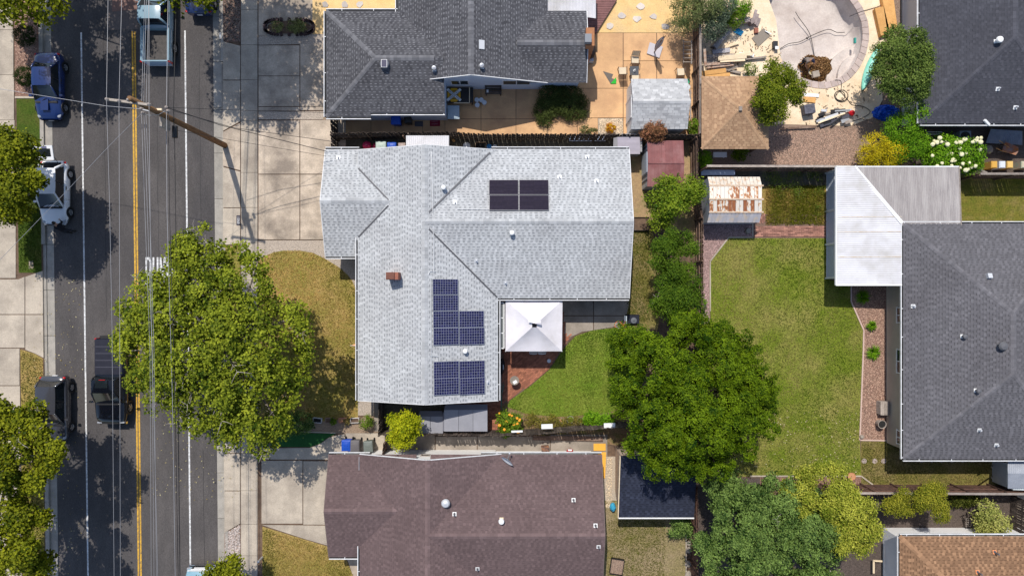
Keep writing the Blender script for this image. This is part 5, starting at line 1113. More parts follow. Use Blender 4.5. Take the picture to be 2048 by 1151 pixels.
def pickup(label, pm, L=5.5, W=1.98, cover=False, belt=1.12, top=1.80, cab_len=2.1, name="pickup_truck", roof_mat=None):
    root = empty(name, (0, 0, 0), label, "truck"); h = W/2; fl, rl = L/2, -L/2; hood = 1.35; cab0 = fl-hood-cab_len+.25; bedtop = belt
    S_ = [(cab0-.05, h, .42, belt-.02, .0), (cab0+.3, h, .40, belt, .02), (fl-1.4, h, .40, belt, .02), (fl-1.0, h, .42, belt-.03, .06), (fl-.45, h*.97, .45, belt-.07, .07), (fl-.12, h*.91, .48, belt-.16, .05), (fl, h*.8, .52, belt-.3, .02)]
    loft([(x, body_profile(hw, zb, zt, cr)) for x, hw, zb, zt, cr in S_], 9).build("body", pm, root, smooth=True)
    greenhouse(root, pm, cab0+.06, cab0+.28, fl-hood-.78, fl-hood+.02, h*.92, h*.74, belt-.03, top, splits=2, roof_mat=roof_mat)
    bed = MB(); bx0, bx1 = rl+.12, cab0-.06
    MB().box(((bx0+bx1)/2, 0, .66), (bx1-bx0, W*.8, .06)).build("bed_floor", M("bed_liner", (.06, .055, .052), (.09, .08, .075), 5, fine=.3, rough=.8) if "bed_liner" not in MATS else MATS["bed_liner"], root)
    for s in (-1, 1):
        g = loft([(x, [(.80*h, .5), (.94*h, .55), (h, .8), (h*.985, bedtop-.12), (h*.95, bedtop-.02), (h*.90, bedtop), (h*.82, bedtop-.01), (h*.80, .66)]) for x in (bx0, bx1)], 8)
        # keep one side only
        gg = MB(); c = [(h*.80, .5), (h*.94, .52), (h, .78), (h*.985, bedtop-.12), (h*.95, bedtop-.02), (h*.9, bedtop), (h*.82, bedtop-.01), (h*.80, .66)]
        gg.grid([[Vector((x, s*y, z)) for y, z in (c + [c[0]] if s > 0 else (c + [c[0]])[::-1])] for x in (bx0, bx1)]); gg.build("bed_side", pm, root, smooth=True)
    MB().box((rl+.09, 0, .86), (.08, W*.86, .52)).build("tailgate", pm, root); MB().box((cab0-.08, 0, .92), (.05, W*.86, .4)).build("bed_headboard", pm, root)
    MB().box((rl-.02, 0, .55), (.16, W*.9, .2)).build("rear_bumper", m_chrome if not cover else m_trim, root); MB().box((fl+.02, 0, .55), (.14, W*.86, .22)).build("front_bumper", m_chrome, root)
    for s in (-1, 1):
        MB().box((rl+.07, s*h*.92, .86), (.1, .12, .4)).build("tail_light", m_red, root); MB().box((fl-.06, s*h*.74, belt-.3), (.1, .3, .18)).build("headlight", m_lamp, root)
    wheels(root, (rl+1.15, fl-.95), h, .40, .26); mirrors(root, fl-hood-.12, h, belt+.08, m_chrome if cover else m_white)
    MB().beam((fl-hood+.06, -h*.8, belt+.02), (fl-hood+.06, h*.8, belt+.02), .1, .03).build("cowl", m_trim, root); MB().box((fl-.01, 0, .85), (.08, W*.55, .24)).build("grille", m_trim, root)
    if cover:
        cv = MB().box(((bx0+bx1)/2, 0, bedtop+.02), (bx1-bx0+.06, W*.90, .05)).build("bed_cover", M("vinyl_cover", (.016, .017, .028), (.022, .023, .036), 3, rough=.6, spec=.2), root)
        for k in range(1, 5): MB().box((bx0+(bx1-bx0)*k/5, 0, bedtop+.05), (.05, W*.84, .025)).build("cover_rib", M("cover_seam", (.06, .06, .08), rough=.5) if k == 1 else MATS["cover_seam"], cv)
        MB().box((cab0+.25, 0, top+.03), (.06, .4, .05)).build("brake_light", m_red, root); MB().box((fl-hood-1.35, -.02, top+.075), (.5, .8, .02)).build("sunroof", m_cglass, root)
    return root
tr1 = pickup("black pickup with ribbed bed cover driving under the big street tree", paint("black_car_paint", (.004, .005, .009), .2, .3), cover=True, L=5.6); place(tr1, gp(236, 757), DN)
tr2 = pickup("light blue pickup with open bed driving north beside the yellow lines", paint("pale_blue_paint", (.24, .36, .43)), L=5.5); place(tr2, gp(325, 52), UPW)
tr3 = pickup("pale blue truck with white front bumper at the lower kerb edge", paint("sky_blue_paint", (.22, .38, .47)), L=5.3); place(tr3, gp(412, 1204), UPW)
for k in range(3): MB().box((2.55+.07*k, .1-.05*k, 1.1-.05*k), (.05, 1.3-.3*k, .06)).build("bumper_bar", m_white, tr3)
# ================================================================== PEOPLE
def person(label, loc, rz, J, R_, E, regions, mats, hat=None, hands=()):
    """J joints, R_ radii, E edges; regions: list of (joint names, material index)"""
    root = empty("person", (0, 0, 0), label, "person"); names = list(J); idx = {n: i for i, n in enumerate(names)}
    me = bpy.data.meshes.new("body"); me.from_pydata([J[n] for n in names], [(idx[a], idx[b]) for a, b in E], []); o = bpy.data.objects.new("body", me); COL.objects.link(o)
    sk = o.modifiers.new("skin", 'SKIN'); o.modifiers.new("sub", 'SUBSURF').levels = 2
    for n in names:
        v = me.skin_vertices[0].data[idx[n]]; v.radius = (R_[n], R_[n]) if not isinstance(R_[n], tuple) else R_[n]; v.use_root = (n == 'pelvis')
    dg = bpy.context.evaluated_depsgraph_get(); nm = bpy.data.meshes.new_from_object(o.evaluated_get(dg)); bpy.data.objects.remove(o)
    for m in mats: nm.materials.append(m)
    reg = {}
    for js, mi in regions:
        for j in js: reg[j] = mi
    jv = [(Vector(J[n]), reg.get(n, 0)) for n in names]
    ext = []
    for a, b in E:
        for t in (.25, .5, .75): ext.append((Vector(J[a]).lerp(Vector(J[b]), t), reg.get(a, 0) if t < .5 else reg.get(b, 0)))
    for p in nm.polygons:
        p.use_smooth = True; c = p.center; p.material_index = min(jv + ext, key=lambda q: (q[0]-c).length)[1]
    body = link_mesh("body", nm, None, root)
    if hat:
        g = MB(); hp, hr, hm_, brim = hat; g.ball(Vector(hp)+Vector((-.01, 0, .045)), hr*1.08, 14, 10, sc=(1.05, .95, .92))
        if brim: g.ball(Vector(hp)+Vector((hr*.9, 0, .05)), hr, 12, 6, sc=(.8, .8, .08))
        g.build("cap" if brim else "hair", hm_, body, smooth=True)
        MB().ball(Vector(hp)+Vector((hr*.98, 0, -.02)), .018, 6, 4, sc=(1, .8, 1.3)).build("nose", mats[0], body, smooth=True)
        for s in (-1, 1): MB().ball(Vector(hp)+Vector((0, s*hr*.95, -.01)), .03, 6, 4, sc=(.8, .4, 1.2)).build("ear", mats[0], body, smooth=True)
    for hp, dr in hands:
        hp = Vector(hp); dr = Vector(dr).normalized(); sd = dr.cross(Vector((0, 0, 1))).normalized(); g = MB()
        for k in range(4):
            b0 = hp + sd*(-.03+.02*k); ln = (.07, .08, .075, .06)[k]; g.tube([b0, b0+dr*ln*.6, b0+dr*ln+Vector((0, 0, -.025))], [.010, .009, .007], 6)
        g.tube([hp - dr*.03 + sd*.035, hp + sd*.06 + dr*.015, hp + sd*.065 + dr*.05], [.011, .010, .008], 6); g.build("fingers", mats[0], body, smooth=True)
    place(root, loc, rz); return root
m_skin = M("skin", (.36, .20, .13), rough=.6); m_skin2 = M("skin_tan", (.30, .16, .10), rough=.6); m_blackc = M("black_clothing", (.009, .009, .013), rough=.9); m_hair = M("dark_hair", (.012, .009, .008), rough=.6); m_jean = M("dark_trousers", (.02, .022, .03), rough=.9)
m_tan = M("taupe_shirt", (.20, .165, .145), rough=.9, fine=.1); m_cap = M("navy_cap", (.015, .02, .05), rough=.8); m_shoe = M("shoe", (.03, .025, .02), rough=.7)
ED = [('pelvis','spine'),('spine','chest'),('chest','neck'),('neck','head'),('head','crown_'),('chest','sl'),('sl','el'),('el','wl'),('wl','hl'),('chest','sr'),('sr','er'),('er','wr'),('wr','hr'),('pelvis','pl'),('pl','kl'),('kl','al'),('al','tl'),('pelvis','pr'),('pr','kr'),('kr','ar'),('ar','tr')]
RD = dict(pelvis=(.15,.12), spine=(.14,.11), chest=(.16,.12), neck=.06, head=.095, crown_=.075, sl=.075, el=.05, wl=.034, hl=.04, sr=.075, er=.05, wr=.034, hr=.04, pl=.10, kl=.062, al=.042, tl=.04, pr=.10, kr=.062, ar=.042, tr=.04)
REG = [(('neck','head','crown_','hl','hr','wl','wr','el','er'), 0), (('spine','chest','sl','sr'), 1), (('pelvis','pl','pr','kl','kr'), 2), (('al','ar','tl','tr'), 3)]
REG_LONG = [(('neck','head','crown_','hl','hr'), 0), (('spine','chest','sl','sr','el','er','wl','wr'), 1), (('pelvis','pl','pr','kl','kr'), 2), (('al','ar','tl','tr'), 3)]
# bending over the bonnet of the white car, facing along +x locally
JB = dict(pelvis=(0,0,.93), spine=(.14,0,1.08), chest=(.33,0,1.26), neck=(.46,0,1.36), head=(.56,0,1.42), crown_=(.64,0,1.46), sl=(.36,.19,1.26), el=(.50,.30,1.02), wl=(.66,.22,.93), hl=(.74,.18,.92), sr=(.36,-.19,1.26), er=(.50,-.27,1.03), wr=(.68,-.20,.94), hr=(.76,-.16,.93),
          pl=(-.01,.10,.86), kl=(.03,.12,.48), al=(-.04,.12,.09), tl=(.12,.13,.04), pr=(-.01,-.10,.86), kr=(.0,-.12,.48), ar=(-.10,-.12,.09), tr=(.06,-.13,.04))
v = gp(146, 463); person("person in black clothing bending over the bonnet of the white hatchback", v, R(128), JB, {**RD, "chest": (.21, .16), "spine": (.18, .15), "pelvis": (.17, .14), "sl": .095, "sr": .095, "el": .065, "er": .065, "neck": .07}, ED, REG_LONG, [m_skin, m_blackc, m_jean, m_shoe], hat=((.58,0,1.45), .098, m_hair, False), hands=(((.77,.17,.92), (1,0,-.2)), ((.79,-.15,.93), (1,.1,-.2))))
JP = dict(pelvis=(0,0,.86), spine=(.10,0,1.02), chest=(.24,0,1.22), neck=(.32,0,1.36), head=(.38,0,1.45), crown_=(.40,0,1.53), sl=(.24,.19,1.24), el=(.22,.42,1.02), wl=(.42,.46,.86), hl=(.50,.44,.82), sr=(.26,-.19,1.22), er=(.38,-.28,.98), wr=(.54,-.18,.80), hr=(.60,-.14,.76),
          pl=(-.02,.10,.80), kl=(.12,.15,.45), al=(-.02,.17,.09), tl=(.13,.19,.04), pr=(-.02,-.10,.80), kr=(.14,-.14,.45), ar=(.0,-.16,.09), tr=(.15,-.17,.04))
v = P(1600, 127, -1.15); v.z = -1.13; person("person in taupe shirt and dark cap stooping over the leaf heap in the pool", v, R(-62), JP, RD, ED, REG, [m_skin2, m_tan, m_jean, m_shoe], hat=((.40,0,1.50), .10, m_cap, True), hands=(((.53,.43,.81), (1,-.1,-.3)), ((.63,-.13,.75), (1,.1,-.3))))
# ================================================================== VEGETATION
def leafm(name, dark, light, trans=.28, rough=.55): return M(name, (1, 1, 1), (.86, .9, .82), 1.1, rough=rough, tone=(dark, light), trans=trans, spec=.08)
def leaf_cloud(cent, norm, size, tone, aspect=.62, fold=.18):
    n = len(cent); rnd = RNG.normal(size=(n, 3)); t = np.cross(norm, rnd); t /= np.linalg.norm(t, axis=1, keepdims=True)+1e-9; s = np.cross(norm, t)
    L = size[:, None]; V = np.empty((n, 4, 3))
    V[:, 0] = cent - t*L*.5; V[:, 1] = cent + s*L*.5*aspect + norm*L*fold; V[:, 2] = cent + t*L*.5; V[:, 3] = cent - s*L*.5*aspect + norm*L*fold
    return V.reshape(-1, 3), tone
def leaves_object(name, cent, norm, size, tone, mat, parent, origin, aspect=.62, kind=None):
    V, tn = leaf_cloud(cent, norm, size, tone, aspect); n = len(cent); V = V - np.array(origin)[None, :]
    me = bpy.data.meshes.new(name); me.vertices.add(4*n); me.vertices.foreach_set("co", V.astype(np.float32).ravel())
    idx = np.arange(4*n).reshape(n, 4); tri = np.concatenate([idx[:, [0, 1, 2]], idx[:, [0, 2, 3]]], 1).reshape(-1)
    me.loops.add(6*n); me.loops.foreach_set("vertex_index", tri.astype(np.int32)); me.polygons.add(2*n)
    me.polygons.foreach_set("loop_start", np.arange(0, 6*n, 3, dtype=np.int32)); me.polygons.foreach_set("loop_total", np.full(2*n, 3, np.int32))
    a = me.attributes.new("tone", 'FLOAT', 'FACE'); a.data.foreach_set("value", np.repeat(tn, 2).astype(np.float32))
    me.update(); me.validate(); me.materials.append(mat); return tag(link_mesh(name, me, None, parent, origin), kind=kind)
def unit(n):
    v = RNG.normal(size=(n, 3)); return v/np.linalg.norm(v, axis=1, keepdims=True)
def crown_leaves(blobs, n_leaf, leaf, crad, per=26, gaps=0.0, low=-.35, upb=.55, outb=.6, flat=1.0, cseed=0):
    """clusters of leaves over the upper shells of ellipsoidal blobs"""
    area_ = np.array([b[1][0]*b[1][1] + .6*b[1][2]*(b[1][0]+b[1][1]) for b in blobs]); area_ /= area_.sum(); nc = max(1, int(n_leaf/per)); C = []; O = []; T = []
    for (c, r), w in zip(blobs, area_):
        k = max(2, int(nc*w)); d = unit(int(k*2.2)); d = d[d[:, 2] > low][:k]
        rad = 1 - np.abs(RNG.normal(0, .16, len(d))); C.append(np.array(c)[None, :] + d*np.array(r)[None, :]*rad[:, None]); O.append(d); T.append(np.full(len(d), RNG.uniform(-.12, .12)))
    C = np.concatenate(C); O = np.concatenate(O); T = np.concatenate(T) + RNG.normal(0, .19, len(C))
    if gaps > 0:
        f = np.sin(C[:, 0]*1.7+cseed) + np.sin(C[:, 1]*1.9+2*cseed) + np.sin(C[:, 0]*3.7-C[:, 1]*3.1+cseed); keep = (f > -3+gaps*3) | (RNG.random(len(C)) > .8); C, O, T = C[keep], O[keep], T[keep]
    m = len(C); pts = np.repeat(C, per, 0) + RNG.normal(0, crad*.5, (m*per, 3))*np.array([1, 1, .7*flat]); oo = np.repeat(O, per, 0); tt = np.repeat(T, per)
    nrm = np.array([0, 0, 1.0])*upb + oo*outb + unit(m*per)*.62; nrm /= np.linalg.norm(nrm, axis=1, keepdims=True)
    sz = leaf*RNG.uniform(.6, 1.25, m*per); tone = np.clip(.5 + tt + RNG.normal(0, .2, m*per), 0, 1); return pts, nrm, sz, tone
def auto_blobs(cx, cy, rx, ry, zc, hz, n, br, seed=0, zj=.35):
    """sub-crowns spread through an ellipse seen at (cx, cy), radii in photograph pixels"""
    k = (CAM_H-zc)/CAM_H/PPM; C = P(cx, cy, zc); X_, Y_ = rx*k, ry*k; rr = random.Random(seed); out = []; pts = []
    tries = 0
    while len(pts) < n and tries < 4000:
        tries += 1; a = rr.uniform(0, 6.283); q = math.sqrt(rr.random())*.93; u, v = q*math.cos(a), q*math.sin(a)
        if all((u-p[0])**2+(v-p[1])**2 > (1.5/math.sqrt(n))**2*.55 for p in pts): pts.append((u, v))
    for u, v in pts:
        q = u*u+v*v; b = br*min(X_, Y_)*rr.uniform(.8, 1.25); e = max(.55, 1-.35*q)
        sc = 1 - b/ max(X_, Y_)*.75
        out.append(((C.x+u*X_*sc/.93, C.y+v*Y_*sc/.93, zc + hz*(math.sqrt(max(0, 1-q))-.45) + rr.uniform(-zj, zj)), (b*e, b*e, b*e*.8)))
    return out
m_bark = M("pale_bark", (.30, .26, .22), (.20, .17, .14), 4, fine=.3, bump=.5); m_twig = M("bare_twig", (.42, .37, .33), (.30, .26, .23), 6); m_bark_d = M("brown_bark", (.12, .085, .06), (.08, .055, .04), 4, fine=.3, bump=.5)
def tree(label, base, blobs, n_leaf, leaf, crad, lm, bark=None, per=26, gaps=0.0, trunk_r=.18, cat="tree", name="tree", limbs=10, aspect=.62, twigs=0, low=-.35, fork=.4, group=None, upb=.55, outb=.6, fill=0, sprays=0):
    b = P(*base); root = empty(name, b, label, cat, group); bark = bark or m_bark
    zs = [q[0][2] for q in blobs]; cx = sum(q[0][0] for q in blobs)/len(blobs); cy = sum(q[0][1] for q in blobs)/len(blobs); zt = min(zs)*fork+.1
    top = Vector((b.x*.65+cx*.35, b.y*.65+cy*.35, zt)); g = MB(); g.tube([b-Vector((0, 0, .05)), b.lerp(top, .15)+Vector((0, 0, .02)), b.lerp(top, .6), top], [trunk_r*1.35, trunk_r*1.05, trunk_r*.95, trunk_r*.85], 10)
    tk = g.build("trunk", bark, root, smooth=True); g = MB(); sel = random.sample(blobs, min(limbs, len(blobs)))
    for c, r in sel:
        e = Vector(c) - Vector((0, 0, r[2]*.3)); mid = top.lerp(e, .5) + Vector((random.uniform(-.2, .2), random.uniform(-.2, .2), .25*(e-top).length*.3)); q1 = top.lerp(e, .22) + Vector((0, 0, .1*(e-top).length))
        g.tube([top, q1, mid, e], [trunk_r*.55, trunk_r*.42, trunk_r*.3, trunk_r*.12], 6)
        for _ in range(twigs):
            s = mid.lerp(e, random.uniform(.2, 1)); d = Vector((random.uniform(-1, 1), random.uniform(-1, 1), random.uniform(.1, .9))).normalized()*r[0]*random.uniform(.8, 1.25); g.tube([s, s+d*.5+Vector((random.uniform(-.1, .1), random.uniform(-.1, .1), .05)), s+d], [.028, .018, .006], 5)
    g.build("limbs", bark, root, smooth=True)
    if sprays:
        spc = random.sample(blobs, sprays)
        for c, r in spc:       # bare branches showing through thin spots
            g = MB(); c = Vector(c); o_ = Vector((c.x-cx, c.y-cy, 0)); o_ = o_.normalized() if o_.length > .3 else Vector((1, 0, 0)); o_.rotate(Matrix.Rotation(random.uniform(-.7, .7), 3, 'Z')); sd_ = Vector((-o_.y, o_.x, 0)); ln = r[0]*random.uniform(1.5, 2.3)
            q = [c - o_*ln*.55 + Vector((0, 0, -.2*r[2]))]
            for k in range(1, 5): q.append(q[0] + o_*ln*k/4 + sd_*random.uniform(-.12, .12)*ln + Vector((0, 0, r[2]*.22*k)))
            g.tube(q, [.040, .033, .026, .018, .008], 6)
            for k in range(1, 5):
                for sg in (1, -1):
                    if random.random() < .8:
                        l2 = ln*random.uniform(.22, .48); e = q[k] + (sd_*sg*random.uniform(.6, 1) + o_*random.uniform(.3, .9))*l2 + Vector((0, 0, random.uniform(-.05, .25))); m1 = q[k].lerp(e, .5) + Vector((random.uniform(-.08, .08), random.uniform(-.08, .08), .05)); g.tube([q[k], m1, e], [.020, .014, .005], 5)
            g.build("bare_branch", m_twig, root)
    pts, nr, sz, tn = crown_leaves(blobs, n_leaf, leaf, crad, per, gaps, low, upb, outb, cseed=len(label))
    if sprays:
        kp = np.ones(len(pts), bool)
        for c, r in spc: kp &= ~((np.hypot(pts[:, 0]-c[0], pts[:, 1]-c[1]) < r[0]*.7) & (RNG.random(len(pts)) < .55))
        pts, nr, sz, tn = pts[kp], nr[kp], sz[kp], tn[kp]
    if fill:  # inner leaves coloured darker, painting shade into the gaps between clumps
        bi = RNG.integers(0, len(blobs), fill); bc = np.array([q[0] for q in blobs])[bi]; br_ = np.array([q[1] for q in blobs])[bi]; f_ = bc + unit(fill)*br_*RNG.uniform(.3, 1.0, (fill, 1)) - np.array([0, 0, 1.0])*(br_[:, 2:3]*1.1+.3); f_[:, :2] = np.array([cx, cy]) + (f_[:, :2]-np.array([cx, cy]))*.93
        pts = np.concatenate([pts, f_]); fn = unit(fill)*.8 + np.array([0, 0, .6]); nr = np.concatenate([nr, fn/np.linalg.norm(fn, axis=1, keepdims=True)]); sz = np.concatenate([sz, leaf*RNG.uniform(1.0, 1.6, fill)]); tn = np.concatenate([tn, RNG.uniform(0, .6, fill)])
    leaves_object("crown", pts, nr, sz, tn, lm, root, b, aspect)
    return root
def shrub(label, blobs_px, n_leaf, leaf, crad, lm, name="shrub", cat="shrub", gaps=0.0, per=18, aspect=.6, low=-.2, stems=5, upb=.5, outb=.7, group=None, bark=None):
    """blobs_px: (px, py, radius px, z centre, z radius)"""
    bl = []
    for px, py, rp, zc, zr in blobs_px:
        k = (CAM_H-zc)/CAM_H/PPM; c = P(px, py, zc); bl.append(((c.x, c.y, zc), (rp*k, rp*k, zr)))
    cx = sum(q[0][0] for q in bl)/len(bl); cy = sum(q[0][1] for q in bl)/len(bl); b = Vector((cx, cy, 0)); root = empty(name, b, label, cat, group)
    g = MB()
    for i in range(stems):
        c, r = random.choice(bl); g.tube([b+Vector((random.uniform(-.1, .1), random.uniform(-.1, .1), -.03)), Vector((c[0], c[1], c[2]*.6)).lerp(b, .4)+Vector((0, 0, c[2]*.25)), Vector(c)+Vector((random.uniform(-.5, .5)*r[0], random.uniform(-.5, .5)*r[1], r[2]*.3))], [.04, .03, .01], 5)
    g.build("stems", bark or m_bark_d, root); pts, nr, sz, tn = crown_leaves(bl, n_leaf, leaf, crad, per, gaps, low, upb, outb, cseed=len(label)); leaves_object("foliage", pts, nr, sz, tn, lm, root, b, aspect); return root
def S2(a, b): return a, b
lm_syc = leafm("sycamore_leaf", (.038, .072, .005), (.38, .42, .035)); lm_syc2 = leafm("street_tree_leaf", (.035, .062, .004), (.35, .36, .02))
lm_green = leafm("glossy_green_leaf", (.014, .048, .002), (.195, .285, .010)); lm_laurel = leafm("laurel_leaf", (.020, .055, .010), (.25, .36, .09), .2, .45); lm_yel = leafm("yellow_green_leaf", (.13, .18, .010), (.60, .58, .09)); lm_citrus = leafm("citrus_leaf", (.04, .10, .006), (.30, .38, .03), .2, .45)
lm_feather = leafm("feathery_leaf", (.025, .07, .006), (.16, .25, .02)); lm_lemon = leafm("lemon_leaf", (.14, .21, .006), (.62, .60, .02)); lm_oli = leafm("purple_green_leaf", (.03, .065, .012), (.24, .32, .07)); lm_red = leafm("photinia_leaf", (.12, .07, .03), (.46, .20, .11)); lm_gold = leafm("golden_leaf", (.28, .25, .008), (.82, .62, .02)); lm_bright = leafm("bright_green_leaf", (.055, .16, .006), (.25, .45, .02)); lm_var = leafm("variegated_leaf", (.16, .20, .03), (.66, .62, .20)); lm_grey = leafm("grey_green_leaf", (.08, .12, .04), (.34, .37, .14)); lm_dark = leafm("dark_box_leaf", (.010, .024, .004), (.04, .07, .012)); lm_herb = leafm("bed_leaf", (.05, .11, .006), (.24, .35, .03))
# --- street trees
B1 = [q for q in auto_blobs(434, 676, 210, 205, 6.2, 2.4, 66, .15, 3, .6) if not (1024+q[0][0]*PPM*CAM_H/(CAM_H-q[0][2]) > 505 + max(0, (575.5-q[0][1]*PPM*CAM_H/(CAM_H-q[0][2])) - 520)*.9)] + auto_blobs(500, 850, 105, 55, 5.6, .8, 6, .55, 5) + auto_blobs(420, 505, 100, 45, 5.8, .6, 5, .6, 6) + auto_blobs(535, 890, 22, 20, 5.0, .2, 2, .6, 8)
tree("big sycamore street tree with yellow green leaves over the front lawn and road", (496, 668), B1, 52000, .165, .32, lm_syc, gaps=.48, per=20, trunk_r=.27, limbs=44, twigs=5, aspect=.85, upb=.7, fill=4000, sprays=15)
B2 = auto_blobs(-8, 350, 100, 126, 5.0, 1.6, 15, .3, 11)
tree("street tree overhanging the white hatchback by the west pavement", (58, 385), B2, 24000, .165, .34, lm_syc2, gaps=.2, fill=3000, per=22, trunk_r=.2, limbs=16, twigs=2, aspect=.8)
B3 = auto_blobs(-10, 900, 145, 120, 6.0, 2.0, 24, .22, 13, .6) + auto_blobs(0, 1085, 135, 90, 6.0, 1.6, 18, .25, 14, .6)
tree("large street tree at the lower west pavement below the charcoal crossover", (62, 905), B3, 42000, .165, .34, lm_syc2, gaps=.2, fill=5000, sprays=4, per=22, trunk_r=.22, limbs=20, twigs=3, aspect=.8)
B0 = auto_blobs(15, -95, 165, 160, 6.0, 2.0, 18, .28, 17)
tree("street tree at the upper west pavement above the clipped shrubs", (52, -5), B0, 20000, .20, .45, lm_syc2, gaps=.25, per=22, trunk_r=.2, limbs=14, aspect=.8)
B4 = auto_blobs(372, -165, 180, 190, 8.0, 2.2, 24, .27, 19)
tree("street tree at the top of the picture shading the charcoal drive", (462, -30), B4, 26000, .21, .5, lm_syc2, gaps=.25, per=22, trunk_r=.25, limbs=16, aspect=.8)
B5 = auto_blobs(455, 1150, 45, 48, 3.5, .8, 7, .4, 23)
tree("young street tree in the grey gravel bed at the lower kerb", (466, 1110), B5, 5000, .18, .35, lm_syc2, gaps=.1, per=18, trunk_r=.07, limbs=7)
# --- back garden trees
B6 = auto_blobs(1388, 802, 182, 180, 6.0, 3.0, 84, .14, 29, .7) + auto_blobs(1260, 700, 60, 60, 4.2, .8, 8, .4, 30) + auto_blobs(1390, 655, 70, 40, 4.5, .8, 6, .5, 31)
tree("large rounded dark green tree between the two back lawns", (1345, 780), B6, 84000, .13, .20, lm_green, bark=m_bark_d, per=30, trunk_r=.3, limbs=30, aspect=.6, low=-.05, upb=.6, outb=1.0, fill=26000)
B7 = auto_blobs(1340, 392, 50, 48, 2.8, .7, 14, .30, 37, .5) + auto_blobs(1385, 385, 32, 36, 2.6, .5, 7, .42, 38, .4) + auto_blobs(1330, 440, 34, 26, 2.4, .3, 5, .5, 39, .3)
tree("citrus tree beside the red roofed shed", (1332, 405), B7, 11000, .13, .3, lm_citrus, bark=m_bark_d, gaps=.15, trunk_r=.09, limbs=8)
B7b = auto_blobs(1345, 510, 56, 52, 3.2, .9, 15, .30, 41, .8) + auto_blobs(1352, 590, 58, 62, 3.6, .9, 18, .30, 42, .8)
tree("feathery dark green tree along the fence north of the largest tree", (1330, 550), B7b, 27000, .13, .26, lm_feather, bark=m_bark, gaps=.30, trunk_r=.12, limbs=14, twigs=4, aspect=.45, per=26)
B8 = auto_blobs(1545, 1085, 168, 142, 5.0, 2.0, 62, .15, 43, .6) + auto_blobs(1450, 985, 60, 50, 4.0, .6, 6, .5, 44)
tree("broad laurel tree with dense mid green leaves at the lower fence", (1480, 1040), B8, 56000, .17, .26, lm_laurel, bark=m_bark_d, per=26, gaps=.0, trunk_r=.24, limbs=26, twigs=2, aspect=.42, fill=12000, sprays=4)
B9 = auto_blobs(1645, 985, 85, 58, 5.6, .8, 16, .33, 47) + auto_blobs(1705, 1045, 55, 75, 5.8, .8, 14, .36, 48)
tree("yellow green flowering tree overhanging the south fence", (1640, 1000), B9, 30000, .12, .28, lm_yel, bark=m_bark_d, per=26, gaps=.05, trunk_r=.12, limbs=14, fill=5000)
B10 = auto_blobs(1862, 1002, 40, 42, 2.6, .6, 8, .4, 51) + auto_blobs(1795, 1000, 42, 34, 2.4, .4, 6, .4, 52)
tree("rounded shrub tree with yellow blooms over the red brown fence", (1845, 990), B10, 17000, .10, .22, leafm("bloom_leaf", (.08, .115, .008), (.46, .42, .045)), bark=m_bark, per=22, gaps=.2, trunk_r=.07, limbs=12, twigs=2)
shrub("variegated pale yellow shrub beside the tan roofed bungalow", [(1968,1022,22,1.2,.8),(1990,1042,24,1.1,.8),(1962,1046,18,1.0,.7),(1978,1060,16,.9,.5)], 4200, .13, .25, lm_var)
# --- pool garden and neighbours
B12 = auto_blobs(1556, 188, 54, 68, 3.4, .9, 14, .34, 57)
tree("bright green bushy tree between the gazebo and the pool", (1545, 205), B12, 15000, .12, .28, leafm("bright_tree_leaf", (.06, .11, .008), (.27, .30, .022)), bark=m_bark_d, per=24, trunk_r=.1, limbs=10)
B13 = auto_blobs(1806, 128, 66, 88, 3.2, .9, 18, .32, 61)
tree("large purple tinged shrub tree leaning on the slate grey roof", (1785, 150), B13, 24000, .14, .26, lm_oli, bark=m_bark_d, gaps=.1, per=24, trunk_r=.11, limbs=14, aspect=.5)
shrub("fresh green shrub at the corner of the slate grey roof", [(1802,262,36,1.8,1.0),(1832,230,20,2.0,1.0),(1825,290,30,1.6,.9),(1790,300,28,1.5,.8)], 9500, .10, .26, lm_bright)
shrub("golden yellow shrub behind the white patio roof", [(1752,296,30,1.6,.8),(1785,302,26,1.6,.8),(1760,320,30,1.5,.8),(1735,312,20,1.4,.7)], 7500, .09, .22, lm_gold)
hyd = shrub("green shrub with round cream flower heads behind the patio roof", [(1890,305,36,1.5,.9),(1930,312,34,1.5,.9),(1870,325,28,1.4,.8),(1940,330,20,1.4,.7)], 8500, .12, .26, lm_bright)
m_flower = M("cream_blossom", (.80, .74, .50), (.7, .66, .40), 20, rough=.9)
for i in range(42):
    x, y = random.uniform(1862, 1962), random.uniform(278, 346)
    if random.random() < .35: y = random.uniform(275, 292)
    MB().ball(P(x, y, 2.2+random.uniform(-.25, .15)), random.uniform(.09, .16), 8, 6, .12, (1, 1, .7)).build("flower_head", m_flower, hyd)
shrub("grey green oleander bush at the top of the brown fence", [(1375,30,30,2.2,1.2),(1395,10,30,2.4,1.2),(1370,-10,36,2.4,1.2),(1420,20,26,2.2,1.2),(1362,55,16,1.6,1.0)], 9000, .12, .26, lm_grey, aspect=.35)
shrub("silvery green rose bush on the pool side of the fence", [(1425,55,26,1.6,1.0),(1432,30,24,1.8,1.0),(1445,10,24,1.6,.9)], 5500, .11, .25, leafm("silver_leaf", (.05, .08, .05), (.24, .29, .19)))
shrub("low bright green plant in the raised stone bed", [(1465,38,20,.8,.5),(1450,42,14,.8,.4)], 1800, .10, .2, lm_herb); shrub("leafy green plant in the upper raised stone bed", [(1480,10,20,.9,.5),(1488,22,12,.8,.4)], 1600, .10, .2, lm_bright)
shrub("small yellow green weed beside the board pile", [(1500,140,13,.5,.4)], 700, .08, .15, lm_herb)
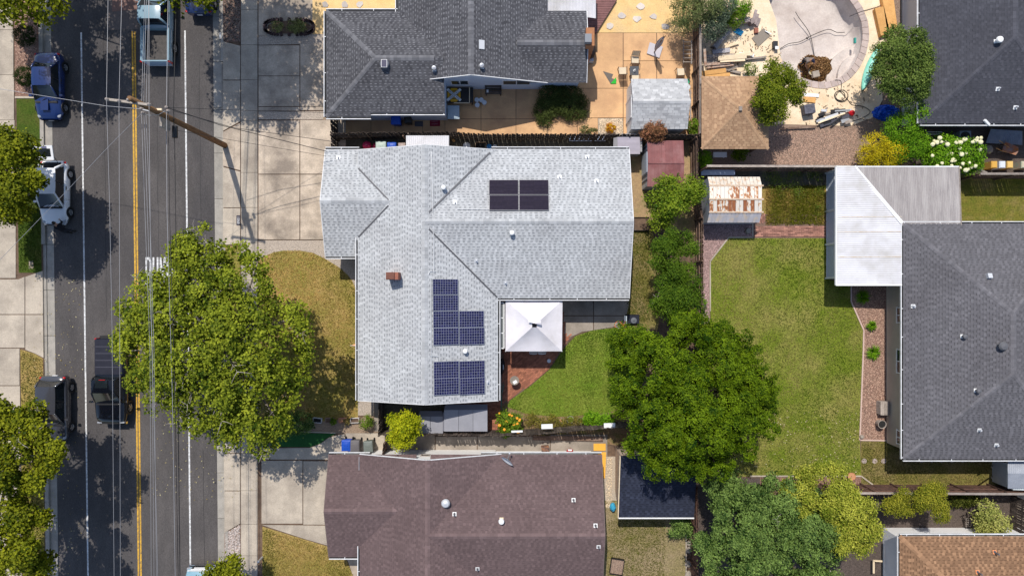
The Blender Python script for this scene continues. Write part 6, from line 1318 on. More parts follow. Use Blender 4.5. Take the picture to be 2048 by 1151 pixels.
shrub("sprawling heap of cut dark branches in front of the pale blue wall", [(1105,195,30,.5,.45),(1135,200,34,.5,.4),(1092,220,24,.4,.3),(1150,215,28,.35,.3),(1090,238,14,.3,.2)], 14000, .12, .2, leafm("cut_branch_leaf", (.03, .045, .012), (.17, .21, .055)), aspect=.3, stems=40, low=-.1)
shrub("red tipped shrub growing over the fence behind the red roofed shed", [(1307,262,20,2.0,.7),(1300,268,16,1.9,.6),(1318,268,14,1.9,.6)], 2800, .12, .2, lm_red)
shrub("green shrub squeezed between white shed and brown fence", [(1386,250,10,1.2,.6),(1388,262,9,1.0,.5)], 1300, .1, .15, lm_herb)
shrub("green bush under the gazebo edge beside the fence", [(1408,312,10,.8,.5),(1412,325,9,.7,.5)], 900, .12, .2, lm_bright)
shrub("low fern under the south edge of the gazebo", [(1478,306,14,.5,.3)], 700, .14, .2, lm_green)
shrub("colourful succulent clump by the dark fence", [(1170,262,9,.4,.3),(1184,264,9,.4,.3)], 500, .13, .12, leafm("succulent_leaf", (.10, .12, .05), (.30, .25, .10)))
shrub("orange and yellow flowering plant in the pebble bed", [(1221,257,9,.5,.4)], 600, .09, .12, leafm("orange_leaf", (.55, .16, .01), (.75, .52, .02)))
B17 = auto_blobs(808, 856, 36, 44, 2.6, .6, 9, .42, 67)
tree("lemon tree with yellow green leaves in the south side yard", (806, 848), B17, 7500, .12, .24, lm_lemon, bark=m_bark_d, per=18, gaps=.1, trunk_r=.06, limbs=8)
# front garden and beds
shrub("pale flowering rose bush beside the planter boxes", [(733,843,13,.6,.45)], 900, .08, .16, lm_herb); shrub("green bush under the sycamore beside the artificial turf", [(600,842,24,.8,.5),(580,848,22,.8,.5),(617,852,12,.6,.4),(560,840,20,.8,.5)], 4200, .10, .22, lm_laurel)
shrub("dark clipped round shrub beside the west kerb, northern one", [(52,72,22,.5,.6)], 4500, .06, .12, lm_dark, low=-.05); shrub("dark clipped round shrub beside the blue sedan", [(53,153,21,.5,.6)], 4500, .06, .12, lm_dark, low=-.05)
hib = shrub("leafy plant with orange flowers beside the brick paving", [(1010,838,15,.8,.5),(1030,845,16,.8,.5),(1012,858,13,.7,.4)], 1900, .15, .2, lm_herb)
for i in range(13): MB().ball(P(random.uniform(996, 1040), random.uniform(825, 868), 1.25), random.uniform(.07, .11), 7, 5, .15, (1, 1, .5)).build("flower", M("orange_blossom", (.80, .34, .03), rough=.8) if i == 0 else MATS["orange_blossom"], hib)
shrub("leafy green plants in the bed at the lawn edge under the largest tree", [(1180,836,13,.5,.4),(1196,840,14,.5,.4),(1215,836,13,.5,.4)], 2000, .12, .18, lm_bright); shrub("low mixed plants in the bed below the green lawn", [(1080,846,12,.25,.2),(1105,844,14,.25,.2),(1130,844,12,.25,.2),(1060,838,12,.25,.2),(1155,842,10,.25,.2)], 2600, .08, .2, leafm("bed_mixed_leaf", (.09, .10, .015), (.34, .28, .05)))
shrub("evergreen bush beside the navy roofed shed and fence", [(1360,1045,17,.9,.6),(1350,1058,14,.8,.5),(1374,1060,12,.8,.5)], 2200, .12, .22, lm_laurel)
shrub("ornamental grass clump by the red brown fence", [(1925,995,16,.4,.4),(1940,994,14,.4,.4),(1910,996,12,.4,.4)], 1800, .28, .2, leafm("grass_blade", (.10, .14, .02), (.34, .34, .08)), aspect=.06)
shrub("small leafy weed along the pink gravel", [(1405,606,8,.4,.3)], 350, .08, .12, lm_bright)
shrub("leafy weeds along the weedy patch", [(1545,352,14,.2,.2),(1590,356,16,.2,.2),(1630,352,14,.2,.2),(1640,380,10,.15,.15),(1638,420,10,.15,.15),(1560,372,18,.15,.15),(1600,385,14,.12,.12)], 2600, .07, .3, leafm("weed_leaf", (.07, .12, .012), (.24, .31, .05)), low=.0)
def clump(label, px, py, rp, n=110):
    b = P(px, py); root = empty("lily_clump", b, label, "plant", "round lily clumps in the bark bed"); g = MB(); r = rp/PPM
    for i in range(n):
        a = random.uniform(0, 6.283); l = r*random.uniform(.55, 1.08); h = random.uniform(.18, .42); d = Vector((math.cos(a), math.sin(a), 0)); s = Vector((-d.y, d.x, 0))*.018
        p0 = b + d*.03; p1 = b + d*l*.55 + Vector((0, 0, h)); p2 = b + d*l + Vector((0, 0, h*random.uniform(.3, .7)))
        g.add([p0-s, p0+s, p1-s*1.2, p1+s*1.2, p2], [(0, 1, 3, 2), (2, 3, 4)]); t = random.random(); g.tn += [t, t]
    return g.build("leaf_blades", lm_bright, root)
clump("shaded round lily clump nearest the white patio roof", 1723, 593, 18); clump("smallest round lily clump, middle of three in the bark bed", 1740, 651, 13); clump("largest sunlit round lily clump beside the beige wall", 1744, 704, 18)
# oval planter bed in the north drive with a dark stone ring
pl_ = empty("planter_bed", P(579, 55), "oval planter bed with dark stone ring and white flowers in the drive", "planter bed")
MB().sheet([P(579+44*math.cos(a), 55+13*math.sin(a)) for a in [k*.2618 for k in range(24)]], .03).build("soil", m_soil, pl_)
m_ring = M("dark_ring_stone", (.075, .045, .045), (.05, .03, .03), 5, objr=.4, fine=.3)
for k in range(40):
    a = k*math.pi/20; ex = 1.0; c_, s_ = math.cos(a), math.sin(a); x = 579 + math.copysign(abs(c_)**.6, c_)*48; y = 55 + math.copysign(abs(s_)**.6, s_)*15; q = P(x, y); MB().box((q.x, q.y, .08), (.2, .16, .18), a+random.uniform(-.3, .3)).build("ring_stone", m_ring, pl_)
shrub("white flowering plant in the oval planter bed", [(589,51,14,.35,.25),(603,54,9,.3,.2),(555,53,10,.3,.2)], 1600, .09, .15, leafm("planter_leaf", (.05, .08, .012), (.42, .42, .17)))
# --- short grass standing on the lawns
def fract(x, y):
    rr = np.random.default_rng(5); o = np.zeros_like(x)
    for i in range(26):
        f = .4*1.11**i; a = rr.uniform(0, 6.283); o += np.sin((x*np.cos(a)+y*np.sin(a)*.55)*f + rr.uniform(0, 6.283))/(1+.10*i)
    return o/3.2
def grass(label, poly, n, h, mat, w=.03):
    xs = [p[0] for p in poly]; ys = [p[1] for p in poly]; X_ = RNG.uniform(min(xs), max(xs), n*3); Y_ = RNG.uniform(min(ys), max(ys), n*3)
    ok = np.array([inpoly(a, b, poly) for a, b in zip(X_, Y_)]); X_, Y_ = X_[ok][:n], Y_[ok][:n]; m = len(X_)
    c = np.stack([(X_-1024)/PPM + RNG.normal(0, .05, m), (575.5-Y_)/PPM + RNG.normal(0, .05, m), np.full(m, .012+h*.35)], 1); nr = unit(m); nr[:, 2] = np.abs(nr[:, 2])*.7+.1; nr /= np.linalg.norm(nr, axis=1, keepdims=True)
    tn = np.clip(.46 + fract(c[:, 0], c[:, 1])*.75 + RNG.normal(0, .17, m), 0, 1); o = leaves_object("grass", c, nr, RNG.uniform(.6, 1.4, m)*h, tn, mat, None, (0, 0, 0), .35, "stuff"); tag(o, label, "grass")
gm = lambda n, a, b: leafm(n, a, b, .2, .8)
grass("mown green and straw coloured grass of the largest back lawn", [(1424,525),(1459,477),(1655,477),(1655,560),(1700,568),(1702,605),(1724,660),(1718,880),(1718,948),(1400,948),(1400,690),(1424,640)], 34000, .085, gm("grass_back", (.075, .14, .006), (.42, .35, .13)))
grass("bright green grass of the curved back lawn", [p for p in LAWN_G], 17000, .085, gm("grass_green", (.075, .155, .010), (.32, .37, .06)))
grass("dry straw coloured grass of the front lawn under the sycamore", ARC + [(714,600),(714,834),(640,840),(520,844)], 20000, .08, gm("grass_dry", (.18, .165, .016), (.74, .48, .18)))
grass("dry grass of the lawn in front of the brown roof", [(527,1056),(610,1081),(660,1096),(690,1115),(704,1150),(704,1160),(527,1160)], 8000, .08, gm("grass_dry2", (.13, .13, .012), (.48, .35, .11)))
grass("patchy grass behind the brown roofed bungalow", rect(1214, 1040, 1330, 1160), 6000, .08, gm("grass_patchy", (.11, .125, .012), (.38, .29, .11)))
grass("dry grass strip beside the grey roofed bungalow", rect(1724, 884, 1975, 965), 9000, .08, gm("grass_strip", (.09, .12, .012), (.42, .31, .13)))
grass("rough straw and weeds beside the rusty shed", rect(1532, 372, 1648, 448), 9000, .12, gm("grass_rough", (.19, .19, .02), (.80, .50, .19)))
grass("narrow lawn strip behind the light grey roof", [(1252,470),(1298,450),(1300,640),(1262,645),(1250,600)], 4500, .08, gm("grass_side", (.10, .14, .012), (.42, .32, .10)))
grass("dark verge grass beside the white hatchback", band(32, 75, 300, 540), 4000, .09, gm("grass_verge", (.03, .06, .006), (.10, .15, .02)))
grass("verge grass beside the charcoal crossover", [(43,702),(70,710),(85,720),(89,1160),(47,1160)], 7000, .08, gm("grass_verge2", (.06, .09, .010), (.30, .22, .06)))

# fallen leaves lying on the road and paving
for lb, poly, n in (("fallen leaves on the road and pavement under the sycamore", rect(300, 700, 520, 1000), 260), ("fallen leaves along the west gutter", band(60, 150, 560, 1150), 260), ("fallen petals on the south end of the largest lawn", rect(1430, 820, 1715, 945), 420)):
    xs = [p[0] for p in poly]; ys = [p[1] for p in poly]; X_ = RNG.uniform(min(xs), max(xs), n); Y_ = RNG.uniform(min(ys), max(ys), n); z_ = np.where((X_ > 100) & (X_ < 424), -.10, .05)
    nr = unit(n)*.3 + np.array([0, 0, 1.0]); nr /= np.linalg.norm(nr, axis=1, keepdims=True)
    tag(leaves_object("leaf_litter", np.stack([(X_-1024)/PPM, (575.5-Y_)/PPM, z_], 1), nr, RNG.uniform(.05, .13, n), RNG.random(n), leafm("litter_"+lb[:14].replace(" ", "_"), (.25, .18, .06), (.62, .55, .35), .1), None, (0, 0, 0), .6, "stuff"), lb, "leaves")
# ================================================================== SMALL THINGS
def wheelie_bin(label, px, py, body, lid, rz=0, w=.55, d=.65, h=1.0, open_lid=False):
    root = empty("wheelie_bin", (0, 0, 0), label, "bin"); g = MB()
    a = [(-w*.40, -d*.38), (w*.40, -d*.38), (w*.40, d*.38), (-w*.40, d*.38)]; b = [(-w*.5, -d*.5), (w*.5, -d*.5), (w*.5, d*.5), (-w*.5, d*.5)]
    g.add([(x, y, .05) for x, y in a] + [(x, y, h) for x, y in b], [(3, 2, 1, 0), (0, 1, 5, 4), (1, 2, 6, 5), (2, 3, 7, 6), (3, 0, 4, 7), (4, 5, 6, 7)]); g.build("body", body, root)
    rows = [[Vector((w*.54*u, d*.55*v, h+.03+.07*(1-abs(u)**4)*(1-abs(v)**4))) for u in (-1, -.8, -.3, .3, .8, 1)] for v in (-1, -.8, -.3, .3, .8, 1)]
    l = MB().grid(rows).build("lid", lid, root, smooth=False); MB().box((0, 0, h+.105), (w*.35, .04, .03)).build("lid_handle", lid, l); MB().tube([(-w*.45, d*.56, h-.03), (w*.45, d*.56, h-.03)], .025, 6).build("handle", body, root)
    for s in (-1, 1): MB().lathe((s*w*.42, d*.42, .11), [(.11, -.03), (.11, .03)], 12, 'X', True).build("wheel", m_tyre, root)
    place(root, P(px, py) + Vector((0, 0, .02)), rz); return root
m_binblue = M("blue_plastic", (.012, .07, .42), rough=.45); m_bingrey = M("grey_brown_plastic", (.13, .12, .125), rough=.6); m_bingreen = M("dark_green_plastic", (.09, .105, .09), rough=.55); m_bingl = M("green_grey_lid", (.15, .17, .155), rough=.5); m_binpale = M("pale_green_plastic", (.42, .50, .44), rough=.5)
wheelie_bin("blue wheelie bin beside the brown roofed bungalow", 700, 883, m_binblue, m_binblue, 0); wheelie_bin("grey brown wheelie bin between the blue and the green ones", 717, 884, m_bingrey, m_bingrey); wheelie_bin("grey green wheelie bin by the brown gate", 743, 885, m_bingreen, m_bingl, .06)
wheelie_bin("bright blue wheelie bin on the shaded peach patio", 797, 246, m_binblue, m_binblue, 0, .58, .66); wheelie_bin("black wheelie bin on the shaded peach patio", 820, 245, m_black, m_black, 0, .42, .5, .85)
wheelie_bin("pale green wheelie bin in the narrow north passage", 768, 299, m_binpale, m_binpale, 0, .62, .55); wheelie_bin("blue wheelie bin in the narrow north passage", 789, 300, m_binblue, m_binblue, 0, .55, .5); wheelie_bin("tan wheelie bin beside the corrugated lean-to", 809, 301, M("tan_plastic", (.34, .26, .23), rough=.5), MATS["tan_plastic"], 0, .45, .5)
wheelie_bin("pale grey plastic chest beside the patio table", 909, 231, M("pale_blue_plastic", (.34, .42, .48), rough=.5), MATS["pale_blue_plastic"], 0, .72, .8, .75)
def pot(label, px, py, r, h, mat, name="bucket", cat="bucket", lid=None, z=0.02, fill=None):
    root = empty(name, P(px, py) + Vector((0, 0, z)), label, cat); c = root.location
    MB().lathe(c, [(r*.75, 0), (r*.95, h*.9), (r, h), (r*.9, h), (r*.82, h*.75), (.005, h*.72 if fill is None else h*.85)], 18).build("body", mat, root, smooth=False)
    if lid: MB().lathe(c+Vector((0, 0, h)), [(r*1.04, -.03), (r*1.04, .02), (r*.8, .035), (r*.75, .02), (.005, .02)], 18).build("lid", lid, root)
    if fill: MB().lathe(c, [(r*.85, h*.86), (.005, h*.9)], 16).build("soil", fill, root)
    MB().tube([c+Vector((r, 0, h*.9)), c+Vector((r*1.1, 0, h*.6)), c+Vector((r*.9, 0, h*.45))], .01, 5).build("handle", m_steel, root); return root
m_bw = M("white_plastic", (.62, .66, .70), rough=.45); m_bb = M("blue_bucket", (.03, .22, .48), rough=.4)
for lb, x, y in (("white bucket at the west end of the patio table, northern one", 898, 193), ("white bucket at the west end of the patio table, southern one", 898, 203), ("pale blue bucket nearest the patio table end, upper left of the group of four", 954, 203), ("white bucket with lid, northernmost in the group of four", 963, 203), ("white bucket with lid, easternmost in the group of four", 969, 208), ("white bucket with lid, southernmost in the group of four", 955, 213)): pot(lb, x, y, .15, .37, m_bw if "pale" not in lb else MATS["pale_blue_plastic"], lid=m_bw, name="bucket")
pot("grey metal tub beside the lean-to in the north passage", 934, 294, .24, .35, m_flash, "tub", "tub"); pot("blue bucket in the north passage", 979, 296, .18, .4, m_bb); pot("white and blue bucket beside the dark fence", 990, 296, .15, .36, m_bw)
pot("terracotta bowl planter on the bark by the fence", 1700, 950, .26, .22, M("terracotta", (.58, .27, .14), rough=.8), "plant_pot", "pot", fill=M("potting_soil", (.5, .25, .13))); pot("grey barrel planter beside the beige wall", 1756, 845, .28, .5, m_woodg, "barrel_planter", "planter", fill=m_dark)
pot("terracotta pot beside the folding chair", 1359, 165, .17, .25, MATS["terracotta"], "plant_pot", "pot", fill=m_soil); pot("green plastic pot by the brown fence", 1372, 166, .17, .3, M("green_plastic", (.02, .30, .16), rough=.4), "plant_pot", "pot"); pot("black pot with white bag by the brown fence", 1371, 178, .2, .4, m_black, "plant_pot", "pot", lid=m_bw)
pot("round empty planter in the garden bed, western one", 1122, 839, .16, .25, M("green_grey_pot", (.34, .36, .30), rough=.6), "plant_pot", "pot", fill=MATS["potting_soil"]); pot("round green planter in the garden bed, middle one", 1140, 837, .24, .25, MATS["green_grey_pot"], "plant_pot", "pot", fill=m_lawn_green); pot("round green planter in the garden bed, eastern one", 1160, 839, .22, .25, MATS["green_grey_pot"], "plant_pot", "pot", fill=m_lawn_dark)
pot("white bucket standing in the leaf heap, larger one", 1634, 136, .24, .4, M("dusty_white_plastic", (.6, .55, .48), (.5, .42, .32), 8, rough=.6), z=-1.1, fill=M("leaf_fill", (.45, .38, .2))); pot("white bucket in the leaf heap, smaller one", 1642, 127, .16, .3, MATS["dusty_white_plastic"], z=-1.1)
def ball_thing(label, px, py, r, mat):
    root = empty("exercise_ball", P(px, py), label, "ball"); MB().ball(P(px, py)+Vector((0, 0, r)), r, 18, 12).build("shell", mat, root, smooth=True); MB().ball(P(px, py)+Vector((0, 0, 2*r)), .02, 6, 4).build("valve", m_white, root)
m_mag = M("magenta_vinyl", (.52, .03, .11), rough=.4); ball_thing("larger magenta exercise ball in the north passage", 736, 293, .30, m_mag); ball_thing("smaller magenta exercise ball in the north passage", 753, 294, .22, m_mag)
# crate and timber in the passage
def crate(label, px, py, w, d, h, mat, rz=0, name="crate", cat="crate", z=0.0, inner=None):
    root = empty(name, (0, 0, 0), label, cat); t = .03
    for nm, c, s in (("side_panel", (0, d/2, h/2), (w, t, h)), ("side_panel", (0, -d/2, h/2), (w, t, h)), ("end_panel", (w/2, 0, h/2), (t, d-t*1.2, h)), ("end_panel", (-w/2, 0, h/2), (t, d-t*1.2, h))): MB().box(c, s).build(nm, mat, root)
    MB().box((0, 0, h*.55 if inner else .03), (w-t, d-t, .03)).build("contents" if inner else "base", inner or mat, root); place(root, P(px, py)+Vector((0, 0, z)), rz); return root
crate("wooden crate against the dark fence", 962, 293, .7, .45, .35, M("crate_wood", (.42, .3, .2), fine=.2), inner=m_dark)
m_pw = M("planter_white", (.62, .58, .55), rough=.7); m_pt = M("planter_terracotta", (.45, .21, .15), rough=.8)
for lb, x, mt, inn, rz in (("dark planter box, westernmost of four along the front bed", 636, m_flash, m_dark, -.1), ("worn brown planter box with grass, second from the west", 661, M("planter_worn", (.28, .19, .15)), m_soil, 0), ("terracotta planter box with dry plant, third from the west", 687, m_pt, MATS["potting_soil"], .02), ("white planter box, easternmost of four along the front bed", 711, m_pw, m_soil, .05)): crate(lb, x, 839, .56, .3, .22, mt, rz, "planter_box", "planter", inner=inn)
shrub("dry grass tuft in the worn brown planter box", [(666,842,6,.3,.15)], 260, .1, .08, lm_herb); shrub("dry plant in the terracotta planter box", [(693,843,6,.3,.15)], 260, .08, .08, leafm("dry_leaf", (.14, .12, .03), (.36, .27, .1)))
crate("black raised planter frame on the patchy lawn", 1233, 1130, .85, 1.0, .25, m_black, -.15, "raised_bed", "planter", inner=m_mulch2); crate("timber raised bed behind the light grey roof", 1282, 448, 1.0, .85, .25, m_wooddark, 0, "raised_bed", "planter", inner=m_soil)
# patio table with a railroad crossbuck lying on it
pt = empty("patio_table", P(920, 196), "dark patio table carrying a yellow board and a railway crossbuck", "table")
tz = .75; tc = P(908, 190, tz); MB().box((P(918, 0, tz).x, P(0, 190, tz).y, tz-.04), (1.85, 1.0, .05)).build("table_top", m_black, pt)
MB().beam(P(939, 174, tz+.02), P(939, 206, tz+.02), .05, .04).beam(P(908, 206, tz+.02), P(939, 206, tz+.02), .05, .04).build("table_rail", m_palelum, pt)
for dx in (-.85, .85):
    for dy in (-.42, .42): MB().beam((P(918, 0, tz).x+dx, P(0, 190, tz).y+dy, 0), (P(918, 0, tz).x+dx, P(0, 190, tz).y+dy, tz-.06), .06, .06).build("leg", m_black, pt)
yb = empty("yellow_board", (tc.x, tc.y, tz), "octagonal yellow board on the patio table", "board"); oc = [Vector((tc.x+.46*math.cos(R(22.5+45*k)), tc.y+.48*math.sin(R(22.5+45*k)), 0)) for k in range(8)]
MB().prism(oc, tz-.01, tz+.02).build("panel", M("sign_yellow", (.70, .38, .02), rough=.5), yb); MB().lathe(Vector((tc.x, tc.y, tz+.021)), [(.28, 0), (.24, .002)], 24).build("mark", m_black, yb)
cb = empty("crossbuck_sign", (tc.x, tc.y, tz+.03), "white railway crossbuck sign lying on the yellow board", "sign")
for an, tx in ((R(40), "CROSSING"), (R(-40), "RAIL    ROAD")):
    zz = tz+.045 if an > 0 else tz+.036; MB().box((tc.x, tc.y, zz), (1.16, .17, .008), an).build("blade", m_white, cb); MB().box((tc.x, tc.y, zz-.0062), (1.2, .21, .004), an).build("border", m_black, cb)
    text_mesh(tx, .155, (tc.x, tc.y, zz+.006), an+math.pi, m_black, cb, "lettering", .001, 1.0)
bn = empty("garden_bench", P(985, 188), "dark slatted garden bench against the pale blue wall", "bench"); q = P(987, 186)
for k in range(4): MB().box((q.x, q.y-.16+.11*k, .44), (1.1, .09, .03)).build("seat_slat", m_wooddark, bn)
for k in range(3): MB().box((q.x, q.y+.24, .58+.13*k), (1.1, .03, .1)).build("back_slat", m_wooddark, bn)
for dx in (-.48, .48):
    for dy in (-.16, .22): MB().box((q.x+dx, q.y+dy, .22 if dy < 0 else .45), (.06, .06, .44 if dy < 0 else .9)).build("leg", m_wooddark, bn)
MB().box((q.x-.38, q.y-.02, .47), (.13, .18, .04)).build("white_box", m_white, None, "small white box lying on the dark garden bench", "box")
mt_ = empty("door_mat", P(870, 246), "dark red door mat with lettering on the shaded patio", "mat"); MB().box(P(870, 246)+Vector((0, 0, .035)), (.68, .44, .02)).build("mat", M("red_mat", (.22, .012, .03), rough=.95, fine=.2), mt_)
for dy in (.09, -.09): text_mesh("HAPPY", .15, P(870, 246)+Vector((0, dy, .048)), 0, M("mat_print", (.40, .17, .20)) if dy > 0 else MATS["mat_print"], mt_, "lettering", .001)
tag(MB().box(P(838, 248)+Vector((0, 0, .03)), (.55, .35, .02)).build("rubber_mat", M("grey_rubber", (.10, .095, .11), rough=.9)), "grey rubber mat on the shaded patio", "mat")
# kerb numbers
kn = empty("painted_number", P(477, 440, .035), kind="structure"); q = P(477, 440.5); MB().box((q.x, q.y, .036), (.25, .66, .004)).build("number_ground", M("kerb_black", (.045, .04, .06), rough=.8), kn); text_mesh("1068", .26, (q.x, q.y, .041), -math.pi/2, m_paint_w, kn, "digits", .001)
q = P(439.6+1, 72); MB().box((q.x, q.y, .024), (.12, .4, .006)).build("kerb_number", m_paint_w, kind="structure")
# ---------------------------------------------------------------- patio furniture of the north neighbour
m_sling = M("beige_sling", (.62, .52, .38), rough=.8); m_cframe = M("bronze_frame", (.16, .12, .09), rough=.5, metal=.4)
def chair(label, px, py, rz, sling=None):
    root = empty("sling_chair", (0, 0, 0), label, "chair", "sling chairs on the peach patio"); sl = sling or m_sling
    MB().grid([[Vector((x, y, .42+.02*abs(y)*2)) for x in (-.22, -.07, .08, .22)] for y in (-.23, 0, .23)]).build("seat", sl, root)
    MB().grid([[Vector((-.24-.14*t, y, .44+.48*t)) for t in (0, .5, 1)] for y in (-.23, 0, .23)]).build("backrest", sl, root)
    for s in (-1, 1):
        MB().tube([(.24, s*.27, 0), (.23, s*.27, .60), (-.05, s*.29, .63), (-.28, s*.27, .60)], .016, 6).build("arm", m_cframe, root)
        MB().tube([(.24, s*.25, .02), (.23, s*.25, .42), (-.22, s*.25, .44), (-.39, s*.25, .94)], .015, 6).build("side_frame", m_cframe, root); MB().tube([(-.2, s*.25, .44), (-.34, s*.25, .02)], .015, 6).build("leg", m_cframe, root)
    MB().tube([(-.39, -.25, .94), (-.39, .25, .94)], .015, 6).build("back_rail", m_cframe, root); place(root, P(px, py)+Vector((0, 0, .02)), rz); return root
chair("beige sling chair north of the small patio table", 1268, 124, R(-92)); chair("beige sling chair west of the small patio table", 1243, 146, R(92)); chair("beige sling chair alone by the brown fence", 1358, 148, R(94)); chair("beige sling chair half hidden behind the white shed roof", 1268, 160, R(86))
tb = empty("side_table", P(1266, 146), "small dark square table with ornament between the sling chairs", "table"); q = P(1266, 146)
MB().box((q.x, q.y, .45), (.58, .58, .03)).build("table_top", M("dark_glass_top", (.07, .075, .085), rough=.3), tb)
for dx in (-.25, .25):
    for dy in (-.25, .25): MB().box((q.x+dx, q.y+dy, .22), (.03, .03, .44)).build("leg", m_cframe, tb)
orn = empty("ornament", (q.x, q.y, .47), "small white ornament on the dark square table", "ornament"); MB().lathe((q.x, q.y, .465), [(.08, 0), (.03, .06), (.05, .16), (.01, .22)], 10).build("figure", m_white, orn); MB().ball((q.x, q.y, .71), .04, 8, 6).build("head", m_white, orn)
um = empty("folded_umbrella", P(1290, 130), "folded grey cantilever umbrella on a pale square base", "umbrella"); ub = P(1306, 104)
MB().prism([P(1293, 108), P(1299, 86), P(1325, 95), P(1318, 117)], .02, .12).build("base", M("pale_base", (.50, .47, .50), rough=.7), um)
q0 = P(1308, 106); MB().tube([q0, q0+Vector((0, 0, 2.4))], .045, 8).tube([q0+Vector((0, 0, 1.1)), q0+Vector((.25, .3, 2.2))], .03, 6).build("mast", m_cframe, um)
a = q0 + Vector((-.05, .02, .55)); b = q0 + Vector((.05, .1, 2.55)); rows = []
for i in range(9):
    t = i/8; c = a.lerp(b, t); r = .02 + .17*math.sin(math.pi*min(1, t*.9+.05)); rows.append([c + Vector((math.cos(k*.5236)*r*(1 if k % 2 else .62), math.sin(k*.5236)*r*(1 if k % 2 else .62), 0)) for k in range(13)])
MB().grid(rows).build("canopy_cloth", M("grey_canopy_cloth", (.32, .30, .33), rough=.9), um)
gmt = empty("folded_mat", P(1217, 160), "grey mat folded over showing green underside", "mat"); MB().prism([P(1206, 143), P(1226, 149), P(1223, 157), P(1233, 160), P(1232, 167), P(1221, 168)], .03, .05).build("mat", M("grey_mat", (.15, .13, .115), fine=.2), gmt); MB().prism([P(1221, 168), P(1232, 155), P(1232, 168)], .055, .075).build("turned_corner", M("green_mat", (.03, .42, .04)), gmt)
for lb, x, y in (("flat pale stone on the sand near the deck corner", 1220, 52), ("pink flat stone near the top edge of the sand", 1281, 14), ("large white flat stone in the middle of the sand", 1274, 38), ("grey flat stone beside the oleander", 1308, 34), ("grey rough stone slab at the patio edge", 1330, 53), ("pale grey flat stone left of the white one", 1243, 32)):
    c = P(x, y); pts = [c + Vector((math.cos(t)*.3*random.uniform(.6, 1.1), math.sin(t)*.22*random.uniform(.7, 1.2), 0)) for t in [k*.785 for k in range(8)]]; tag(MB().prism(pts, -.02, .05).build("stepping_stone", M("flagstone", (.62, .54, .46), (.5, .46, .44), 3, fine=.15, objr=.3) if "flagstone" not in MATS else MATS["flagstone"]), lb, "stone")
for lb, x, y in (("white heart shaped stone on the front sand", 690, 10), ("pale flat stone on the front sand beside the drive", 650, 10), ("cream flat stone on the front sand near the roof", 720, 9)):
    c = P(x, y); pts = [c + Vector((math.cos(t)*.25*random.uniform(.6, 1.1), math.sin(t)*.22*random.uniform(.7, 1.2), 0)) for t in [k*.785 for k in range(8)]]; tag(MB().prism(pts, -.02, .05).build("stepping_stone", MATS["flagstone"]), lb, "stone")
def pallet(label, x0, y0, x1, y1, z0, z1, mat, n=6):
    root = empty("timber_pallet", P((x0+x1)/2, (y0+y1)/2), label, "pallet")
    for k in range(n):
        t = (k+.5)/n; MB().beam(P(x0, y0+(y1-y0)*t, z0), P(x1, y0+(y1-y0)*t, z1), .12, .02).build("slat", mat, root)
    for xx, zz in ((x0+1, z0+.05), (x1-1, z1)): MB().beam(P(xx, y0, zz), P(xx, y1, zz), .06, .06).build("bearer", mat, root)
pallet("weathered pallet leaning on the brown fence by the patio", 1366, 80, 1384, 128, .25, 1.5, m_woodg, 6); pallet("weathered pallet leaning on the fence beside the white shed", 1366, 180, 1382, 238, .2, 1.5, m_woodg, 5)
# black covered grill and clutter at the east chimney
cg = empty("covered_grill", P(1188, 100), "black covered grill beside the brick chimney", "grill"); MB().ball(P(1180, 108)+Vector((0, 0, .55)), .45, 12, 8, .05, (.8, 1.1, 1.2)).build("cover", M("black_cover", (.02, .02, .025), rough=.6, bump=.5, bs=5), cg); MB().box(P(1181, 122)+Vector((0, 0, .2)), (.3, .3, .4)).build("gas_bottle", m_bw, cg)
tag(MB().beam(P(1163, 92, 3.2), P(1163, 118, 2.6), .14, .04).build("timber_plank", m_lumber), "orange brown plank at the east end of the charcoal roof", "plank")
# ---------------------------------------------------------------- main back garden
bh = empty("basketball_hoop", P(1258, 632), "portable basketball hoop with black base at the paving edge", "basketball hoop"); m_hb = M("hoop_base", (.02, .022, .035), rough=.35)
bb = [P(1250, 628), P(1279, 628), P(1279, 648), P(1250, 648)]; MB().add([(p.x, p.y, .02) for p in bb] + [((p.x-P(1265,638).x)*.82+P(1265,638).x, (p.y-P(1265,638).y)*.8+P(1265,638).y, .28) for p in bb], [(0, 1, 2, 3), (7, 6, 5, 4), (1, 0, 4, 5), (2, 1, 5, 6), (3, 2, 6, 7), (0, 3, 7, 4)]).build("base", m_hb, bh)
MB().lathe(P(1266, 640)+Vector((0, 0, .28)), [(.2, 0), (.2, .03), (.05, .05), (.03, .09), (.005, .1)], 14).build("filler_cap", M("cap_grey", (.12, .13, .15), rough=.5), bh); pz = P(1254, 640); MB().tube([P(1256, 639), P(1250, 645, 1.5)+Vector((0, 0, .0)), P(1251, 648, 2.6)], .045, 8).build("pole", m_hb, bh)
xb, yb0, yb1 = P(1250.5, 0, 2.6).x, P(0, 631, 2.6).y, P(0, 668, 2.6).y; MB().box((xb, (yb0+yb1)/2, 2.65), (.05, yb0-yb1, .75)).build("backboard", M("backboard", (.45, .5, .52), rough=.3), bh); MB().box((xb-.028, (yb0+yb1)/2, 2.65), (.01, .5, .35)).build("backboard_target", m_red, bh)
rc = Vector((xb-.40, (yb0+yb1)/2-.02, 2.4)); MB().tube([rc+Vector((.23*math.cos(t), .23*math.sin(t), 0)) for t in [k*math.pi/12 for k in range(25)]], .014, 6, False).box(rc+Vector((.30, 0, 0)), (.2, .14, .03)).build("rim", M("orange_rim", (.75, .16, .03), rough=.5), bh)
g = MB()
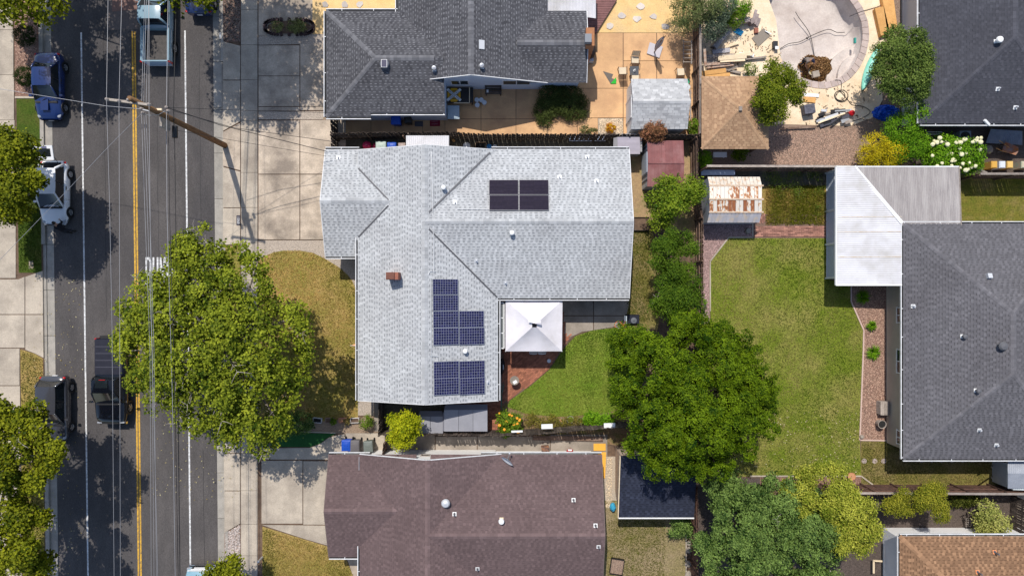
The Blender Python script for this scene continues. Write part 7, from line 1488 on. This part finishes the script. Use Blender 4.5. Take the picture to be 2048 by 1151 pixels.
for k in range(12):
    t = k*math.pi/6; g.tube([rc+Vector((.22*math.cos(t), .22*math.sin(t), 0)), rc+Vector((.15*math.cos(t+.3), .15*math.sin(t+.3), -.22)), rc+Vector((.12*math.cos(t), .12*math.sin(t), -.4))], .009, 4)
g.build("net", m_white, bh)
def plastic_chair(label, px, py, rz):
    root = empty("plastic_chair", (0, 0, 0), label, "chair"); MB().box((0, 0, .42), (.44, .44, .03)).build("seat", m_white, root)
    MB().tube([(-.2, .24, .43), (-.25, .22, .8), (-.27, 0, .86), (-.25, -.22, .8), (-.2, -.24, .43)], .025, 6).build("back_rim", m_white, root)
    for k in range(5): MB().beam((-.21, -.16+.08*k, .44), (-.27, -.13+.065*k, .83), .045, .012, up=Vector((1, 0, 0))).build("back_slat", m_white, root)
    for s in (-1, 1): MB().tube([(.2, s*.24, .0), (.2, s*.25, .64), (-.22, s*.25, .66)], .022, 6).build("arm", m_white, root); MB().tube([(-.2, s*.2, .42), (-.26, s*.23, 0)], .025, 6).build("leg", m_white, root)
    place(root, P(px, py)+Vector((0, 0, .035)), rz)
plastic_chair("white plastic chair under the canopy edge, western one", 1066, 697, R(90)); plastic_chair("white plastic chair under the canopy edge, eastern one", 1083, 697, R(90))
br = empty("bird_bath", P(1030, 757), "grey pedestal bird bath on the brick patio", "bird bath"); q = P(1029, 757); MB().lathe((q.x, q.y, .03), [(.18, 0), (.12, .08), (.07, .2), (.08, .6), (.12, .68)], 14).build("pedestal", m_conc_grey, br); MB().lathe((q.x, q.y, .7), [(.1, 0), (.28, .05), (.30, .1), (.27, .1), (.1, .05), (.005, .045)], 20).build("bowl", m_conc_grey, br); MB().box((q.x+.03, q.y-.1, .79), (.26, .2, .03), .5).build("stone", m_white, br)
bq = empty("covered_grill", P(1003, 735), "black covered grill beside the light grey roof eave", "grill"); MB().ball(P(1004, 730)+Vector((0, 0, .5)), .5, 12, 8, .04, (.45, 1.1, 1.1)).build("cover", MATS["black_cover"], bq); MB().box(P(1004, 730)+Vector((.1, 0, 1.02)), (.05, .3, .03)).build("handle", m_steel, bq)
sp = empty("paver_stone", P(1099, 720), "small oval stepping stone at the patio edge", "stone"); MB().lathe(P(1098, 721)+Vector((0, 0, .03)), [(.13, 0), (.13, .04), (.005, .05)], 14).build("stone", m_flash, sp)
hp = empty("garden_hose_pipe", P(1002, 790), "green hose pipe hanging at the house corner", "hose"); MB().tube([P(1001, 775, .4), P(1003, 800, .4), P(1002, 815, .3), P(1007, 822, .2)], .03, 6).tube([P(1000, 775, .4), P(1008, 768, .4), P(1004, 785, .4), P(1000, 775, .4)], .03, 6).build("hose", M("green_hose", (.05, .16, .12), rough=.5), hp)
fl = empty("eave_flag", P(707, 690, 2.5), "small orange pennant under the front eave", "flag"); MB().add([P(703, 690, 2.35), P(714, 686, 2.4), P(714, 693, 2.4), P(703, 690, 2.33), P(714, 686, 2.38), P(714, 693, 2.38)], [(0, 2, 1), (3, 4, 5), (0, 1, 4, 3), (1, 2, 5, 4), (2, 0, 3, 5)]).build("pennant", M("orange_cloth", (.75, .33, .14)), fl); MB().beam(P(700, 690.5, 2.45), P(716, 690.5, 2.45), .02, .02).build("stick", m_white, fl)
# boards, buckets and rails along the passage
for lb, pts, mt, w in (("long blue white plastic gutter length on the ground by the dark fence", ((1138, 279), (1211, 279)), M("blue_white_plastic", (.42, .5, .68), rough=.5), .28), ("long dark planks beside the sagging fence", ((1065, 874), (1205, 876)), m_wood, .3), ("leaning timber battens beside the lean-to", ((900, 272), (909, 284)), m_lumber, .14)):
    q = PL(pts); tag(MB().beam(q[0]+Vector((0, 0, .12)), q[1]+Vector((0, 0, .14)), w, .05).build("timber_plank", mt), lb, "plank")
for lb, x, y in (("white board hanging over the sagging fence, western", 1034, 862), ("white board leaning at the middle of the sagging fence", 1094, 852), ("white board near the tree end of the sagging fence", 1219, 850)):
    tag(MB().box(P(x, y, 1.75), (.72, .12 if y > 855 else .30, .04), .03) .build("white_board", m_white), lb, "board")
tag(MB().box(P(1090, 895)+Vector((0, 0, .2)), (.5, .4, .35), .1).build("brown_box", M("brown_box", (.30, .14, .07), (.05, .05, .06), 6)), "brown and black box on the side path", "box")
rb = empty("red_bag", P(1139, 900), "red and white bag on the side path", "bag"); MB().ball(P(1139, 900)+Vector((0, 0, .15)), .2, 10, 6, .15, (1.1, .8, .9)).build("bag", M("red_cloth", (.35, .015, .02)), rb); MB().box(P(1139, 897)+Vector((0, 0, .3)), (.25, .1, .06)).build("bag_top", m_white, rb)
ybd = empty("yellow_boards", P(1195, 920), "yellow plywood boards laid in an L beside the brown roof", "boards"); MB().prism(PL([(1187, 886), (1211, 886), (1211, 900), (1187, 900)]), .03, .06).build("board", m_yellowboard, ybd); MB().prism(PL([(1196, 903), (1212, 903), (1210, 955), (1196, 957)]), .03, .055).build("board", m_yellowboard, ybd)
tag(MB().ball(P(1224, 1010)+Vector((0, 0, .3)), .28, 12, 8, .1, (.7, 1, 1)).build("blue_bag", M("cyan_plastic", (.05, .35, .55), rough=.4)), "bright blue plastic sack beside the navy roofed shed", "sack")
for lb, x, y, s in (("round rock in the row by the red brown fence, northernmost", 1378, 1085, .2), ("dark wire ring plant pot by the red brown fence", 1377, 1098, .22), ("grey rock in the row by the red brown fence", 1376, 1125, .25), ("pale rock at the lower end of the row by the fence", 1376, 1147, .25)): tag(MB().ball(P(x, y)+Vector((0, 0, s*.4)), s, 9, 6, .12, (1, 1, .6)).build("rock", m_conc_grey), lb, "rock")
# stepping stones by the east bungalow
m_disc = M("stepping_disc", (.42, .34, .32), fine=.2); gsn = "round stepping stones along the grey roofed bungalow"
SSL = ("pinkish round stepping stone in the sun, westernmost at the bark bed corner", "pale round stepping stone in the sun, second from the bark bed", "round stepping stone at the edge of the house shadow", "shaded round stepping stone, westernmost of six below the grey roof", "shaded round stepping stone, second of six from the west", "shaded round stepping stone, third of six from the west", "shaded round stepping stone, fourth of six from the west", "shaded round stepping stone, fifth of six from the west", "shaded round stepping stone, easternmost of six nearest the white metal shed")
for i, x in enumerate((1728, 1749, 1767, 1843, 1863, 1883, 1904, 1925, 1944)): tag(MB().lathe(P(x, 921 if i < 3 else 919)+Vector((0, 0, .0)), [(.17, 0), (.17, .035), (.005, .04)], 14).build("stepping_stone", m_disc), SSL[i], "stone", gsn)
bx = empty("garden_box", P(1762, 812), "weathered timber box seat against the beige wall", "box"); MB().box(P(1761, 813)+Vector((0, 0, .25)), (.58, .85, .5)).build("body", m_woodg, bx)
for k in range(5): MB().box(P(1754+3.6*k, 813)+Vector((0, 0, .515)), (.11, .9, .03)).build("lid_slat", m_woodg, bx)
tag(MB().ball(P(1722, 872)+Vector((0, 0, .1)), .15, 8, 6, .12).build("rock", m_conc_grey), "round rock at the corner of the bark bed", "rock")
tag(MB().lathe(P(1495, 462)+Vector((0, 0, .0)), [(.2, 0), (.17, .25), (.005, .22)], 12).build("plant_pot", m_conc_grey), "round grey pot in the shade of the rusty shed", "pot")
trl = empty("timber_trellis", P(1942, 1042), "small weathered timber trellis crate in the dark yard", "trellis")
for k in range(5): MB().beam(P(1932+5*k, 1036, .5), P(1932+5*k, 1052, .2), .04, .03).build("slat", m_woodg, trl); MB().beam(P(1931, 1036+4*k, .5-.07*k), P(1953, 1036+4*k, .5-.07*k), .04, .03).build("slat", m_woodg, trl)
wf = empty("timber_planter_corner", P(1756, 1125), "small timber frame beside the grey wall at the lower edge", "timber"); MB().beam(P(1746, 1120, .4), P(1764, 1121, .4), .1, .1).build("beam", m_palelum, wf); MB().beam(P(1747, 1121, .4), P(1747, 1145, .4), .1, .1).build("beam", m_palelum, wf)
# ---------------------------------------------------------------- pool garden clutter
def plank_pile(label, specs, mat, name="board_pile", cat="boards"):
    root = empty(name, P(specs[0][0], specs[0][1]), label, cat)
    for x0, y0, x1, y1, z, w in specs: MB().beam(P(x0, y0, z), P(x1, y1, z+.03), w, .05).build("board", mat, root)
plank_pile("cream coloured boards laid across the timber pile", [(1436,117,1493,112,.45,.30),(1440,121,1490,118,.42,.28),(1470,110,1506,108,.4,.2)], m_palelum)
plank_pile("dark weathered planks under the cream boards", [(1410,113,1500,109,.25,.2),(1414,118,1470,122,.22,.22),(1420,126,1532,114,.2,.1),(1412,124,1445,129,.2,.25),(1450,140,1482,146,.12,.14),(1455,142,1475,133,.2,.12)], m_woodg)
plank_pile("brown white edged planks in the timber pile", [(1414,134,1467,128,.22,.22),(1414,129,1460,125,.3,.18)], M("brown_plank", (.36, .20, .13), (.5, .4, .33), 6))
plank_pile("orange brown planks beside the gazebo roof", [(1404,147,1452,141,.15,.3),(1406,151,1460,149,.12,.22)], m_lumber)
tag(MB().beam(P(1409, 98, 1.2), P(1411, 132, 1.0), .16, .06).build("timber_plank", MATS["brown_plank"]), "red brown post leaning at the pool side of the fence", "plank")
rl_ = empty("rolled_carpet", P(1440, 80), "grey rolled carpet beside the rose bush", "carpet roll"); MB().tube([P(1428, 96, .2), P(1456, 63, .25)], .2, 14).build("roll", M("carpet_grey", (.38, .36, .36), (.28, .27, .28), 6, fine=.3), rl_); MB().lathe(P(1428, 96, .2), [(.1, -.02), (.1, .02)], 10, 'Y').build("roll_core", m_dark, rl_)
tag(MB().prism([P(1466, 64), P(1476, 57), P(1487, 64), P(1481, 73)], .02, .06).build("blue_board", M("blue_painted_board", (.02, .20, .42))), "small blue board on the pool deck", "board")
tag(MB().prism([P(1503, 77), P(1527, 57), P(1540, 72), P(1516, 94)], .03, .06).build("plywood_sheet", M("brown_panel", (.26, .22, .18), fine=.1)), "square grey brown panel lying on the pool deck", "panel")
sw_ = empty("stone_planter_wall", P(1470, 52), "curved stone planter wall with three steps beside the pool deck", "wall"); m_stn = M("garden_stone", (.40, .33, .31), (.28, .22, .21), 5, objr=.25, fine=.25)
for a_, b_ in (((1438, 56), (1452, 52)), ((1453, 52), (1468, 50)), ((1469, 50), (1482, 47)), ((1483, 47), (1496, 44)), ((1497, 43), (1502, 52))): MB().beam(P(*a_)+Vector((0, 0, .25)), P(*b_)+Vector((0, 0, .25)), .3, .5).build("stone", m_stn, sw_)
for k in range(3): MB().beam(P(1502+5*k, 49+2.4*k)+Vector((0, 0, .30-.1*k)), P(1509+4.5*k, 24+7*k)+Vector((0, 0, .30-.1*k)), .18, .08).build("step", m_stn, sw_)
tag(MB().box(P(1511, 63)+Vector((0, 0, .1)), (.25, .33, .2)).build("brick_block", m_brickred), "red brick block at the end of the stone steps", "brick")
m_peach_s = M("pale_sandstone", (.72, .52, .40), (.6, .42, .34), 3, fine=.15)
for lb, x, y, s in (("pale sandstone boulder in the raised bed", 1458, 22, .45), ("smaller sandstone boulder beside the raised bed plants", 1478, 26, .35), ("flat sandstone boulder near the rose bush", 1445, 30, .3)): tag(MB().ball(P(x, y)+Vector((0, 0, .2)), s, 9, 6, .15, (1.2, .8, .6)).build("boulder", m_peach_s), lb, "rock")
# plywood stacks
for lb, pts in (("stack of plywood sheets by the pool, lower one", [(1744, 22), (1761, 18), (1774, 70), (1756, 76)]), ("stack of plywood sheets by the pool, upper one", [(1755, -20), (1778, -20), (1788, 60), (1768, 64)])):
    root = empty("plywood_stack", P(*pts[0]), lb, "plywood")
    for k in range(4): MB().prism(PL([(x+random.uniform(-.6, .6), y+random.uniform(-.6, .6)) for x, y in pts]), .03+.09*k, .11+.09*k).build("sheet", m_lumber, root)
kx, ky = P(1722, 182), P(1757, 92); kay = empty("kayak", kx, "pale green kayak lying beside the pool deck", "kayak"); rows = []; ax_ = (ky-kx); n_ = Vector((-ax_.y, ax_.x, 0)).normalized()
for i in range(13):
    t = i/12; c = kx.lerp(ky, t); w = .33*math.sin(math.pi*min(1, max(0, t*.96+.02)))**.7; h = .12+.16*math.sin(math.pi*t); rows.append([c + n_*(w*math.cos(a)) + Vector((0, 0, .05 + h*max(0, math.sin(a)) + (.12*abs(2*t-1)**3))) for a in [math.pi*k/10 for k in range(11)]])
MB().grid(rows).build("hull", M("mint_plastic", (.20, .58, .45), (.28, .64, .52), 3, rough=.4), kay, smooth=True); cc_ = kx.lerp(ky, .48); MB().tube([cc_+ax_.normalized()*.35*math.cos(t)+n_*.17*math.sin(t)+Vector((0, 0, .32)) for t in [k*.524 for k in range(13)]], .02, 6, False).build("cockpit_rim", m_trim, kay)
tp = empty("tarpaulin_heap", P(1765, 228), "crumpled bright blue tarpaulin heap beside the shrub", "tarpaulin"); rows = []; tc_ = P(1772, 226)
for i in range(22):
    row = []
    for j in range(14):
        u0, v0 = i/21*2-1, j/13*2-1; u, v = u0*math.sqrt(1-v0*v0/2)*random.uniform(.93, 1.05), v0*math.sqrt(1-u0*u0/2)*random.uniform(.93, 1.05); e = max(0, 1-u*u-v*v); row.append(Vector((tc_.x+u*.95, tc_.y+v*.55, .02 + .45*e**.6*(.7+random.uniform(-.28, .3)))))
    rows.append(row)
MB().grid(rows).build("sheet", M("blue_tarp", (.004, .06, .42), (.006, .09, .55), 6, rough=.4), tp)
rubble = empty("rubble_pile", P(1668, 240), "pile of grey scrap sheets, pipes and bags at the deck edge", "rubble")
for k in range(16):
    x, y = random.uniform(1632, 1695), random.uniform(220, 246); MB().box(P(x, y)+Vector((0, 0, .1+random.uniform(0, .2))), (random.uniform(.3, 1.0), random.uniform(.1, .3), .06), R(18)+random.uniform(-.4, .4)).build("scrap", random.choice([m_conc_grey, m_trim, m_woodg, m_flash, m_steel]), rubble)
MB().beam(P(1640, 252, .15), P(1700, 230, .2), .22, .05).build("sheet", M("dark_sheet", (.08, .08, .10)), rubble); MB().beam(P(1636, 246, .3), P(1690, 226, .35), .1, .05).build("board", m_palelum, rubble)
tag(MB().ball(P(1700, 228)+Vector((0, 0, .22)), .2, 10, 7, .1, (1, 1, 1)).build("red_can", M("red_plastic", (.60, .012, .02), rough=.4)), "bright red plastic can beside the scrap pile", "can")
tag(MB().box(P(1612, 222)+Vector((0, 0, .3)), (.7, .6, .55), .15).build("grey_crate", M("dark_grey_crate", (.07, .07, .09), (.14, .14, .17), 5)), "dark grey crate under the bright green tree", "crate")
tag(MB().box(P(1618, 200)+Vector((0, 0, .06)), (.8, .35, .08), -.1).build("plywood_sheet", m_lumber), "tan plywood offcut beside the bright green tree", "plywood"); tag(MB().box(P(1622, 191)+Vector((0, 0, .05)), (1.0, .22, .05), -.05).build("white_board", m_white), "white board on the deck below the pool", "board")
def hose(label, pts, r=.02, mat=None, z=.035, name="hose", cat="hose"):
    q = [P(*p) + Vector((0, 0, z if not callable(z) else z(p))) for p in pts]; fine = []
    for i in range(len(q)-1):     # smooth through the points
        p0, p1, p2, p3 = q[max(i-1, 0)], q[i], q[i+1], q[min(i+2, len(q)-1)]
        for t in (0, .25, .5, .75): fine.append(.5*((2*p1)+(p2-p0)*t+(2*p0-5*p1+4*p2-p3)*t*t+(3*p1-p0-3*p2+p3)*t*t*t))
    fine.append(q[-1]); return tag(MB().tube(fine, r, 6).build(name, mat or m_trim), label, cat)
coil = [(1681+15*(1-k*.012)*math.cos(k*.52)+2*math.sin(k*.2), 192+13*(1-k*.012)*math.sin(k*.52)) for k in range(34)]
hose("dark hose coiled on the deck below the pool", coil + [(1695, 200), (1704, 210), (1725, 213), (1740, 224), (1725, 236), (1700, 244)], .02); hose("hose running over the coping into the pool deck coil", [(1669, 161), (1680, 162), (1682, 172), (1681, 180)], .016, z=.07)
hose("dark cable lying across the empty pool floor", [(1567, 91), (1590, 76), (1615, 71), (1640, 58), (1672, 46), (1690, 52), (1706, 52)], .022, z=-1.12); hose("dark cable running from the leaf heap up the pool floor", [(1652, 124), (1644, 100), (1640, 78), (1633, 52), (1612, 22), (1605, 10)], .022, z=-1.10)
hose("dark lead from the pool coping to the plywood stack", [(1698, 34), (1722, 24), (1750, 16), (1760, 12)], .018, z=.06)
# heap of dead leaves in the pool
hpts = []; k = 5200; ang = RNG.uniform(0, 6.283, k); rr_ = np.sqrt(RNG.random(k))*(1+.12*np.sin(ang*3+1)+.08*np.sin(ang*7)) + np.abs(RNG.normal(0, .09, k)); c0 = P(1634, 138, -1.1)
cx_ = c0.x + rr_*np.cos(ang)*1.15; cy_ = c0.y + rr_*np.sin(ang)*.80; hz_ = -1.04 + .42*np.clip(1-rr_**2, 0, 1)*(.6+.5*RNG.random(k)) + .02
nr_ = unit(k); nr_[:, 2] = np.abs(nr_[:, 2])+.4; nr_ /= np.linalg.norm(nr_, axis=1, keepdims=True)
o = leaves_object("leaf_heap", np.stack([cx_, cy_, hz_], 1), nr_, RNG.uniform(.09, .2, k), RNG.random(k), leafm("dead_leaf", (.10, .045, .02), (.46, .26, .12), .1), None, (c0.x, c0.y, -1.15), .6, "stuff"); tag(o, "heap of brown dead leaves on the pool floor", "leaves")
tag(MB().box(P(1626, 152, -1.0)+Vector((0, 0, .35)), (.45, .4, .25), .2).build("grey_block", m_conc_grey), "grey grated block half buried in the leaf heap", "block")
tb_ = empty("power_tool", P(1555, 95), "black power tool case with white lid on the deck edge", "tool"); MB().box(P(1548, 92)+Vector((0, 0, .15)), (.3, .45, .25)).build("case", m_black, tb_); MB().box(P(1550, 99)+Vector((0, 0, .3)), (.22, .2, .04)).build("lid", m_white, tb_)
tag(MB().box(P(1709, 82)+Vector((0, 0, .05)), (.12, .35, .15)).build("pool_skimmer", M("teal_tool", (.05, .30, .25))), "teal scrubbing tool on the pool step edge", "tool")
# ---------------------------------------------------------------- yard of the slate roofed bungalow
ac = empty("air_conditioner", P(1918, 275), "square grey air conditioner unit beside the slate grey roof", "air conditioner"); q = P(1916, 278); m_ac = M("ac_grey", (.24, .28, .34), rough=.5); MB().box((q.x, q.y, .36), (.74, .74, .72)).build("casing", m_ac, ac); MB().lathe((q.x, q.y, .725), [(.33, 0), (.31, .01), (.06, .012), (.005, .03)], 20).build("fan_guard", m_black, ac); MB().box((q.x+.05, q.y-.08, .745), (.24, .16, .02), .3).build("fan_blade", m_flash, ac)
wb = empty("wheelbarrow", P(2008, 300), "wheelbarrow with rusty orange tray in the dark yard", "wheelbarrow"); q = P(2006, 301); wr = Matrix.Rotation(R(-20), 3, 'Z'); f = lambda x, y, z: q + wr @ Vector((x, y, z))
MB().add([f(-.3, -.22, .35), f(.3, -.15, .35), f(.3, .15, .35), f(-.3, .22, .35), f(-.45, -.33, .62), f(.5, -.28, .62), f(.58, 0, .62), f(.5, .28, .62), f(-.45, .33, .62)], [(0, 1, 2, 3), (0, 4, 5, 1), (1, 5, 6), (1, 6, 2), (2, 6, 7), (2, 7, 8, 3), (3, 8, 4, 0)]).build("tray", M("rusty_tray", (.40, .14, .03), (.24, .2, .2), 4, rough=.7), wb)
for s in (-1, 1): MB().tube([f(.55, s*.1, .25), f(-.3, s*.24, .42), f(-.85, s*.27, .6)], .022, 6).build("handle", m_lumber, wb)
MB().lathe(f(.6, 0, .18), [(.18, -.04), (.18, .04)], 14, 'Y', True).build("wheel", m_tyre, wb)
for s in (-1, 1): MB().tube([f(-.2, s*.2, .4), f(-.3, s*.22, 0)], .018, 5).build("leg", m_steel, wb)
for lb, x, mt in (("ochre painted box on the fence ledge, westernmost of the row", 1973, M("ochre_box", (.62, .36, .08))), ("pale blue white box on the fence ledge", 1989, M("white_blue_box", (.62, .66, .74))), ("yellow framed box on the fence ledge", 2004, M("yellow_box", (.68, .45, .15))), ("pink and green striped box at the east end of the fence ledge", 2035, M("pink_box", (.6, .45, .32), (.4, .48, .38), 5))):
    root = empty("hive_box", P(x, 333), lb, "box"); MB().box(P(x, 333)+Vector((0, 0, .35)), (.4 if x < 2030 else .6, .45, .7)).build("body", mt, root); MB().box(P(x, 333)+Vector((0, 0, .72)), (.34 if x < 2030 else .54, .38, .04)).build("lid", mt, root)
corrugated("metal_sheet", [P(1972, 286, .3), P(2045, 290, .3), P(2045, 262, .7), P(1982, 258, .7)], M("blue_grey_sheet", (.25, .28, .34), (.2, .22, .27), 3, rough=.5), None, rib=.12, label="blue grey corrugated sheet lying beside the slate grey roof", cat="metal sheet")
tag(MB().ball(P(1975, 300)+Vector((0, 0, .15)), .28, 10, 7, .1, (1, 1, .7)).build("rock", m_conc_grey), "round grey brown rock beside the wheelbarrow", "rock"); tag(MB().beam(P(1950, 335, 1.7), P(1974, 346, 1.7), .14, .04).build("timber_plank", m_woodg), "grey plank resting over the fence by the cream flowers", "plank")
tag(MB().tube([P(1853, 264, .2), P(1884, 264, .2), P(1884, 268, .2), P(1853, 269, .2)], .03, 6).build("white_pipe", m_white), "bent white pipe beside the slate grey roof", "pipe")
for lb, x0, y0, x1, y1, mt in (("blue white plastic lengths against the grey capped fence", 1402, 345, 1470, 345, MATS["blue_white_plastic"]), ("weathered plank on the ground behind the rusty shed", 1420, 358, 1475, 357, m_woodg)): tag(MB().beam(P(x0, y0, .5 if "blue" in lb else .1), P(x1, y1, .5 if "blue" in lb else .1), .35, .05).build("timber_plank", mt), lb, "plank")
bs_ = empty("white_bench", P(1438, 308), "white bench under the south edge of the gazebo", "bench"); MB().box(P(1436, 312)+Vector((0, 0, .42)), (.9, .35, .05)).build("seat", m_white, bs_)
for dx in (-.35, .35): MB().box(P(1436, 312)+Vector((dx, 0, .2)), (.06, .3, .4)).build("leg", m_white, bs_)
fb = empty("fire_hydrant_stub", P(525, 1110), "small grey standpipe at the pavement edge by the lower lawn", "standpipe"); MB().tube([P(525, 1113), P(525, 1113)+Vector((0, 0, .7))], .06, 8).build("pipe", m_flash, fb); MB().ball(P(525, 1113)+Vector((0, 0, .72)), .09, 8, 6).build("cap", m_flash, fb)

# small rubbish scattered over the pool garden
db = MB(); m_debris = M("mixed_debris", (.42, .32, .22), island=.8)
for i in range(260):
    x, y = random.uniform(1402, 1560), random.uniform(55, 155)
    if random.random() < .4: x, y = random.uniform(1600, 1740), random.uniform(170, 250)
    if inpoly(x, y, POOL): continue
    db.box(P(x, y)+Vector((0, 0, .03)), (random.uniform(.04, .25), random.uniform(.03, .08), .03), random.uniform(0, 3.14))
tag(db.build("debris", m_debris, kind="stuff"), "small offcuts and rubbish scattered on the pool deck", "debris")
for lb, x0, y0, x1, y1, mt, w in (("thin grey pipe lying beside the brown square panel", 1530, 62, 1543, 69, m_steel, .05), ("white foam sheet leaning by the timber pile", 1478, 108, 1508, 111, m_white, .22), ("long grey batten across the end of the timber pile", 1490, 121, 1533, 113, m_woodg, .1), ("short cream batten beside the rolled carpet", 1450, 95, 1478, 86, m_palelum, .12), ("grey flat sheet beside the rolled carpet", 1425, 104, 1460, 100, M("grey_sheet", (.42, .4, .42)), .3), ("brown batten lying on the chip ground under the tree", 1560, 258, 1632, 254, m_wood, .1)):
    tag(MB().beam(P(x0, y0, .12), P(x1, y1, .16), w, .04).build("timber_batten", mt), lb, "board")
